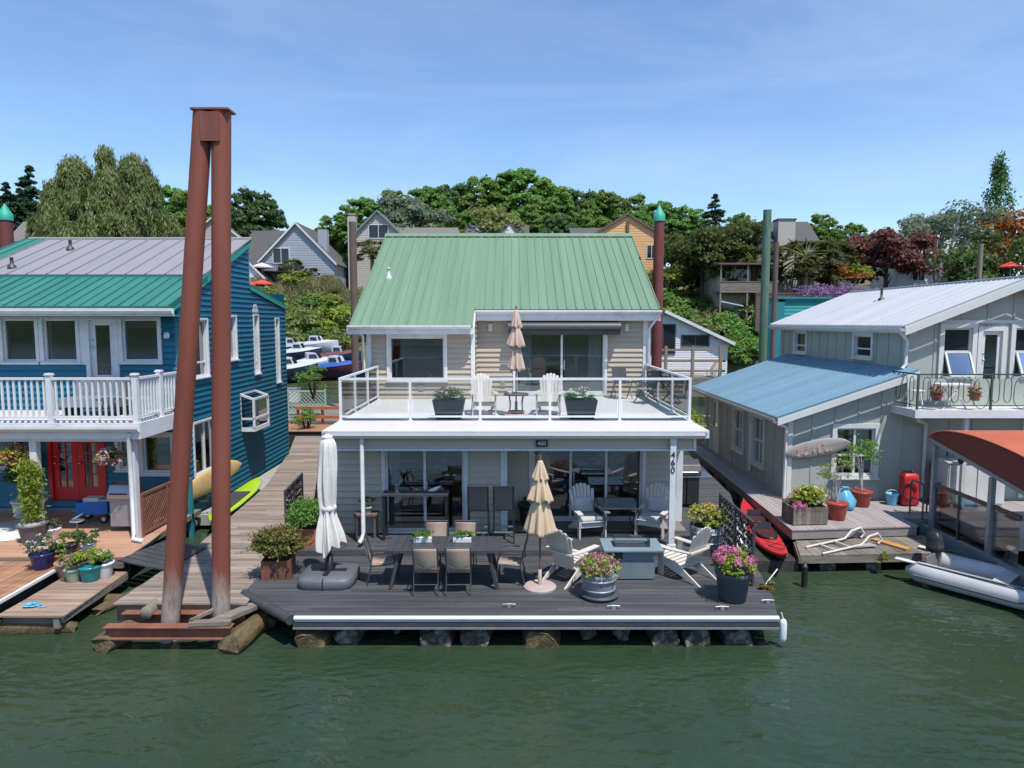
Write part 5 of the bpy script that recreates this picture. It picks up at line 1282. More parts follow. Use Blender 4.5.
b=MB(); r_,h_=.29,.36; b.lathe([(r_*.85,.07),(r_*.95,.19),(r_,.33),(r_*1.06,.40),(r_*1.06,.44),(r_*.95,.44),(r_*.94,.40)],n=28,jit=lambda a,z:1+.008*math.cos(14*a)); p=b.build('barrel',BARREL,t)
for z in (.16,.34): m=MB(); m.lathe([(.288 if z<.2 else .305,z-.016),(.298 if z<.2 else .315,z-.016),(.298 if z<.2 else .315,z+.016),(.288 if z<.2 else .305,z+.016)],n=28); m.build('hoop',GALV,p)
bush('foliage',t,(0,0,.5),(.33,.33,.17),1300,.07,LY,seed=71); flowers('blossom',t,(0,0,.50),(.36,.36,.22),85,.05,10,.035,ROSEP,seed=72); flowers('white_blossom',t,(0,0,.48),(.34,.34,.16),14,.05,10,.035,WHTP,seed=73)
t=thing('flower_pot','tall dark slate pot of pink hydrangeas at the right front deck corner','flower pot',(3.86,11.58,D0)); pot(t,[(.21,0),(.23,.02),(.29,.44),(.31,.46),(.31,.52),(.285,.52)],DPOT,28)
bush('foliage',t,(0,0,.64),(.34,.34,.20),1200,.075,LY,seed=74); flowers('blossom',t,(0,0,.68),(.33,.33,.22),20,.085,60,.035,PINK,seed=75)
t=thing('flower_barrel','half barrel of yellow and rose flowers beside the black lace screen','flower pot',(4.12,14.1,D1)); barrel(t,.35,.46); bush('foliage',t,(0,0,.6),(.38,.38,.22),1500,.075,LY,seed=76); flowers('yellow_blossom',t,(0,0,.62),(.38,.38,.25),70,.04,9,.032,YELP,seed=77); flowers('blossom',t,(0,0,.66),(.36,.36,.25),26,.045,10,.032,ROSEP,seed=78)
# lace screens
def lace_screen(label,a,b,z0,z1,foot=.02):
    a=Vector((*a,0)); b=Vector((*b,0)); c=(a+b)/2; t=thing('lace_screen',label,'screen',(c.x,c.y,z0)); ORG[t.name]=Vector((c.x,c.y,z0))
    L=(b-a).length; d=(b-a).normalized(); Hh=z1-z0
    def q(s,z): return a+d*s+Vector((0,0,z0+z))
    m=MB(); 
    for s in (.02,L/2,L-.02): m.bar(q(s,0),q(s,Hh),.04)
    m.bar(q(0,Hh-.02),q(L,Hh-.02),.04); m.bar(q(0,.06),q(L,.06),.04); m.build('frame',CHAR,t)
    m=MB(); rnd=random.Random(int(L*100)); nx=int(L/.17); nz=int(Hh/.17)
    for i in range(nx):
        for j in range(nz):
            cs=(i+.5)*L/nx; cz=.08+(j+.5)*(Hh-.12)/nz; rr=.085
            for k in range(2):
                ph=rnd.random()*6.3; r0=rr*(1.05 if k==0 else .6)
                m.tube([q(cs+r0*math.cos(t_*5.4+ph)*(1-.35*t_),cz+r0*math.sin(t_*5.4+ph)*(1-.35*t_)) for t_ in [u/9 for u in range(10)]],.011,4,caps=False)
    m.build('lace_panel',BLACK,t); return t
lace_screen('black lace cut metal screen at the right edge of the dark deck',(4.45,14.35),(4.42,12.15),D0+.02,D0+1.2)
lace_screen('black lace cut metal screen between the boardwalk and the left porch',(-4.95,14.6),(-5.12,16.4),.54,.54+1.2)
t=thing('garden_trellis','white wooden trellis frame leaning behind the black lace screen','trellis',(4.55,12.9,D0)); m=MB(); m.bar((.02,.5,0),(-.03,.6,1.0),.045); m.bar((.02,.0,.0),(-.03,.1,1.0),.045); m.bar((.01,.02,.3),(.01,.54,.3),.04); m.bar((-.01,.06,.65),(-.01,.58,.65),.04); m.bar((.02,.02,.3),(-.01,.58,.65),.035); m.build('frame',WHITE,t)
box_bush('thin reddish grasses hanging over the deck edge by the lace screen',(4.62,12.05,D0-.25),0,DARKW,.1,.1,.16,LB,.16,79,260,'grass_pot')
# grill on right side deck
t=thing('gas_grill','closed black gas grill with steel shelves on the right side deck','grill',(4.45,17.35,D1)); m=MB(); m.box(-.32,-.01,-.26,.26,.08,.78); m.box(.01,.32,-.26,.26,.08,.78); m.build('cabinet',BLACK,t,bevel=.01)
m=MB(); m.prism([(-.36,-.3,.82),(-.36,-.3,.95),(-.36,-.22,1.10),(-.36,.05,1.20),(-.36,.28,1.12),(-.36,.28,.82)],(.72,0,0)); m.build('lid',CHAR,t,bevel=.02)
m=MB(); m.box(-.62,.62,-.3,.28,.785,.818); m.build('side_shelf',CHROME,t,bevel=.008); m=MB(); m.tube([(-.26,-.34,.93),(.26,-.34,.93)],.014,8); m.build('handle',CHROME,t)
for x in (-.27,.27):
    for y in (-.2,.2): m=MB(); m.cbox((x,y,.04),(.04,.06,.08)); m.build('caster',BLACK,t)
t=thing('potted_tree','lime green shrub overhanging the gas grill beside the beige home','plant',(4.75,19.4,D1)); pot(t,round_pot(.25,.4),DPOT); trunk(t,1.5,.035,seed=4,spread=.3); bush('foliage',t,(0,0,1.7),(.65,.65,.45),2600,.11,LY,seed=81)
# ivory cantilever umbrella
t=thing('cantilever_umbrella','closed ivory cantilever umbrella on a dark weighted base at the left of the deck','umbrella',(-3.42,12.42,D0))
m=MB(); rings=[]
for z,sc_ in ((0,.95),(.05,1),(.15,1),(.20,.93),(.215,.6),(.215,.01)):
    rings.append([Vector((math.copysign(abs(math.cos(a))**.45,math.cos(a))*.52*sc_,math.copysign(abs(math.sin(a))**.45,math.sin(a))*.48*sc_,z)) for a in [2*math.pi*k/40 for k in range(40)]])
m.loft(rings); m.build('base',GREYP,t)
m=MB(); m.box(-.008,.008,-.49,-.3,.02,.205); m.build('base_seam',BLACK,t)
m=MB(); m.bar((-.32,0,.225),(.32,0,.225),.09,.02); m.bar((0,-.3,.235),(0,.3,.235),.09,.02); m.lathe([(.08,.23),(.07,.5),(.0,.5)],n=12); m.build('cross_foot',BLACK,t)
m=MB(); m.tube([(0,.06,.2),(0,.06,2.55)],.032,10); m.build('pole',CHAR,t)
m=MB(); rings=[]; n=64; rnd=random.Random(2)
prof=[(2.72,.06,0),(2.66,.145,.2),(2.45,.165,.5),(2.1,.195,.8),(1.8,.20,1),(1.45,.165,1),(1.32,.14,.8),(1.15,.20,1),(.9,.265,1.2),(.62,.285,1.5)]
for z,r0,fo in prof:
    ring=[]
    for q in range(n):
        a=2*math.pi*q/n; f=1-.40*min(1,fo)*(.5+.5*math.cos(7*a+z*.9+.5*math.sin(z*3)))**.6-.10*fo*math.cos(11*a-z*1.5)-.07*fo*math.cos(19*a+z*5); dz=(.26*math.cos(2*a+.7)+.14*math.cos(5*a))*max(0,(1.1-z))*.9 if z<1.1 else 0
        ring.append(Vector((r0*f*math.cos(a)*1.0+.02*math.sin(z*3),r0*f*math.sin(a)+.03,z+dz)))
    rings.append(ring)
m.loft(rings,caps=False); o=m.build('canopy',UMBW,t); k=o.modifiers.new('t','SOLIDIFY'); k.thickness=.008; k2=o.modifiers.new('s','SUBSURF'); k2.levels=1; k2.render_levels=1
m=MB(); m.lathe([(.145,1.36),(.155,1.38),(.155,1.42),(.145,1.44)],(0.0,.03,0),n=24); m.build('tie_strap',UMBW,o)
m=MB(); m.lathe([(.10,2.71),(.11,2.74),(.03,2.78),(0,2.78)],(0.01,.03,0),n=14); m.build('top_cap',WHITEW,t)

# ------------------------------------------------------------------ kayak, dinghy
def kayak(label,loc,rz):
    t=thing('kayak',label,'kayak',loc,rz); L=4.6; n=28; hull=[]; 
    def half(q): return .34*max(.01,(1-abs(q)**2.2))**.8
    for i in range(n+1):
        q=-1+2*i/n; w_=half(q); sh=.20*abs(q)**3
        hull.append([Vector((w_*math.cos(a),q*L/2,.16+sh+(.16*(math.sin(a)) if math.sin(a)<0 else .13*math.sin(a)**1*(1-.3*abs(q)))*max(.25,(1-q*q))**.5)) for a in [2*math.pi*k/20 for k in range(20)]])
    m=MB(); m.loft(hull,caps=True); o=m.build('hull',REDK,t)
    for y0,y1 in ((-.95,-.05),(.35,1.05)):
        m=MB(); c=(y0+y1)/2; pts=[]
        for k in range(24): a=2*math.pi*k/24; pts.append((.21*math.cos(a),c+(y1-y0)/2*math.sin(a)))
        zt=.30
        m.loft([[Vector((x*1.13,c+(y-c)*1.06,zt-.02)) for x,y in pts],[Vector((x*1.1,c+(y-c)*1.05,zt+.025)) for x,y in pts],[Vector((x,y,zt+.025)) for x,y in pts],[Vector((x*.9,c+(y-c)*.92,zt-.005)) for x,y in pts]]); rim=m.build('cockpit_rim',BLACK,t)
        m=MB(); m.add([(x*.95,c+(y-c)*.97,zt+.006) for x,y in pts],[tuple(range(24))]); m.build('cockpit_shade',pm('dark_red_shade',(.07,.008,.008),.6,.1,3),rim)  # flat sheet over the opening, shade inside the cockpit painted as dark red
        m=MB(); m.M=Matrix.Translation((0,y1-.16,zt+.05))@Matrix.Rotation(R(-15),4,'X'); m.box(-.16,.16,-.02,.02,-.05,.12); m.build('seat_back',BLACK,rim)
    m=MB(); 
    for a,b_ in (((-.2,-1.2,.325),(.2,-1.6,.34)),((.2,-1.2,.325),(-.2,-1.6,.34)),((-.2,-1.6,.34),(.0,-1.9,.37)),((.2,-1.6,.34),(0,-1.9,.37))): m.tube([a,b_],.008,5)
    m.build('deck_cord',BLACK,t)
    m=MB(); m.tube([(.0,-2.26,.36),(.0,-2.32,.42),(0,-2.36,.34)],.02,6); m.tube([(.0,2.26,.36),(.0,2.32,.42),(0,2.36,.34)],.02,6); m.build_each('handle',BLACK,t)
    return t
kayak('red two seat kayak floating between the dark deck and the sage deck',(6.06,16.2,.16),R(-8))
m=MB(); m.tube([(0,0,-.5),(0,0,.42)],.06,10); m.lathe([(.065,.42),(.03,.5),(0,.5)],n=10); o=m.build('mooring_stake',BLACK); o.location=(5.98,13.55,0); tag(o,'short dark stake in the water at the kayak bow','stake')
m=MB(); m.tube([(4.78+.0,12.9,.55),(5.0,13.1,.2),(5.2,13.5,.12),(5.5,13.75,.3)],.014,6); tag(m.build('mooring_rope',SAGETRIM,loc=(5.1,13.3,.3)),'slack pale rope from the deck to the red kayak','rope')
def dinghy(label,loc,rz):
    t=thing('dinghy',label,'dinghy',loc,rz); r=.21; W_=.52; L=2.9
    path=[Vector((-W_,-L/2-.22,.25)),Vector((-W_,-L/2,.25))]+[Vector((-W_,-L/2+L*.62*i/5,.25)) for i in range(1,6)]
    for i in range(1,12):
        a=math.pi*i/12; path.append(Vector((-W_*math.cos(a),-L/2+L*.62+.82*math.sin(a),.25+.16*math.sin(a))))
    path+=[Vector((W_,-L/2+L*.62*(5-i)/5,.25)) for i in range(0,5)]+[Vector((W_,-L/2,.25)),Vector((W_,-L/2-.22,.25))]
    rs=[.05]+[r]*(len(path)-2)+[.05]
    m=MB(); m.tube(path,rs,18); tb=m.build('tube',HYPA,t)
    m=MB(); off=[Vector((p.x*1.0+math.copysign(r*.96,p.x)*(abs(p.x)/W_),p.y+(r*.96*max(0,1-abs(p.x)/W_)),p.z-.03)) for p in path[1:-1]]; m.tube(off,.028,8); m.build('rub_strake',HYPD,tb)
    m=MB(); m.tube([p+Vector((0,0,.20)) for p in path[2:8]],.012,6); m.tube([p+Vector((0,0,.20)) for p in path[-8:-2]],.012,6); m.build('grab_line',HYPD,tb)
    m=MB(); m.prism([(-W_,-L/2+.1,.16),(W_,-L/2+.1,.16),(W_,L*.12,.16),(.3,L*.33,.17),(-.3,L*.33,.17),(-W_,L*.12,.16)],(0,0,.03)); m.build('floor',pm('grey_floor_panel',(.16,.15,.155),.7,.1,4),t)
    m=MB(); m.M=Matrix.Translation((0,-L/2+.12,.38))@Matrix.Rotation(R(8),4,'X'); m.box(-.40,.40,-.025,.025,-.25,.17); m.build('transom',HYPD,t,bevel=.01)
    m=MB(); m.box(-.62,.62,-.16,.10,.42,.455); m.build('bench',HYPA,t,bevel=.012)
    m=MB(); m.tube([(-.05,.35,.28),(.40,.9,.30)],.10,12); m.build('seat_bag',HYPA,t)
    for s in (-1,1):
        m=MB(); m.tube([(s*.60,-1.45,.45),(s*.63,.55,.47)],.016,8); oar=m.build('oar',CHAR,t)
        m=MB(); m.prism([(s*.60-.02,-1.42,.44),(s*.60+.02,-1.42,.44),(s*.60+.08,-1.62,.44),(s*.60+.07,-1.85,.44),(s*.60-.07,-1.85,.44),(s*.60-.08,-1.62,.44)],(0,0,.018)); m.build('blade',WHITEW,oar)
    # outboard, tilted
    e=MB(); e.M=Matrix.Translation((-.16,-L/2+.14,.55))@Matrix.Rotation(R(6),4,'X'); 
    e.loft([[Vector((wx*math.copysign(abs(math.cos(a))**.6,math.cos(a)),wy*math.copysign(abs(math.sin(a))**.6,math.sin(a))-.06,z)) for a in [2*math.pi*k/16 for k in range(16)]] for z,wx,wy in ((0,.09,.11),(.03,.12,.16),(.12,.125,.17),(.13,.115,.16),(.28,.115,.15),(.40,.085,.11),(.43,.03,.05))],caps=True); ob=e.build('outboard_motor',BLACK,t)
    e=MB(); e.M=Matrix.Translation((-.16,-L/2+.12,.55))@Matrix.Rotation(R(-6),4,'X'); e.box(-.045,.045,-.1,.06,-.62,.0); e.box(-.10,.10,-.16,.04,-.55,-.53); e.lathe([(.05,-.66),(.055,-.6),(.03,-.52)],(0,-.02,0),n=10); e.build('leg',HYPD,ob)
    e=MB(); e.tube([(-.16,-L/2+.2,.62),(-.13,-L/2+.6,.68)],.02,8); e.build('tiller',BLACK,ob)
    return t
dinghy('light grey inflatable dinghy with an outboard motor moored beside the shelter',(9.72,12.95,0),R(-141))

# ------------------------------------------------------------------ things on the sage deck
SZ=.652
t=thing('planter_box','weathered wooden trough of coral and pink flowers at the front of the sage deck','planter',(6.98,15.95,SZ),R(4)); m=MB(); 
for i in range(8): x=-.42+.105*i; m.box(x,x+.1,-.30,-.27,.02,.42); m.box(x,x+.1,.27,.30,.02,.50)
for i in range(5): y=-.265+.106*i; m.box(-.42,-.39,y,y+.1,.02,.42); m.box(.39,.415,y,y+.1,.02,.42)
m.build('trough',OLDWOOD,t); m=MB(); m.box(-.385,.385,-.265,.265,.03,.36); m.build('soil',SOIL,t)
bush('foliage',t,(.08,0,.55),(.42,.28,.25),1600,.07,LY,seed=91); flowers('yellow_blossom',t,(.12,-.03,.60),(.36,.26,.25),50,.04,9,.035,YELP,seed=92); flowers('coral_blossom',t,(-.2,-.05,.52),(.22,.25,.22),26,.045,10,.035,ORP,seed=93); flowers('pink_blossom',t,(-.25,-.26,.42),(.14,.08,.10),8,.07,40,.035,PINK,seed=94)
def scraggly(label,loc,r,h,H2,seed,leaf=LO,n=700):
    t=thing('potted_shrub',label,'plant',loc); pot(t,round_pot(r,h,.02),pm('red_glazed_pot',(.34,.05,.04),.4,.12,4)); rnd=random.Random(seed); m=MB()
    for i in range(6):
        a=rnd.random()*6.3; q=rnd.uniform(.15,.42)*H2*.7; m.tube([(0,0,h-.05),(q*.3*math.cos(a),q*.3*math.sin(a),h+H2*.45),(q*math.cos(a),q*math.sin(a),h+H2*rnd.uniform(.75,1))],[.018,.012,.004],6)
    m.build('stem',BARKW,t); bush('foliage',t,(0,0,h+H2*.72),(H2*.42,H2*.38,H2*.36),n,.055,leaf,seed=seed); return t
scraggly('airy shrub with pale stems in the red pot beside the wooden trough',(7.85,16.15,SZ),.24,.42,.95,95,n=420)
t=scraggly('taller leafy shrub in a red pot under the sage window',(9.05,17.35,SZ),.25,.40,1.25,96,LG,800)
t=thing('water_bag','light blue bulging bag on the deck between the two red pots','bag',(8.5,17.1,SZ)); m=MB(); m.lathe([(.19,0),(.25,.06),(.24,.22),(.17,.36),(.10,.46),(.05,.50),(.09,.56)],n=24,jit=lambda a,z:1+.10*math.sin(4*a+z*9)+.07*math.sin(7*a-z*14)); m.build('body',LBLUE,t)
t=thing('bucket','small light blue bucket beside the red fuel caddy','bucket',(9.98,17.6,.63)); m=MB(); m.lathe([(.12,0),(.16,.28),(.165,.29),(.15,.29),(.11,.02),(0,.02)],n=20); m.build('body',LBLUE,t); m=MB(); m.tube([(.16*math.cos(a),.02,.28+.1*math.sin(a)) for a in [math.pi*i/10 for i in range(11)]],.008,6); m.build('handle',WHITE,t)
t=thing('fuel_caddy','tall red plastic fuel caddy with a black hose by the sage wall','fuel caddy',(10.38,17.55,.62)); t.scale=(.85,.85,.92); m=MB()
m.loft([[Vector((wx*math.copysign(abs(math.cos(a))**.35,math.cos(a)),wy*math.copysign(abs(math.sin(a))**.35,math.sin(a)),z)) for a in [2*math.pi*k/28 for k in range(28)]] for z,wx,wy in ((.03,.22,.17),(.06,.26,.2),(.25,.26,.2),(.5,.24,.18),(.78,.24,.18),(.9,.22,.15),(.93,.15,.1))],caps=True); m.build('tank',REDP,t)
m=MB(); m.tube([(.20*math.cos(a)-.1,-.22,.45+.24*math.sin(a)) for a in [2*math.pi*i/16 for i in range(15)]],.022,8); m.build('hose',BLACK,t); m=MB(); m.lathe([(.05,.93),(.05,1.0),(.0,1.0)],(.08,0,0),n=12); m.bar((-.18,0,.97),(.02,0,.97),.04,.05); m.build('cap',BLACK,t)
for s in (-1,1): m=MB(); m.M=Matrix.Translation((s*.25,.12,.10))@Matrix.Rotation(R(90),4,'Y'); m.lathe([(0,-.02),(.1,-.02),(.1,.02),(0,.02)],n=16); m.build('wheel',BLACK,t)
t=thing('hand_truck','aluminium hand truck leaning beside the red fuel caddy','hand truck',(11.2,17.5,.62),R(-20)); m=MB()
for s in (-1,1): m.tube([(s*.14,-.05,.05),(s*.15,.10,.85),(s*.17,.28,1.2),(s*.17,.42,1.28)],.018,8)
m.bar((-.15,.0,.3),(.15,.0,.3),.03); m.bar((-.15,.06,.6),(.15,.06,.6),.03); m.box(-.2,.2,-.28,-.05,.02,.04); m.build('frame',CHROME,t)
for s in (-1,1): 
    m=MB(); m.M=Matrix.Translation((s*.22,.08,.15))@Matrix.Rotation(R(90),4,'Y'); m.lathe([(.10,-.03),(.15,-.025),(.15,.025),(.10,.03)],n=20); wh=m.build('wheel',BLACK,t); m=MB(); m.M=Matrix.Translation((s*.22,.08,.15))@Matrix.Rotation(R(90),4,'Y'); m.lathe([(0,-.02),(.1,-.02),(.1,.02),(0,.02)],n=14); m.build('hub',WHITE,wh)
t=thing('folded_cart','folded dark brown cart standing against the sage wall','cart',(11.32,17.8,.62),R(8)); m=MB(); m.M=Matrix.Rotation(R(-8),4,'X'); m.box(-.16,.16,-.05,.05,.25,1.05); m.build('bed',BROWNPILE,t); m=MB(); m.tube([(.12,-.12,.1),(.16,-.06,.7),(.18,-.02,1.35)],.02,8); m.tube([(.18,-.02,1.35),(.19,-.1,1.42)],.028,8); m.build('handle',BLACK,t)
for s in (-1,1): m=MB(); m.M=Matrix.Translation((s*.19,-.05,.12))@Matrix.Rotation(R(90),4,'Y'); m.lathe([(0,-.02),(.12,-.02),(.12,.02),(0,.02)],n=16); m.build('wheel',CHAR,t)
t=thing('tool_box','small red tool box on the grey deck beside the shelter rail','tool box',(11.0,16.75,.622),R(10)); m=MB(); m.box(-.2,.2,-.12,.12,0,.16); m.prism([(-.2,-.12,.16),(-.2,-.08,.22),(-.2,.08,.22),(-.2,.12,.16)],(.4,0,0)); m.build('body',REDP,t); m=MB(); m.tube([(-.1,0,.22),(-.1,0,.27),(.1,0,.27),(.1,0,.22)],.012,6); m.build('handle',WHITE,t)
# surfboard on the wall
t=sup('surf_board','weathered striped surfboard with faded flower art hung on the sage wall',pm('weathered_surfboard',(.30,.285,.27),.7,.25,2.2,stretch=(.4,3,3),stain=(.25,.22,.20),stain_amt=.6),1.72,.46,.07,(8.12,17.93,2.06),(R(90),R(-10),0)); t['category']='surfboard'
m=MB(); rnd=random.Random(9)
for i in range(26):
    x=rnd.uniform(-.55,.45); y=rnd.uniform(-.1,.1); a=rnd.random()*6.3; s_=rnd.uniform(.035,.075); m.prism([(x+s_*(1 if k%2==0 else .45)*math.cos(a+k*math.pi/5),y+s_*(1 if k%2==0 else .45)*math.sin(a+k*math.pi/5),.0362+.0006*i) for k in range(10)],(0,0,.001))
m.build('painted_flowers',pm('faded_coral_paint',(.55,.3,.25),.7,.3,14,stain=(.5,.42,.36),stain_amt=.8,stain_scale=9),t)
# swim ladder on wood float
t=thing('swim_ladder','pale swim ladder frame lying across the weathered wood float','ladder',(7.45,14.95,.41),R(22)); m=MB()
for y in (-.26,.2): m.tube([(-.95,y-.04,.02),(.25,y,.06),(.45,y,.22),(.72,y,.26),(.85,y,.12),(.75,y,.02)],.026,8)
m.tube([(-.55,-.28,.04),(-.55,.18,.04)],.022,8); m.tube([(-.1,-.27,.05),(-.1,.19,.05)],.022,8); m.build('frame',CREAM,t)
m=MB(); m.prism([(.05,-.3,.03),(.55,-.42,.03),(.5,-.1,.03)],(0,0,.03)); m.build('tread',CONC,t)
t=thing('weed_clump','small clump of weeds growing from the edge of the wood float','weed',(7.98,14.25,.2)); bush('foliage',t,(0,0,.15),(.12,.1,.22),160,.08,LY,seed=97,elong=.35)
# balcony set
def balcony_chair(label,loc,rz):
    t=thing('balcony_chair',label,'chair',loc,rz); m=MB(); m.lathe([(.2,.43),(.21,.45),(.0,.45)],n=18); m.build('seat',WHITEW,t)
    for s in (-1,1):
        m=MB(); m.bar((s*.19,-.17,0),(s*.13,-.1,.44),.025); m.build('leg',WHITEW,t); m=MB(); m.bar((s*.19,.17,0),(s*.15,.15,.44),.025); m.build('leg',WHITEW,t)
    m=MB(); m.tube([(.2*math.cos(a),.19,.45+.42*math.sin(a)) for a in [math.pi*i/12 for i in range(13)]],.016,8); m.tube([(.1*math.cos(a),.19,.45+.3*math.sin(a)) for a in [math.pi*i/12 for i in range(13)]],.012,6); m.build('backrest',WHITEW,t)
balcony_chair('white metal chair at the left end of the green railed balcony',(10.55,17.75,3.181),R(60))
t=thing('balcony_table','small white folding table behind the green balcony railing','table',(11.35,17.6,3.181)); m=MB(); m.box(-.4,.4,-.25,.25,.60,.63); m.build('tabletop',WHITEW,t)
for s in (-1,1):
    m=MB(); m.bar((s*-.3,-.2,0),(s*.1,-.2,.6),.03); m.build('leg',WHITEW,t); m=MB(); m.bar((s*-.3,.2,0),(s*.1,.2,.6),.03); m.build('leg',WHITEW,t)
for i,(x,mt,fl,lb) in enumerate(((10.75,pm('dark_red_pot',(.25,.04,.035),.5,.1,4),ROSEP,'dark red pot with small red blooms at the left of the green balcony railing'),(11.72,TERRAO,ORP,'orange terracotta pot in the middle of the green balcony railing'),(13.15,TERRAO,PINK,'terracotta pot of bright pink flowers on the green balcony railing'))):
    t=thing('flower_pot',lb,'flower pot',(x,17.2,3.42),0,'pots on the green balcony railing'); pot(t,round_pot(.14,.24,.015),mt); bush('foliage',t,(0,0,.27),(.14,.14,.08),240,.05,LG,seed=100+i); flowers('blossom',t,(0,0,.29),(.15,.13,.10),24 if i!=1 else 8,.04,14,.03,fl,seed=104+i); m=MB(); m.tube([(.16*math.cos(a),.16*math.sin(a),.12) for a in [2*math.pi*k/16 for k in range(17)]],.008,5); m.bar((0,-.16,.12),(0,-.13,.5),.015); m.build('hanger',GI,t)

# ------------------------------------------------------------------ things on the left porch
PZ=.602
def at(px,py,z):
    u=(px-512)/F; v=(384-py)/F; c,s=math.cos(PIT),math.sin(PIT); k=(z-CAMZ)/(-s+v*c); return Vector((u*k,(c+v*s)*k,z))
t=thing('garden_wagon','bright blue folding fabric wagon on the porch','wagon',at(92,523,PZ)+Vector((0,.15,0)),R(10)); m=MB(); m.box(-.34,.34,-.2,.2,.22,.26)
for a in ((-.34,.34,-.2,-.185),(-.34,.34,.185,.2),(-.34,-.325,-.185,.185),(.325,.34,-.185,.185)): m.box(*a,.26,.52)
m.build('body',BLUEP,t); 
for x in (-.25,.27):
    for y in (-.22,.22): 
        m=MB(); m.M=Matrix.Translation((x,y,.1))@Matrix.Rotation(R(90),4,'X'); m.lathe([(.05,-.02),(.1,-.02),(.1,.02),(.05,.02)],n=16); wh=m.build('wheel',BLACK,t); m=MB(); m.M=Matrix.Translation((x,y,.1))@Matrix.Rotation(R(90),4,'X'); m.lathe([(0,-.022),(.05,-.022),(.05,.022),(0,.022)],n=12); m.build('hub',WHITE,wh)
m=MB(); m.tube([(.36,0,.25),(.58,0,.55),(.66,0,.85)],.012,6); m.build('handle',BLACK,t)
m=MB(); m.box(-.19,.19,-.14,.14,0,.2); o=m.build('storage_bin',WHITEW,bevel=.03); o.location=at(92,523,PZ)+Vector((-.02,.15,.40)); tag(o,'white plastic bin sitting in the blue wagon','bin')
t=thing('garden_wagon','second blue fabric cart behind the blue wagon','wagon',at(106,512,PZ)+Vector((.05,.25,0)),R(-25)); m=MB(); m.M=Matrix.Rotation(R(12),4,'Y'); m.box(-.16,.16,-.2,.2,.15,.72); m.build('body',BLUEP,t,bevel=.03)
for y in (-.21,.21): m=MB(); m.M=Matrix.Translation((.1,y,.11))@Matrix.Rotation(R(90),4,'X'); m.lathe([(.0,-.02),(.11,-.02),(.11,.02),(.0,.02)],n=16); m.build('wheel',BLACK,t)
t=thing('gas_grill','grey gas grill with its lid closed beside the white porch post','grill',at(122,533,PZ)+Vector((-.05,.30,0))); m=MB(); m.box(-.26,.26,-.2,.2,.12,.72); m.build('cabinet',GALV,t,bevel=.01); m=MB(); m.prism([(-.3,-.24,.76),(-.3,-.24,.88),(-.3,-.1,1.08),(-.3,.18,1.1),(-.3,.24,.76)],(.6,0,0)); m.build('lid',CHROME,t,bevel=.02); m=MB(); m.box(-.52,.52,-.24,.24,.725,.757); m.build('side_shelf',GALV,t); m=MB(); m.bar((-.2,-.29,.9),(.2,-.29,.9),.03); m.build('handle',BLACK,t)
t=thing('folding_chair','folded red and black chair leaning behind the grey grill','chair',at(105,505,PZ)+Vector((.12,.7,0)),R(-20)); m=MB(); m.M=Matrix.Rotation(R(-18),4,'X'); m.box(-.22,.22,-.03,.03,.35,1.0); m.build('seat',pm('maroon_fabric',(.16,.02,.03),.8,.1,4),t); m=MB(); 
for s in (-1,1): m.bar((s*.2,-.05,0),(s*.2,.28,1.05),.025)
m.build('frame',BLACK,t)
# potted bamboo and white pots
t=thing('potted_bamboo','tall yellow green bamboo in a dark grey pot beside the porch post','plant',at(33,541,PZ)); pot(t,round_pot(.27,.40,.03),GREYP)
rng=np.random.default_rng(111); m=MB(); pts=[];nn_=[]
for i in range(12):
    a=rng.random()*6.3; q=rng.random()*.13; h=.4+rng.uniform(.7,1.25); b0=np.array((q*math.cos(a),q*math.sin(a),.36)); e=b0+np.array((q*.9*math.cos(a),q*.9*math.sin(a),h)); m.tube([b0,(b0+e)/2,e],[.012,.010,.004],6)
    for k in range(130): f=rng.uniform(.15,1.0); pts.append(b0+(e-b0)*f+rng.normal(0,.085*(1.25-f*.6),3)); nn_.append(rng.normal(0,1,3)+np.array((0,0,.5)))
m.build('stem',pm('green_cane',(.25,.28,.05),.6,.15,5),t); leaves('foliage',pts,nn_,.13,.035,LY,t,rng)
m=MB(); m.lathe([(.25,.37),(.24,.42),(0,.43)],n=20,jit=lambda a,z:1+.05*math.sin(9*a)); m.build('pebble_mulch',CONC,t)
POTS=[('white glazed pot with small grey plant right of the bamboo pot',(50,538),PZ,.15,.2,WHITEW,LS,.13,None),
('deep blue pot with pale silvery plant at the porch deck edge',(37,571),.522,.21,.32,pm('deep_blue_glaze',(.02,.025,.13),.3,.1,4),LS,.24,WHTP),
('orange pot with a low green plant beside the deep blue pot',(55,566),.522,.13,.22,TERRAO,LG,.14,None),
('small dark pot with a round green plant at the porch deck edge',(69,555),PZ,.12,.22,DPOT,LO,.17,None),
('small white pot with a dark green plant near the tip of the porch deck',(86,556),PZ,.13,.22,WHITEW,LD,.19,None),
('dusty rose clay pot at the left end of the low plank dock row',(62,579),.362,.20,.30,pm('dusty_rose_clay',(.36,.21,.17),.75,.1,4),LO,.1,None),
('pale green pot in the row on the low plank dock',(70,583),.362,.155,.26,pm('pale_green_glaze',(.32,.42,.28),.4,.08,4),LO,.18,ROSEP),
('teal bowl pot with yellow green plant on the low plank dock',(86,583),.362,.20,.30,pm('teal_glaze',(.02,.24,.25),.3,.1,4),LY,.23,None),
('white pot at the right end of the low plank dock row',(101,579),.362,.17,.30,WHITEW,LG,.13,WHTP)]
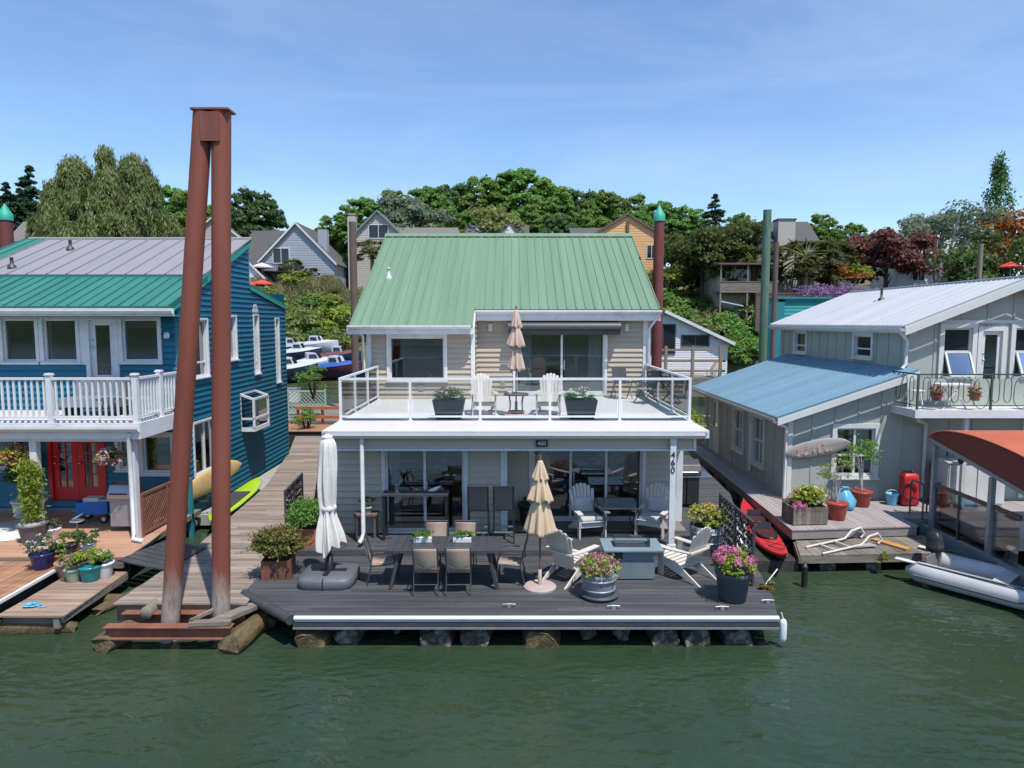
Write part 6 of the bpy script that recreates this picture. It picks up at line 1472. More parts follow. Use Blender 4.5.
for i,(lb,pp,z,r,h,mt,lf,br_,fl) in enumerate(POTS):
    t=thing('potted_plant',lb,'plant',at(*pp,z)+Vector((0,r*.75,0)),0,'pots at the left dock'); pot(t,round_pot(r,h,.015),mt); bush('foliage',t,(0,0,h+br_*.6),(br_*1.1,br_*1.1,br_*.85),700,.05,lf,seed=120+i)
    if fl: flowers('blossom',t,(0,0,h+br_*.6),(br_*1.1,br_*1.1,br_*.9),22,.03,8,.03,fl,seed=140+i)
m=MB(); m.tube([(0,0,0),(0,0,.62)],.018,8); m.lathe([(.01,.60),(.13,.64),(.14,.66),(.02,.64)],n=14); m.tube([(-.1,0,.68),(0,0,.72),(.12,.02,.8)],[.01,.03,.008],6); o=m.build('bird_bath',GALV); o.location=at(77,552,PZ)+Vector((0,.05,0)); tag(o,'small metal bird figure on a post among the left pots','garden ornament')
m=MB(); m.ball((0,0,.09),.09,12); m.tube([(0,0,.17),(0,0,.3)],.012,6); o=m.build('lantern',REDP); o.location=at(79,562,PZ); tag(o,'small red globe ornament among the left pots','garden ornament')
t=thing('potted_plant','white tub with dark tall plant beside the porch window','plant',at(18,519,PZ)+Vector((0,.2,0))); pot(t,round_pot(.24,.42,.02),WHITEW); bush('foliage',t,(0,0,1.1),(.3,.3,.7),1300,.11,LD,seed=150)
t=thing('tall_shrub','dark narrow evergreen shrub right of the red doors','plant',at(103,505,PZ)+Vector((-.1,.5,0))); pot(t,round_pot(.2,.3,.02),DPOT); bush('foliage',t,(0,0,1.35),(.2,.18,1.0),1800,.07,LD,seed=151)
def basket(label,p,r,fl,seed,leaf):
    t=thing('hanging_basket',label,'flower basket',p,0,'hanging flower baskets on the left porch'); m=MB(); m.lathe([(.02,-.2),(r*.55,-.14),(r*.7,0)],n=16); m.build('bowl',BROWNPILE,t)
    m=MB()
    for k in range(3): a=k*2.1; m.tube([(r*.65*math.cos(a),r*.65*math.sin(a),0),(0,0,.55)],.006,4)
    m.tube([(0,0,.55),(0,0,.7)],.008,4); m.build('hanger',BLACK,t); bush('foliage',t,(0,0,.02),(r*1.1,r*1.1,r*.8),900,.055,leaf,seed=seed); flowers('blossom',t,(0,0,.02),(r*1.1,r*1.1,r*.85),80,.045,10,.035,fl,seed=seed,low=-.7)
basket('hanging basket of coral and yellow flowers at the left porch post',P(18,458,14.95),.30,ORP,160,LY)
basket('hanging basket of pale pink flowers at the right of the red doors',P(111,458,14.95),.25,pm('x',(1,1,1)) if False else leafmat('pale_pink_petal',[(.6,.28,.34),(.7,.45,.48),(.72,.6,.6)],.3),161,LO)
t=thing('patio_bench','grey outdoor sofa on the white railed balcony','sofa',(-9.9,16.2,3.203)); m=MB(); m.box(-.7,.7,-.35,.3,.2,.42); m.build('seat',GALV,t,bevel=.03); m=MB(); m.box(-.7,.7,.3,.42,.2,.85); m.build('backrest',GALV,t,bevel=.03)
for x in (-.6,.6): m=MB(); m.box(x-.03,x+.03,-.3,.36,0,.2); m.build('leg',BLACK,t)
t=patio_chair('dark metal chair beside the glazed door on the white balcony',(-8.9,16.1,3.203),R(30)); del t['group']
t=thing('side_table','small dark table beside the chair on the white balcony','table',(-9.25,15.55,3.203)); m=MB(); m.lathe([(.25,.42),(.25,.45),(0,.45)],n=18); m.lathe([(.0,.42),(.25,.42)],n=18); m.build('tabletop',CHAR,t)
for k in range(3): a=k*2.1; m=MB(); m.bar((.22*math.cos(a),.22*math.sin(a),0),(.1*math.cos(a),.1*math.sin(a),.42),.02); m.build('leg',CHAR,t)
t=thing('area_rug','pale round rug on the tan porch deck','rug',at(14,530,PZ)) ; m=MB(); m.lathe([(.9,.002),(.9,.012),(0,.012)],n=36); m.build('mat',SAGETRIM,t)
# ------------------------------------------------------------------ hillside
def hz(x,y):
    ks=[(70,-2),(74.5,-.4),(76,.5),(85,4.4),(90,6.6),(94,8.9),(102,10),(130,12.5),(180,17),(330,25)]
    for (a,za),(b,zb) in zip(ks,ks[1:]):
        if y<=b: return za+(zb-za)*max(0,(y-a))/(b-a)+.35*math.sin(x*.21+y*.13)+.25*math.sin(x*.53-y*.31)
    return 24
m=MB(); xs=[-230+5*i for i in range(93)]; ysr=[70,72,74,75,76,78,80,83,86,89,92,95,98,102,108,115,125,140,160,190,230,280,330]
vs=[(x,y,hz(x,y)) for y in ysr for x in xs]; n=len(xs)
m.add(vs,[(j*n+i,j*n+i+1,(j+1)*n+i+1,(j+1)*n+i) for j in range(len(ysr)-1) for i in range(n-1)],True)
tag(m.build('hillside',pm('grassy_bank',(.10,.11,.035),.95,.35,.25,stain=(.17,.14,.07),stain_amt=.6,stain_scale=.12,bump=.4,bscale=2)),kind='structure')
m=MB(); xs2=[-300+10*i for i in range(61)]; vs=[]
for j in range(4):
    for x in xs2: vs.append((x,-150-12*j,[-1,5+2*math.sin(x*.07)+1.5*math.sin(x*.23),11+3*math.sin(x*.05)+2*math.sin(x*.19),12+3*math.sin(x*.045)][j]))
n=len(xs2); m.add(vs,[(j*n+i,(j+1)*n+i,(j+1)*n+i+1,j*n+i+1) for j in range(3) for i in range(n-1)],True)
tag(m.build('far_shore',pm('far_wooded_shore',(.035,.055,.022),.95,.4,.15)),kind='structure')

# ------------------------------------------------------------------ trees (built once per kind, then copied)
def tree_from(kind, seed, h, w, leaf, n, L, low=.22, mat=BARK, nb=46):
    t=thing(kind,'','tree'); r=np.random.default_rng(seed)
    trunk(t,h*.78,h*.022+.08,mat,seed,6,.30)
    cz=h*(low+(1-low)/2); rz=h*(1-low)/2
    p,nn=blobs(r,(0,0,cz),(w/2*.88,w/2*.88,rz*.93),nb,w*(.135 if nb<60 else .072),n/nb,-.8,.38)
    leaves('crown',p,nn,L,L*.7,leaf,t,r,jitter=.55); return t
def conifer_from(kind, seed, h, w, leaf=None, n=26000, L=.7):
    t=thing(kind,'','tree'); r=np.random.default_rng(seed); m=MB(); m.tube([(0,0,-.5),(0,0,h*.5),(0,0,h*.98)],[h*.018,h*.012,.02],8); m.build('trunk',BARK,t)
    tiers=24; P_=[];N_=[]
    for i in range(tiers):
        f=i/(tiers-1); z=h*(.08+.90*f)+r.normal(0,h*.012); rad=w/2*(1-f)**.8*r.uniform(.8,1.12)+.12; k=max(4,int(11*(1-f)+3))
        for b in range(k):
            a=r.random()*6.28; rr=rad*r.uniform(.65,1.12); c=int(n/(tiers*9))
            s=r.uniform(.1,1,c)**.7
            q=np.stack([np.cos(a)*rr*s,np.sin(a)*rr*s,z-.30*rr*s**1.5+.12*rr*s],1)+r.normal(0,.09*rr+.05,(c,3))*np.array([1,1,.5]); q[:,2]+=r.normal(0,h*.014); P_.append(q); N_.append(np.tile([np.cos(a)*.4,np.sin(a)*.4,1.0],(c,1)))
    leaves('crown',np.concatenate(P_),np.concatenate(N_),L,L*.5,leaf or LC,t,r,jitter=.45); return t
def willow_from(kind, seed, h, w, n=24000):
    t=thing(kind,'','tree'); r=np.random.default_rng(seed); trunk(t,h*.75,h*.035,BARK,seed,7,.34)
    P_=[];N_=[]
    lob=[(-.22,0,.76,.115,22),(.15,.05,.80,.12,22),(-.05,.1,.90,.06,9),(.24,.0,.70,.09,14),(-.34,.0,.62,.10,16),(.02,-.1,.68,.12,18)]
    for q_ in range(22):
        a_=r.random()*6.28; d_=r.uniform(.15,.5); lob.append((d_*math.cos(a_),d_*math.sin(a_)*.9,.60-.52*d_+r.uniform(-.06,.08),r.uniform(.06,.13),int(r.uniform(8,16))))
    for lobe,(cx,cy,cz,lr,k) in enumerate(lob):
        for s in range(int(k*2)):
            u=r.normal(0,1,3); u/=np.linalg.norm(u); u[2]=abs(u[2])
            top=np.array([cx*w,cy*w,cz*h])+u*lr*np.array([w*.8,w*.8,h*.85])
            Ls=h*r.uniform(.06,.26)*(1.25 if r.random()<.15 else 1); c=int(n/220); s_=r.uniform(0,1,c)
            sway=r.normal(0,.12,2)*w*.2; out=u[:2]*w*.03
            q=np.stack([top[0]+(out[0]+sway[0]*.3)*s_,top[1]+(out[1]+sway[1]*.3)*s_,top[2]-Ls*s_],1)+r.normal(0,.012*w,(c,3))*np.array([1,1,1.5])
            q[:,2]=np.maximum(q[:,2],.4); P_.append(q); N_.append(np.tile([u[0],u[1],.35],(c,1)))
    leaves('crown',np.concatenate(P_),np.concatenate(N_),.8,.15,LW,t,r,vert=True,jitter=.35); return t
def poplar_from(kind,seed,h,w,n=6000):
    t=thing(kind,'','tree'); r=np.random.default_rng(seed); trunk(t,h*.9,h*.014,BARK,seed,5,.08); P_=[];N_=[]
    for i in range(75):
        f=r.uniform(.06,1); rad=w/2*(math.sin(math.pi*min(1,.12+f*.9))**.6)*(1.05-f*.55); a=r.random()*6.28; q=rad*r.uniform(.2,1); c=int(n/75)
        s=r.uniform(-1,1,c); P_.append(np.stack([np.cos(a)*q+0*s,np.sin(a)*q+0*s,h*f+s*h*.055],1)+r.normal(0,w*.06,(c,3))); N_.append(np.tile([np.cos(a),np.sin(a),.4],(c,1)))
    leaves('crown',np.concatenate(P_),np.concatenate(N_),.4,.26,LD,t,r,jitter=.6); return t
def palm_from(kind,seed,h,w):
    t=thing(kind,'','tree'); r=np.random.default_rng(seed); m=MB(); m.tube([(0,0,-.4),(.05,0,h*.5),(0,0,h)],[.22,.2,.24],10); m.build('trunk',pm('shaggy_palm_bark',(.10,.075,.05),.95,.3,8,bump=.6,bscale=8),t)
    P_=[];N_=[]; m=MB()
    for i in range(44):
        a=i*2.4; el=r.uniform(-.6,1.15); R_=w/2*r.uniform(.8,1.05); tip=[]
        for k in range(9): s=k/8; tip.append(np.array([math.cos(a)*math.cos(el)*R_*s,math.sin(a)*math.cos(el)*R_*s,h+math.sin(el)*R_*s-.35*R_*s*s]))
        m.tube(tip,[.03]*8+[.006],4,caps=False)
        for q in range(26):
            th=q/25*2.2-1.1; e=tip[-3]; 
            d=np.array([math.cos(a+th*.55),math.sin(a+th*.55),-.25]); P_.append(e+d*R_*.28*r.uniform(.4,1.0)); N_.append(np.array([0,0,1.])+r.normal(0,.2,3))
    m.build('frond_stem',LO,t); leaves('frond',P_,N_,.75,.17,leafmat('palm_leaf',[(.06,.09,.02),(.12,.14,.04),(.22,.19,.07)]),t,r,jitter=.4); return t
def birch_from(kind,seed,h,w,leaf):
    t=thing(kind,'','tree'); rnd=random.Random(seed); r=np.random.default_rng(seed); m=MB(); ends=[]
    for i in range(7):
        a=i*6.28/7+rnd.random()*.4; q=w*.5*rnd.uniform(.45,.9); z=h*rnd.uniform(.62,.95); p0=Vector((0,0,-.3)); p1=Vector((q*.25*math.cos(a),q*.25*math.sin(a),h*.3)); p2=Vector((q*math.cos(a),q*math.sin(a),z)); m.tube([p0,p1,(p1+p2)/2+Vector((0,0,.1)),p2],[h*.022,h*.018,h*.012,h*.004],7); ends+=[p2,(p1+p2)/2+Vector((0,0,h*.08))]
        for k in range(2): e=p1.lerp(p2,.6)+Vector((rnd.uniform(-1,1)*w*.15,rnd.uniform(-1,1)*w*.15,h*.16)); m.tube([p1.lerp(p2,.45),e],[h*.008,h*.003],5); ends.append(e)
    m.build('trunk',BARKW,t); P_=[];N_=[]
    for e in ends: u=unit(r,130); P_.append(np.array(e)+u*np.array([w*.13,w*.13,h*.085])*r.uniform(.5,1.1,(130,1))+np.array([0,0,h*.05])); N_.append(u+np.array([0,0,.5]))
    leaves('crown',np.concatenate(P_),np.concatenate(N_),.42,.28,leaf,t,r); return t
def shrub_from(kind,seed,w,h,leaf,n,L,elong=.6):
    t=thing(kind,'','shrub'); r=np.random.default_rng(seed); m=MB(); rnd=random.Random(seed)
    for i in range(5): a=i*1.3; m.tube([(0,0,-.3),(w*.2*math.cos(a),w*.2*math.sin(a),h*.5)],[.05,.02],5)
    m.build('stem',BARK,t); p,nn=blobs(r,(0,0,h*.48),(w/2*.85,w/2*.85,h*.46),22,w*.17,n/22,-.6,.3); leaves('foliage',p,nn,L,L*elong,leaf,t,r); return t
def fount_from(kind,seed,w,h,leaf,n=1500):
    t=thing(kind,'','grass clump'); r=np.random.default_rng(seed); a=r.random(n)*6.28; s=r.random(n)**.6; q=w/2*s; z=h*(1-.75*s**2)*r.uniform(.6,1.05,n)
    leaves('foliage',np.stack([np.cos(a)*q,np.sin(a)*q,z],1),np.stack([np.cos(a)*.8,np.sin(a)*.8,np.full(n,.6)],1),.75,.07,leaf,t,r,vert=True,jitter=.35); return t

def put(proto, used, px, ptop, Y, h0, label, group=None, base=None, wscale=1.0, rz=None):
    """stand a copy at distance Y so its top reaches ptop; height follows from the ground there"""
    top=P(px,ptop,Y); z=hz(top.x,Y) if base is None else base; s=(top.z-z)/h0
    if h0<3 and s>1.5: s=1.4; z=top.z-s*h0
    loc=(top.x,Y,z); rz_=random.random()*6.28 if rz is None else rz
    if not used.get(proto.name):
        used[proto.name]=1; proto.location=loc; proto.rotation_euler=(0,0,rz_); proto.scale=(s*wscale,s*wscale,s); proto['label']=label
        if group: proto['group']=group
        return proto
    return dup(proto,loc,rz_,label,group,(s*wscale,s*wscale,s))
U={}
tA=tree_from('broadleaf_tree',201,16,13,LG,44000,.44,.05,nb=340); tB=tree_from('broadleaf_tree',202,16,11.5,leafmat('fresh_green_leaf',[(.105,.21,.045),(.185,.325,.065),(.28,.43,.10)]),42000,.44,.04,nb=330); tC=tree_from('broadleaf_tree',203,14,12,LD,38000,.43,.05,nb=300)
WG='broadleaf trees of the wood on the hill behind the green roof'
WL='broadleaf tree in the continuous green wood on the hill behind the green roofed home'
for i,(px,pt,Y,k,ws) in enumerate(((335,212,150,1,1.0),(362,196,146,0,.95),(395,188,150,1,.9),(425,185,144,0,.9),(455,181,150,2,.9),(488,172,147,1,1.0),(520,167,150,0,1.05),(550,177,146,1,.9),(578,188,150,2,.9),(603,189,147,0,.9),(632,192,150,1,.9),(660,200,148,0,.95),(690,203,146,1,.9),(408,205,128,2,.7),(470,210,126,0,.7),(510,208,128,1,.7),(560,212,128,2,.75),(590,205,138,1,.8),(445,205,136,0,.8),(380,212,136,1,.8),(535,200,138,1,.9),(640,208,138,0,.6),(742,212,150,0,.85),(322,226,150,2,.7))):
    put((tA,tB,tC)[k],U,px,pt,Y,16 if k<2 else 14,WL,WG,wscale=ws)
put(tC,U,252,188,125,14,'dark rounded broadleaf tree between the twin pile and the blue grey gabled house',wscale=.85)
put(tB,U,190,186,150,16,'green tree showing between the weeping willow and the twin pile',wscale=.9); put(tA,U,168,184,155,16,'green tree just behind the right shoulder of the weeping willow',wscale=.8)
tS=tree_from('silver_tree',204,12,12,LS,7000,.55,.15); put(tS,U,408,196,118,12,'soft grey green tree above the dormer house',wscale=.95)
tO=tree_from('olive_tree',205,10,11,LO,6000,.5,.12); put(tO,U,492,208,112,10,'low olive green tree over the grey roof with skylight')
wl=willow_from('weeping_willow',206,20,18); put(wl,U,108,138,96,20,'big weeping willow with hanging pale green strands behind the blue house',rz=.3)
cf=conifer_from('conifer',207,20,13)
for px,pt,Y,lb in ((28,163,125,'dark tall conifer at the far left, tallest of the dark conifers there'),(60,170,130,'dark conifer partly behind the left edge of the willow'),(6,180,118,'dark conifer at the very left edge behind the rust pile'),(42,205,105,'lower dark conifer in front of the tall left conifers'),(20,186,122,'dark conifer between the tall left conifer and the rust pile cap'),(48,190,128,'dark conifer just left of the willow crown'),(78,176,135,'dark conifer top showing through the left part of the willow'),(715,192,140,'dark pointed conifer above the brown roofed deck house')): put(cf,U,px,pt,Y,20,lb)
sp=tree_from('spreading_tree',208,9,12,leafmat('bronze_dark_leaf',[(.05,.10,.025),(.10,.15,.035),(.2,.19,.055)]),9000,.42,.30); put(sp,U,703,224,90,9,'dark spreading tree left of the raised wooden deck',wscale=.82); put(sp,U,735,222,93,9,'bronze tinged spreading tree above the raised wooden deck',wscale=.9)
put(tB,U,822,212,112,16,'green tree behind the pair of palms',wscale=.85); put(tA,U,852,222,115,16,'green tree between the palms and the crimson maple',wscale=.9); put(tB,U,795,222,125,16,'green tree just right of the tall taupe chimney wall',wscale=.75); put(tA,U,875,232,118,16,'low green tree behind the crimson maple',wscale=.95)
mp_=tree_from('japanese_maple',209,8,9,LR,7000,.4,.22); put(mp_,U,889,228,92,8,'crimson leaved maple above the white metal roof')
bi=birch_from('birch_tree',210,11,13,LS); put(bi,U,944,206,94,11,'pale trunked tree with bare white limbs in front of the white house')
po=poplar_from('poplar_tree',211,18,6); put(po,U,1000,160,125,18,'tall narrow poplar at the right edge of the photo'); 
pn=tree_from('pine_tree',212,9,12,leafmat('pine_needle',[(.04,.09,.022),(.085,.15,.035),(.14,.21,.055)]),7500,.34,.1); put(pn,U,1008,226,80,9,'dark green layered pine in front of the poplar',wscale=.85); put(pn,U,978,252,84,9,'lower green pine beside the tan timber pole',wscale=.8)
og=tree_from('orange_tree',213,6,7,LOR,2600,.4,.2); put(og,U,1014,211,104,6,'orange leaved tree below the poplar')
pa=palm_from('fan_palm',214,4.6,4.2); put(pa,U,806,232,84,6.0,'fan palm left of the pair in front of the taupe house'); put(pa,U,829,238,86,6.0,'fan palm right of the pair in front of the taupe house'); put(pa,U,291,257,97,6.0,'fan palm in front of the blue grey gabled house'); put(pa,U,372,236,99,6.0,'fan palm beside the tall weathered pole'); put(pa,U,755,240,86,6.0,'golden fan palm above the right end of the wooden deck')
put(pa,U,310,266,96,6.0,'smaller fan palm right of the palm at the blue grey house')
# shrubs of the bank
s1_=shrub_from('bank_shrub',220,5,3.2,LO,1800,.34); s2_=shrub_from('bank_shrub',221,4.5,3.4,LG,1800,.32); s3_=shrub_from('bank_shrub',222,4,2.6,LY,1500,.3); fo=fount_from('grass_clump',223,4.5,2.8,leafmat('straw_green_blade',[(.11,.12,.04),(.2,.2,.08),(.3,.28,.14)]))
rnd=random.Random(77)
def strip(x0,x1,label,group,k,protos,Y0,Y1,hs):
    for i in range(k):
        px=x0+(x1-x0)*(i+rnd.uniform(.1,.9))/k; Y=rnd.uniform(Y0,Y1); q=P(px,300,Y); h=rnd.uniform(*hs); pr=protos[rnd.randrange(len(protos))]; z=hz(q.x,Y); s=h/3.0
        if not U.get(pr.name): U[pr.name]=1; o=pr
        else: o=dup(pr,(0,0,0))
        o.location=(q.x,Y,z-.2); o.rotation_euler=(0,0,rnd.random()*6.28); o.scale=(s*1.15,s*1.15,s); o['label']=label; o['group']=group; o['category']='shrub' if pr is not fo else 'grass clump'
GL1='shrubs and grasses on the bank between the blue house and the green roof'; GL2='shrubs on the bank right of the rust pile'
strip(205,365,'olive green shrub massed on the bank between the blue house and the green roofed home',GL1,26,(s1_,s2_,s1_,s3_),77,90,(2.6,4.2))
strip(255,365,'straw coloured grass clump high on the bank left of the green roofed home',GL1+' (grasses)',9,(fo,),90,95,(2.6,3.6))
strip(645,830,'green shrub massed on the bank between the white cottage and the raised wooden deck',GL2,26,(s2_,s1_,s3_,s2_),77,90,(2.6,4.4))
strip(660,720,'drooping pale grass clump on the bank left of the raised wooden deck',GL2+' (grasses)',4,(fo,),84,88,(3,3.8))
strip(640,720,'green shrub high on the slope behind the rust pile','shrubs high on the slope behind the rust pile',9,(s1_,s2_),92,108,(3,4.5))
strip(722,775,'low green shrub at the waterside right of the white cottage','shrubs at the waterside right of the white cottage',10,(s1_,s2_,s3_),75.5,80,(2.2,3.2))
strip(850,1030,'green shrub on the slope behind the white metal roof',"shrubs behind the white metal roof",12,(s2_,s3_,s1_),86,93,(2,3.2))
strip(-40,200,'green shrub on the bank behind the blue house',"shrubs behind the blue house",12,(s2_,s1_),84,97,(2.5,4))
hy=shrub_from('flower_hedge',224,3,1.6,LOR,1400,.22); put(hy,U,838,266,84,1.6,'orange and yellow clipped hedge below the palms',wscale=1.5); hy2=shrub_from('flower_hedge',225,3,1.6,LY,1400,.22); put(hy2,U,855,264,84.5,1.6,'bright yellow green hedge right of the orange hedge',wscale=1.1); put(hy2,U,668,268,88,1.6,'bright yellow green shrub behind the rust pile',wscale=.9); put(hy2,U,297,272,95,1.6,'golden shrub below the blue grey gabled house',wscale=1.3)
lv=shrub_from('lavender_bed',226,5,1.2,LAV,1600,.22,.35); put(lv,U,812,288,79,1.2,'purple lavender bed above the teal building, left end',wscale=1.2); put(lv,U,846,287,79.5,1.2,'purple lavender bed above the teal building, right end',wscale=1.2)
rs=shrub_from('rose_bush',227,3,2,ROSEP,700,.2); put(rs,U,957,257,88,2,'coral flowering bush below the pale trunked tree')

# ------------------------------------------------------------------ houses on the hill
def house(name,label,cx,Y,w,d,eave,ridge,axis,wm,rm,wins=(),trim=WHITE,chim=None,z0=None,cat='house',over=.4,lap=.35):
    """eave and ridge are absolute heights"""
    z=hz(cx,Y)-1.2 if z0 is None else z0
    t=thing(name,label,cat,(cx,Y,z)); W2=w/2; e=eave-z; r=ridge-z; m=MB(); wf=Wall(-W2,0,(1,0),(0,-1))
    if axis=='y':
        rg=lambda q:(0,w) if q<e else (W2*(q-e)/(r-e), w-W2*(q-e)/(r-e)); wf.siding(m,w,0,r-.02,lap=lap,dep=.03,rng=rg)
        m.add([(-W2,0,0),(-W2,d,0),(-W2,d,e),(-W2,0,e)],[(0,1,2,3)]); m.add([(W2,0,0),(W2,d,0),(W2,d,e),(W2,0,e)],[(3,2,1,0)]); m.add([(-W2,d,0),(W2,d,0),(W2,d,e),(0,d,r),(-W2,d,e)],[(0,1,2,3,4)])
    else:
        wf.siding(m,w,0,e,lap=lap,dep=.03)
        for x in (-W2,W2): m.add([(x,0,0),(x,d,0),(x,d,e),(x,d/2,r),(x,0,e)],[(0,1,2,3,4)])
        m.add([(-W2,d,0),(W2,d,0),(W2,d,e),(-W2,d,e)],[(0,1,2,3)])
    m.build('wall',wm,t); m=MB()
    if axis=='y':
        k=(r-e)/W2
        for s in (-1,1): m.prism([(s*(W2+over),-over,e-over*k),(s*(W2+over),d+over,e-over*k),(0,d+over,r),(0,-over,r)],(0,0,.16))
    else:
        k=(r-e)/(d/2)
        for a,b in ((-over,d/2),(d+over,d/2)): m.prism([(-W2-over,a,e-over*k),(W2+over,a,e-over*k),(W2+over,b,r),(-W2-over,b,r)],(0,0,.16))
    rf=m.build('roof',rm,t)
    if axis=='y' and trim:
        m=MB()
        for s in (-1,1): m.prism([(s*(W2+over+.01),-over-.06,e-over*k-.14),(0,-over-.06,r-.16),(0,-over-.06,r+.17),(s*(W2+over+.01),-over-.06,e-over*k+.17)],(0,.05,0))
        m.build('barge_board',trim,t)
    for (x,zz,ww,hh) in wins:
        q=MB()
        for b in ((x-ww/2-.1,x+ww/2+.1,zz+hh,zz+hh+.1),(x-ww/2-.1,x+ww/2+.1,zz-.1,zz),(x-ww/2-.1,x-ww/2,zz,zz+hh),(x+ww/2,x+ww/2+.1,zz,zz+hh),(x-.04,x+.04,zz,zz+hh)): q.box(b[0],b[1],-.10,-.03,b[2],b[3])
        wn=q.build('window',WHITE if trim else BROWNPILE,t); q=MB(); q.box(x-ww/2,x+ww/2,-.05,-.04,zz,zz+hh); q.build('pane',DIM,wn)
    if chim:
        x,y,cw,ct,mt=chim; q=MB(); q.box(x-cw/2,x+cw/2,y,y+cw*.8,e*.5,ct-z); q.box(x-cw/2-.08,x+cw/2+.08,y-.08,y+cw*.8+.08,ct-z-.25,ct-z-.05); q.build('chimney',mt,t)
    return t
def Z(py,Y): return P(512,py,Y).z
def X(px,Y): return P(px,300,Y).x
YH=98
h=house('hill_house','blue grey gabled house with white trim and dark roof above the left bank',X(298,YH),YH,10.6,10,Z(262,YH),Z(223,YH),'y',GREYH,SHINGLE,[(-2.2,2.2+Z(270,YH)-hz(X(298,YH),YH),2.2,2.0)],chim=None)
m=MB(); m.box(X(321,YH)-X(298,YH)-.65,X(321,YH)-X(298,YH)+.65,1.5,2.6,0,Z(228,YH)-h.location.z); m.build('chimney',GREYH,h)
m=MB(); m.box(-9.0,-4.9,1,9,Z(262,YH)-h.location.z-3,Z(262,YH)-h.location.z); m.build('side_wing',GREYH,h); m=MB(); zz=Z(262,YH)-h.location.z; m.prism([(-9.6,.4,zz-.2),(-1.5,.4,zz-.2),(-1.5,5.2,zz+4.9),(-8.0,5.2,zz+4.9)],(0,0,.15)); m.build('wing_roof',SHINGLE,h)
m=MB(); zb=Z(272,YH)-h.location.z; m.box(-7.5,-1.2,-2.2,-.05,zb-.15,zb); 
for i in range(26): m.box(-7.5+.25*i,-7.44+.25*i,-2.2,-2.14,zb,zb+.9)
m.box(-7.5,-1.2,-2.22,-2.12,zb+.9,zb+.98); m.build('balcony',CHAR,h)
house('hill_cottage','small white trimmed cottage half hidden behind the blue house peak',X(246,94),94,5,6,Z(277,94),Z(258,94),'y',WHITEH,SHINGLE,[(0,1.9+Z(290,94)-hz(X(246,94),94),1.2,1.6)],over=.3)
house('hill_house','brown roofed house showing between the legs of the twin pile',X(217,118),118,11,9,Z(243,118),Z(217,118),'y',TAUPEH,SHINGLET,[],chim=None)
house('hill_house','pale roofed house between the dark conifers and the willow',X(38,112),112,8,8,Z(240,112),Z(219,112),'x',WHITEH,SHINGLET,[],chim=(-1.2,3,.7,Z(232,112),WHITE))
YD=104
h=house('hill_house','grey shingle house with a steep gable beside the tall weathered pole',X(379,YD),YD,9,9,Z(241,YD),Z(211,YD),'y',TAUPEH,SHINGLET,[(0.1,Z(238,YD)-hz(X(379,YD),YD)+1.2,2.8,1.9)],trim=SLATE,chim=(-4.1,1,1.0,Z(212,YD),pm('pink_brick',(.36,.25,.2),.85,.15,8)))
m=MB(); m.box(X(356,YD)-X(379,YD)-.9,X(356,YD)-X(379,YD)+.3,-.6,.5,0,Z(217,YD)-h.location.z); m.build('chimney',TAUPEH,h)
m=MB(); zz=Z(234,YD)-h.location.z; m.prism([(2.5,1.5,zz-1.6),(13,1.5,zz-1.6),(11.5,6,zz+1.6),(1,6,zz+1.6)],(0,0,.15)); m.build('wing_roof',SHINGLET,h); m=MB(); m.box(2.5,12.4,2,8,0,zz-1.5); m.build('side_wing',TAUPEH,h)
YR_=106
h=house('hill_house','dark grey roof with a small white gable and skylight behind the green roof ridge',X(497,YR_),YR_,9.2,9,Z(239,YR_),Z(222,YR_),'x',WHITEH,SHINGLE,[]); e_=Z(237,YR_)-h.location.z
m=MB(); m.prism([(-.3,-.55,e_-.5),(3.6,-.55,e_-.5),(2.0,-.55,e_+1.9)],(0,4,0)); dm=m.build('dormer',WHITEH,h); m=MB(); m.bar((-.6,-.62,e_-.6),(2.0,-.62,e_+2.1),.12,.3); m.bar((2.0,-.62,e_+2.1),(4.0,-.62,e_-.6),.12,.3); m.build('barge_board',SHINGLE,dm)
m=MB(); m.lathe([(.35,0),(.35,.3),(0,.6)],(-3.2,3.0,Z(229,YR_)-h.location.z),8); m.build('skylight',WHITE,h)
t=thing('brick_chimney','small red brick chimney just over the green roof ridge','chimney',(X(552,104),104,Z(240,104)-6)); m=MB(); m.box(-.5,.5,-.4,.4,0,6.7); m.box(-.58,.58,-.48,.48,6.7,6.95); m.build('stack',BRICK,t); m=MB(); m.lathe([(.15,6.95),(.13,7.25),(.1,7.25)],n=10); m.build('flue',TERRAO,t)
house('hill_house','dark shingle roof left of the orange gabled house',X(606,106),106,10,9,Z(238,106),Z(225,106),'x',TAUPEH,SHINGLE,[])
YO=95
h=house('hill_house','orange clapboard house with a steep gable beside the rust pile',X(626,YO),YO,10.2,9,Z(237,YO),Z(214,YO),'y',ORANGEH,SHINGLET,[(3.4,Z(258,YO)-hz(X(626,YO),YO)+1.2,1.2,1.7)],trim=BROWNPILE,over=.3)
m=MB(); m.box(-.08,.25,-.35,-.04,0,Z(221,YO)-h.location.z); m.build('flue',BROWNPILE,h)
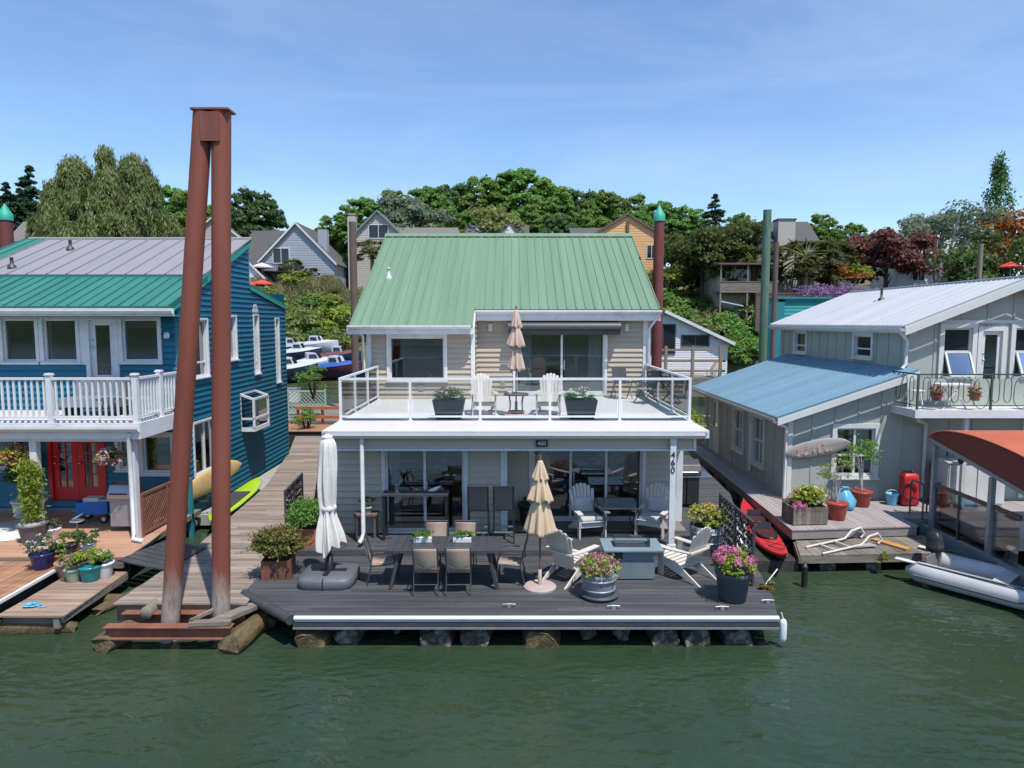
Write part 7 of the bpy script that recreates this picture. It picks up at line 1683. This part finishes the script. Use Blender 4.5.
# raised deck house, taupe house
YT=90
h=house('hill_house','taupe clapboard house with a tall flat chimney wall and dark roof',X(785,YT),YT,7.4,7,Z(240,YT),Z(219,YT),'x',TAUPEH,SHINGLE,[(1.4,Z(278,YT)-hz(X(785,YT),YT)+1.2,1.0,3.6)])
m=MB(); m.box(X(774,YT)-X(785,YT)-.1,X(790,YT)-X(785,YT),-.9,.8,0,Z(221,YT)-h.location.z); m.build('chimney_wall',TAUPEH,h); m=MB(); m.box(X(774,YT)-X(785,YT)-.2,X(790,YT)-X(785,YT)+.1,-1.0,.9,Z(221,YT)-h.location.z,Z(219.5,YT)-h.location.z); m.build('chimney_cap',SHINGLE,h)
h=house('hill_house','low taupe house with dark eave right of the fan palms',X(828,YT+2),YT+2,6,7,Z(262,YT),Z(252,YT),'x',TAUPEH,SHINGLE,[(-1,Z(276,YT)-hz(X(828,YT),YT)+1.2,1.4,1.0)])
YK=86
h=house('deck_house','brown house with a raised timber deck on posts above the right bank',X(743,YK),YK,6.6,7,Z(265,YK),Z(258,YK),'x',TAUPEH,SHINGLE,[(-2.2,Z(279,YK)-hz(X(734,YK),YK)+1.2,1.1,1.6),(-.2,Z(279,YK)-hz(X(734,YK),YK)+1.2,1.6,1.7),(2.2,Z(279,YK)-hz(X(734,YK),YK)+1.2,1.0,1.7)])
zb=Z(291,YK-3)-h.location.z; xl=X(711,YK)-X(743,YK); xr=X(764,YK)-X(743,YK)
m=MB(); m.box(xl,xr,-3.6,-.05,zb-.2,zb); dk=m.build('deck',TANPILE,h)
m=MB(); m.box(xl,xr,-3.62,-3.56,zb+.05,zb+1.05); m.box(xl-.05,xr+.05,-3.68,-3.5,zb+1.05,zb+1.13); m.build('deck_rail',OLDWOOD,dk)
for x in (xl+.1,(xl+xr)/2,xr-.1):
    m=MB(); m.box(x-.09,x+.09,-3.55,-3.37,zb-5.5,zb-.2); m.box(x-.07,x+.07,-3.55,-3.4,zb+1.13,zb+3.1); m.build('deck_post',TANPILE,dk)
m=MB(); m.bar(((xl+xr)/2,-3.4,zb-3.6),(xr-1,-3.4,zb-1.2),.15); m.bar((xl,-3.4,zb-1.2),((xl+xr)/2-.4,-3.4,zb-1.8),.12); m.build('brace',WHITE,dk)
m=MB(); m.box(xl-.3,xr+.2,-3.8,-.05,zb+3.1,zb+3.3); m.build('pergola_roof',BROWNPILE,dk)
house('hill_house','white two storey house with dark gable behind the pale trunked tree',X(947,104),104,13,10,Z(250,104),Z(212,104),'y',WHITEH,SHINGLET,[(-2,Z(250,104)-hz(X(947,104),104)+1.2,2,1.8),(2.2,Z(250,104)-hz(X(947,104),104)+1.2,2,1.8)],trim=BROWNPILE,chim=(6.2,1,2.2,Z(216,104),WHITEH))
house('hill_house','low cream house front with brown roof below the crimson maple',X(928,97),97,9,7,Z(270,97),Z(252,97),'x',WHITEH,pm('rust_shingle',(.14,.06,.045),.9,.2,5),[(-1.6,Z(280,97)-hz(X(928,97),97)+1.2,1.6,1.4),(1.6,Z(280,97)-hz(X(928,97),97)+1.2,1.6,1.4)])
# garden parasols on the hill
def parasol(label,px,py,Y,r,mt):
    q=P(px,py,Y); t=thing('garden_parasol',label,'umbrella',(q.x,Y,q.z-2.3)); m=MB(); m.tube([(0,0,-1),(0,0,2.3)],.04,6); m.build('pole',WHITE,t); m=MB(); m.lathe([(r,1.75),(r*.5,2.1),(.02,2.35)],n=8,smooth=False); m.lathe([(r,1.74),(r*.98,1.60)],n=8,smooth=False); m.build('canopy',mt,t)
parasol('red open garden parasol beside the small cottage',262,280,93,1.6,REDU); parasol('smaller red garden parasol nearer the blue house peak',250,281,92,1.1,REDU); parasol('white open garden parasol on the balcony of the blue grey house',262,263,95,1.5,WHITEW); parasol('red garden parasol under the dark pine at the right edge',1011,262,78,1.3,REDU); parasol('small faded red parasol low beside the palms',327,280,95,1.1,REDU)
# fence and retaining wall
t=thing('garden_fence','grey plank fence along the top of the left bank','fence',(X(275,93),93,hz(X(275,93),93)-.3)); m=MB()
for i in range(40): m.box(-5+.25*i,-4.78+.25*i,-.02,.02,0,1.6)
m.build('fence_panel',OLDWOOD,t)
for i in range(6): m=MB(); m.box(-5.05+2*i,-4.93+2*i,.02,.12,0,1.75); m.build('fence_post',OLDWOOD,t)
t=thing('retaining_wall','brown retaining wall below the lavender beds','wall',(X(835,78.5),78.5,Z(296,78.5)-4)); m=MB(); m.box(-9,9,0,.4,0,4.2); m.box(-9.05,9.05,-.05,.45,4.2,4.35); m.build('block_wall',BROWNPILE,t)
# teal building behind the sage house, white cottage
t=thing('floating_home','bright teal clapboard floating home glimpsed behind the white metal roof','house',(21.3,46,.6)); z=Z(299,44)-.6; m=MB(); Wall(-3.5,0,(1,0),(0,-1)).siding(m,9,0,z,lap=.25,dep=.03); m.box(-3.5,5.5,.02,2.2,0,z-.02); m.build('wall',TEALS,t); m=MB(); m.box(-3.62,-3.1,-.12,-.03,0,z+.05); m.box(-3.5,5.5,-.12,-.031,z-.12,z+.06); m.build('trim',TEALD,t); m=MB(); m.box(-3.8,5.8,-.2,2.5,z+.06,z+.2); m.build('roof',TEALD,t)
m=MB(); Wall(-3.5,0,(1,0),(0,-1)).box(m,1.5,3.0,.03,.06,1.2,2.6); m.build('window',WHITE,t)
YW=47; t=thing('floating_home','small white clapboard floating home with a sloping roof right of the rust pile','house',(X(700,YW),YW,.6)); x0=X(640,YW)-X(700,YW); x1=X(729,YW)-X(700,YW); ze=Z(341,YW)-.6; zr=Z(311,YW)-.6; xr=X(664,YW)-X(700,YW)
rg=lambda q:(0,x1-x0) if q<ze else ((xr-x0)*(q-ze)/(zr-ze),(xr-x0)+(x1-xr)*(zr-q)/(zr-ze)); m=MB(); wv=Wall(x0,0,(1,0),(0,-1)); wv.siding(m,x1-x0,0,zr-.02,lap=.16,dep=.025,rng=rg); m.add([(x1,0,0),(x1,9,0),(x1,9,ze),(x1,0,ze)],[(0,1,2,3)]); m.build('wall',WHITEH,t)
m=MB(); m.prism([(xr,-.4,zr),(x1+.35,-.4,ze-.18),(x1+.35,9,ze-.18),(xr,9,zr)],(0,0,.1)); m.prism([(xr,-.4,zr),(x0-.35,-.4,ze-.18),(x0-.35,9,ze-.18),(xr,9,zr)],(0,0,.1)); m.build('roof',SHINGLE,t); m=MB(); m.bar((xr,-.44,zr-.02),(x1+.37,-.44,ze-.2),.06,.2); m.build('barge_board',WHITE,t)
for a,b,c,d_ in ((X(683,YW),X(709,YW),345,336),(X(652,YW),X(675,YW),353,325)):
    q=MB(); a-=t.location.x; b-=t.location.x; zc=Z(c,YW)-.6; zd=Z(d_,YW)-.6
    for k in ((a-.08,b+.08,zd,zd+.08),(a-.08,b+.08,zc-.08,zc),(a-.08,a,zc,zd),(b,b+.08,zc,zd),((a+b)/2-.04,(a+b)/2+.04,zc,zd)): q.box(k[0],k[1],-.09,-.03,k[2],k[3])
    wn=q.build('window',CHAR,t); q=MB(); q.box(a,b,-.05,-.04,zc,zd); q.build('pane',DIM,wn)
# its deck rail and furniture
t=thing('deck_railing','weathered wooden deck railing in front of the small white home','railing',(X(690,44),44,.6)); m=MB(); zd=Z(378,44)-.6
for px in (667,694,722): x=X(px,44)-t.location.x; m.box(x-.09,x+.09,-.09,.09,0,Z(346,44)-.6)
m.build('post',TANPILE,t); m=MB(); 
for py in (350,361,371): zz=Z(py,44)-.6; m.box(X(655,44)-t.location.x,X(727,44)-t.location.x,-.05,.05,zz-.07,zz+.07)
m.build('rail',TANPILE,t); m=MB(); m.box(X(645,44)-t.location.x,X(730,44)-t.location.x,-.2,3,0,zd); m.build('deck',OLDWOOD,t)
t=thing('deck_chair','pale folding chair on the deck of the small white home','chair',(X(714,45),45,Z(377,44)),R(-60)); m=MB()
for s in (-1,1): m.bar((s*.25,-.4,0),(s*.25,.35,.9),.05); m.bar((s*.25,.4,0),(s*.25,-.3,.5),.05)
m.build('frame',WHITE,t); m=MB(); m.cbox((0,.2,.65),(.5,.04,.6),rx=R(-38)); m.cbox((0,-.05,.38),(.5,.5,.04)); m.build('seat',ORP if False else TANF,t)
# marina: boats, lattice, orange rail
def boat(label,px,py,Y,rz,cover,hull,L=6.0,z=.3):
    q=P(px,py,Y); t=thing('motor_boat',label,'boat',(q.x,Y,z),rz,'boats moored beyond the boardwalk'); rings=[]
    for i in range(13):
        f=i/12; w_=1.1*min(1,(1-f)*2.6+.02)**.6; s=.55*f**2
        rings.append([Vector((L*(f-.5),-w_,1.0+s)),Vector((L*(f-.5),-w_*.85,.3+s*.6)),Vector((L*(f-.5),0,-.15+s*.5)),Vector((L*(f-.5),w_*.85,.3+s*.6)),Vector((L*(f-.5),w_,1.0+s))])
    m=MB(); m.loft(rings,closed=False); m.add(rings[0],[(0,1,2,3,4)]); m.build('hull',hull,t)
    rings=[]
    for i in range(13):
        f=i/12; w_=1.12*min(1,(1-f)*2.6+.02)**.6; s=.55*f**2; hh=.42*math.sin(math.pi*min(1,f*.85+.12))*(1+.12*math.sin(f*19))
        rings.append([Vector((L*(f-.5),w_*math.cos(a),1.02+s+hh*math.sin(a))) for a in [math.pi*k/10 for k in range(11)]])
    m=MB(); m.loft(rings,closed=False); m.build('cover',cover,t)
    m=MB(); m.prism([(-L*.10,-.7,1.3),(L*.14,-.62,1.3),(L*.06,-.55,2.0),(-L*.08,-.6,2.05),(-L*.10,-.62,1.95)],(0,1.3,0)); cb=m.build('cabin',WC,t)
    m=MB(); m.prism([(-L*.07,-.715,1.6),(L*.085,-.66,1.6),(L*.05,-.63,1.9),(-L*.07,-.68,1.9)],(0,-.02,0)); m.bar((L*.125,-.5,1.5),(L*.075,-.42,1.92),.04,.5); m.build('windscreen',DIM,cb)
    return t
NAVY=pm('navy_hull',(.03,.04,.07),.3,.1,2); WC=pm('white_boat_cover',(.46,.48,.52),.6,.06,2)
boat('white covered boat with a dark hull nearest the blue house corner',288,372,54,R(14),WC,NAVY,4.6,.6); boat('white covered motor boat right of the boat at the blue house corner',312,370,60,R(25),WC,WHITEW,4.8,.7); boat('middle white covered boat of the row behind the lattice fence',298,355,68,R(8),WC,NAVY,4.6,1.3); boat('farthest white boat just below the olive shrubs',316,350,73,R(-6),WC,WHITEW,5,1.9); boat('small grey covered boat at the far left of the moored boats',289,352,72,R(30),pm('grey_boat_cover',(.3,.32,.36),.7,.1,2),NAVY,4.2,1.7); boat('boat under a blue tarp left of the weathered pole',336,368,58,R(-10),BLUET,pm('maroon_hull',(.1,.03,.05),.4,.1,2),4.6,.5); boat('dark maroon open boat behind the blue tarp boat',338,358,68,R(4),pm('maroon_cover',(.12,.04,.06),.7,.1,2),NAVY,4.6,1.0)
t=thing('lattice_fence','pale green lattice fence beyond the marina boardwalk','fence',(X(304,35),35,.6)); m=MB(); zt=Z(392,35)-.6; zb=Z(412,35)-.6
for s in (-1,1):
    for i in range(-8,16): 
        a=i*.2; m.bar((-.95+max(0,a) ,.02*s,zb+max(0,-a) if s>0 else zt-max(0,-a)),(-.95+min(1.9,a+(zt-zb)),.02*s,(zb+min(zt-zb,1.9-a) if s>0 else zt-min(zt-zb,1.9-a))),.012,.04) if a<1.85 and a>-(zt-zb)+.05 else None
m.build('lattice',pm('pale_green_lattice',(.35,.45,.36),.7,.1,3),t); m=MB(); m.box(-1,1,-.04,.04,zt,zt+.08); m.box(-1,1,-.04,.04,zb-.08,zb)
for x in (-1,.92): m.box(x,x+.08,-.05,.05,0,zt+.15)
m.build('frame',pm('pale_green_lattice',(1,1,1)),t)
t=thing('wooden_railing','orange stained wooden railing on the marina boardwalk','railing',(X(315,31),31,.72)); m=MB(); x0=X(293,31)-t.location.x; x1=X(345,31)-t.location.x; zt=Z(408,31)-.72; 
for z_ in (zt,zt*.45): m.box(x0,x1,-.05,.05,z_-.07,z_+.07)
m.build('rail',ORANGEW,t)
for x in (x0+.05,(x0+x1)/2,x1-.1): m=MB(); m.box(x-.05,x+.05,.05,.15,0,zt); m.build('post',ORANGEW,t)
t=shrub_from('dock_shrub',230,1.6,1.4,LG,900,.13); t.location=(X(313,34),33.6,1.9); t.scale=(1,1,1); t['label']='leafy green shrub by the pale green lattice fence'
t=shrub_from('dock_shrub',231,1.2,.9,LG,500,.13); t.location=(X(301,29.6),29.9,.72); t['label']='small weedy shrub growing below the orange railing'
t=thing('ice_chest','small white utility box with dark lid beyond the marina boardwalk','utility box',(X(289,38),38,Z(388,38)-.8)); m=MB(); m.box(-.4,.4,-.3,.3,0,.7); m.build('body',WHITE,t,bevel=.03); m=MB(); m.box(-.43,.43,-.33,.33,.7,.8); m.build('lid',SLATE,t)
m=MB(); m.box(-14,-2,33,40,.2,.6); tag(m.build('marina_float',OLDWOOD,loc=(-10,36,.4)),'grey timber float beyond the marina boardwalk between the homes','float')

for k,(a,b,lb) in enumerate(((P(726,343,47),P(767,345,28.6),'thin overhead cable from the white cottage to the tall green pile'),(P(352,322,36),P(284,330,40),'thin cable from the weathered brown pole towards the blue house'))):
    m=MB(); m.tube([a.lerp(b,i/12)-Vector((0,0,.35*math.sin(math.pi*i/12))) for i in range(13)],.018,5); tag(m.build('overhead_cable',BLACK,loc=a),lb,'cable')
# ------------------------------------------------------------------ light, sky, camera
AZ=Vector((.55,-.835,0)).normalized(); EL=R(64)
sd_=Vector((AZ.x*math.cos(EL),AZ.y*math.cos(EL),math.sin(EL)))
l=bpy.data.lights.new('sun','SUN'); l.energy=3.45; l.angle=R(.53); l.color=(1,.955,.89); o=bpy.data.objects.new('sun',l); COL.objects.link(o); o.rotation_euler=sd_.to_track_quat('Z','Y').to_euler()
w=bpy.data.worlds.new('World'); sc.world=w; w.use_nodes=True; t=w.node_tree; bg=t.nodes['Background']; sk=t.nodes.new('ShaderNodeTexSky'); sk.sky_type='NISHITA'; sk.sun_disc=False; sk.sun_elevation=EL; sk.sun_rotation=math.atan2(AZ.x,AZ.y); sk.altitude=0; sk.air_density=1.0; sk.dust_density=.1; sk.ozone_density=6.0
tc=t.nodes.new('ShaderNodeTexCoord'); mp=t.nodes.new('ShaderNodeMapping'); mp.inputs['Scale'].default_value=(1.2,2.0,7); mp.inputs['Rotation'].default_value=(0,R(18),0)
cn=N(t,'ShaderNodeTexNoise',Scale=1.6,Detail=7.0,Roughness=.55,Distortion=.5); t.links.new(tc.outputs['Generated'],mp.inputs[0]); t.links.new(mp.outputs[0],cn.inputs['Vector'])
cr=ramp(t,cn.outputs[0],[(.42,(0,0,0)),(.85,(.22,)*3)]); t.links.new(mixc(t,cr,sk.outputs[0],(5.2,5.6,6.2,1)),bg.inputs[0]); bg.inputs[1].default_value=.132
c=bpy.data.cameras.new('camera'); co=bpy.data.objects.new('camera',c); COL.objects.link(co); co.location=(0,0,CAMZ); co.rotation_euler=(R(90)-PIT,0,0); c.sensor_width=36; c.lens=36*F/1024; c.clip_end=2000; c.clip_start=.1; sc.camera=co
sc.view_settings.view_transform='Standard'; sc.view_settings.look='None'; sc.view_settings.gamma=1; sc.view_settings.exposure=.55
sc.render.engine='CYCLES'; sc.cycles.max_bounces=6; sc.cycles.diffuse_bounces=3; sc.cycles.glossy_bounces=3; sc.cycles.transmission_bounces=4; sc.cycles.transparent_max_bounces=12; sc.cycles.use_denoising=True
sc.cycles.caustics_reflective=False; sc.cycles.caustics_refractive=False
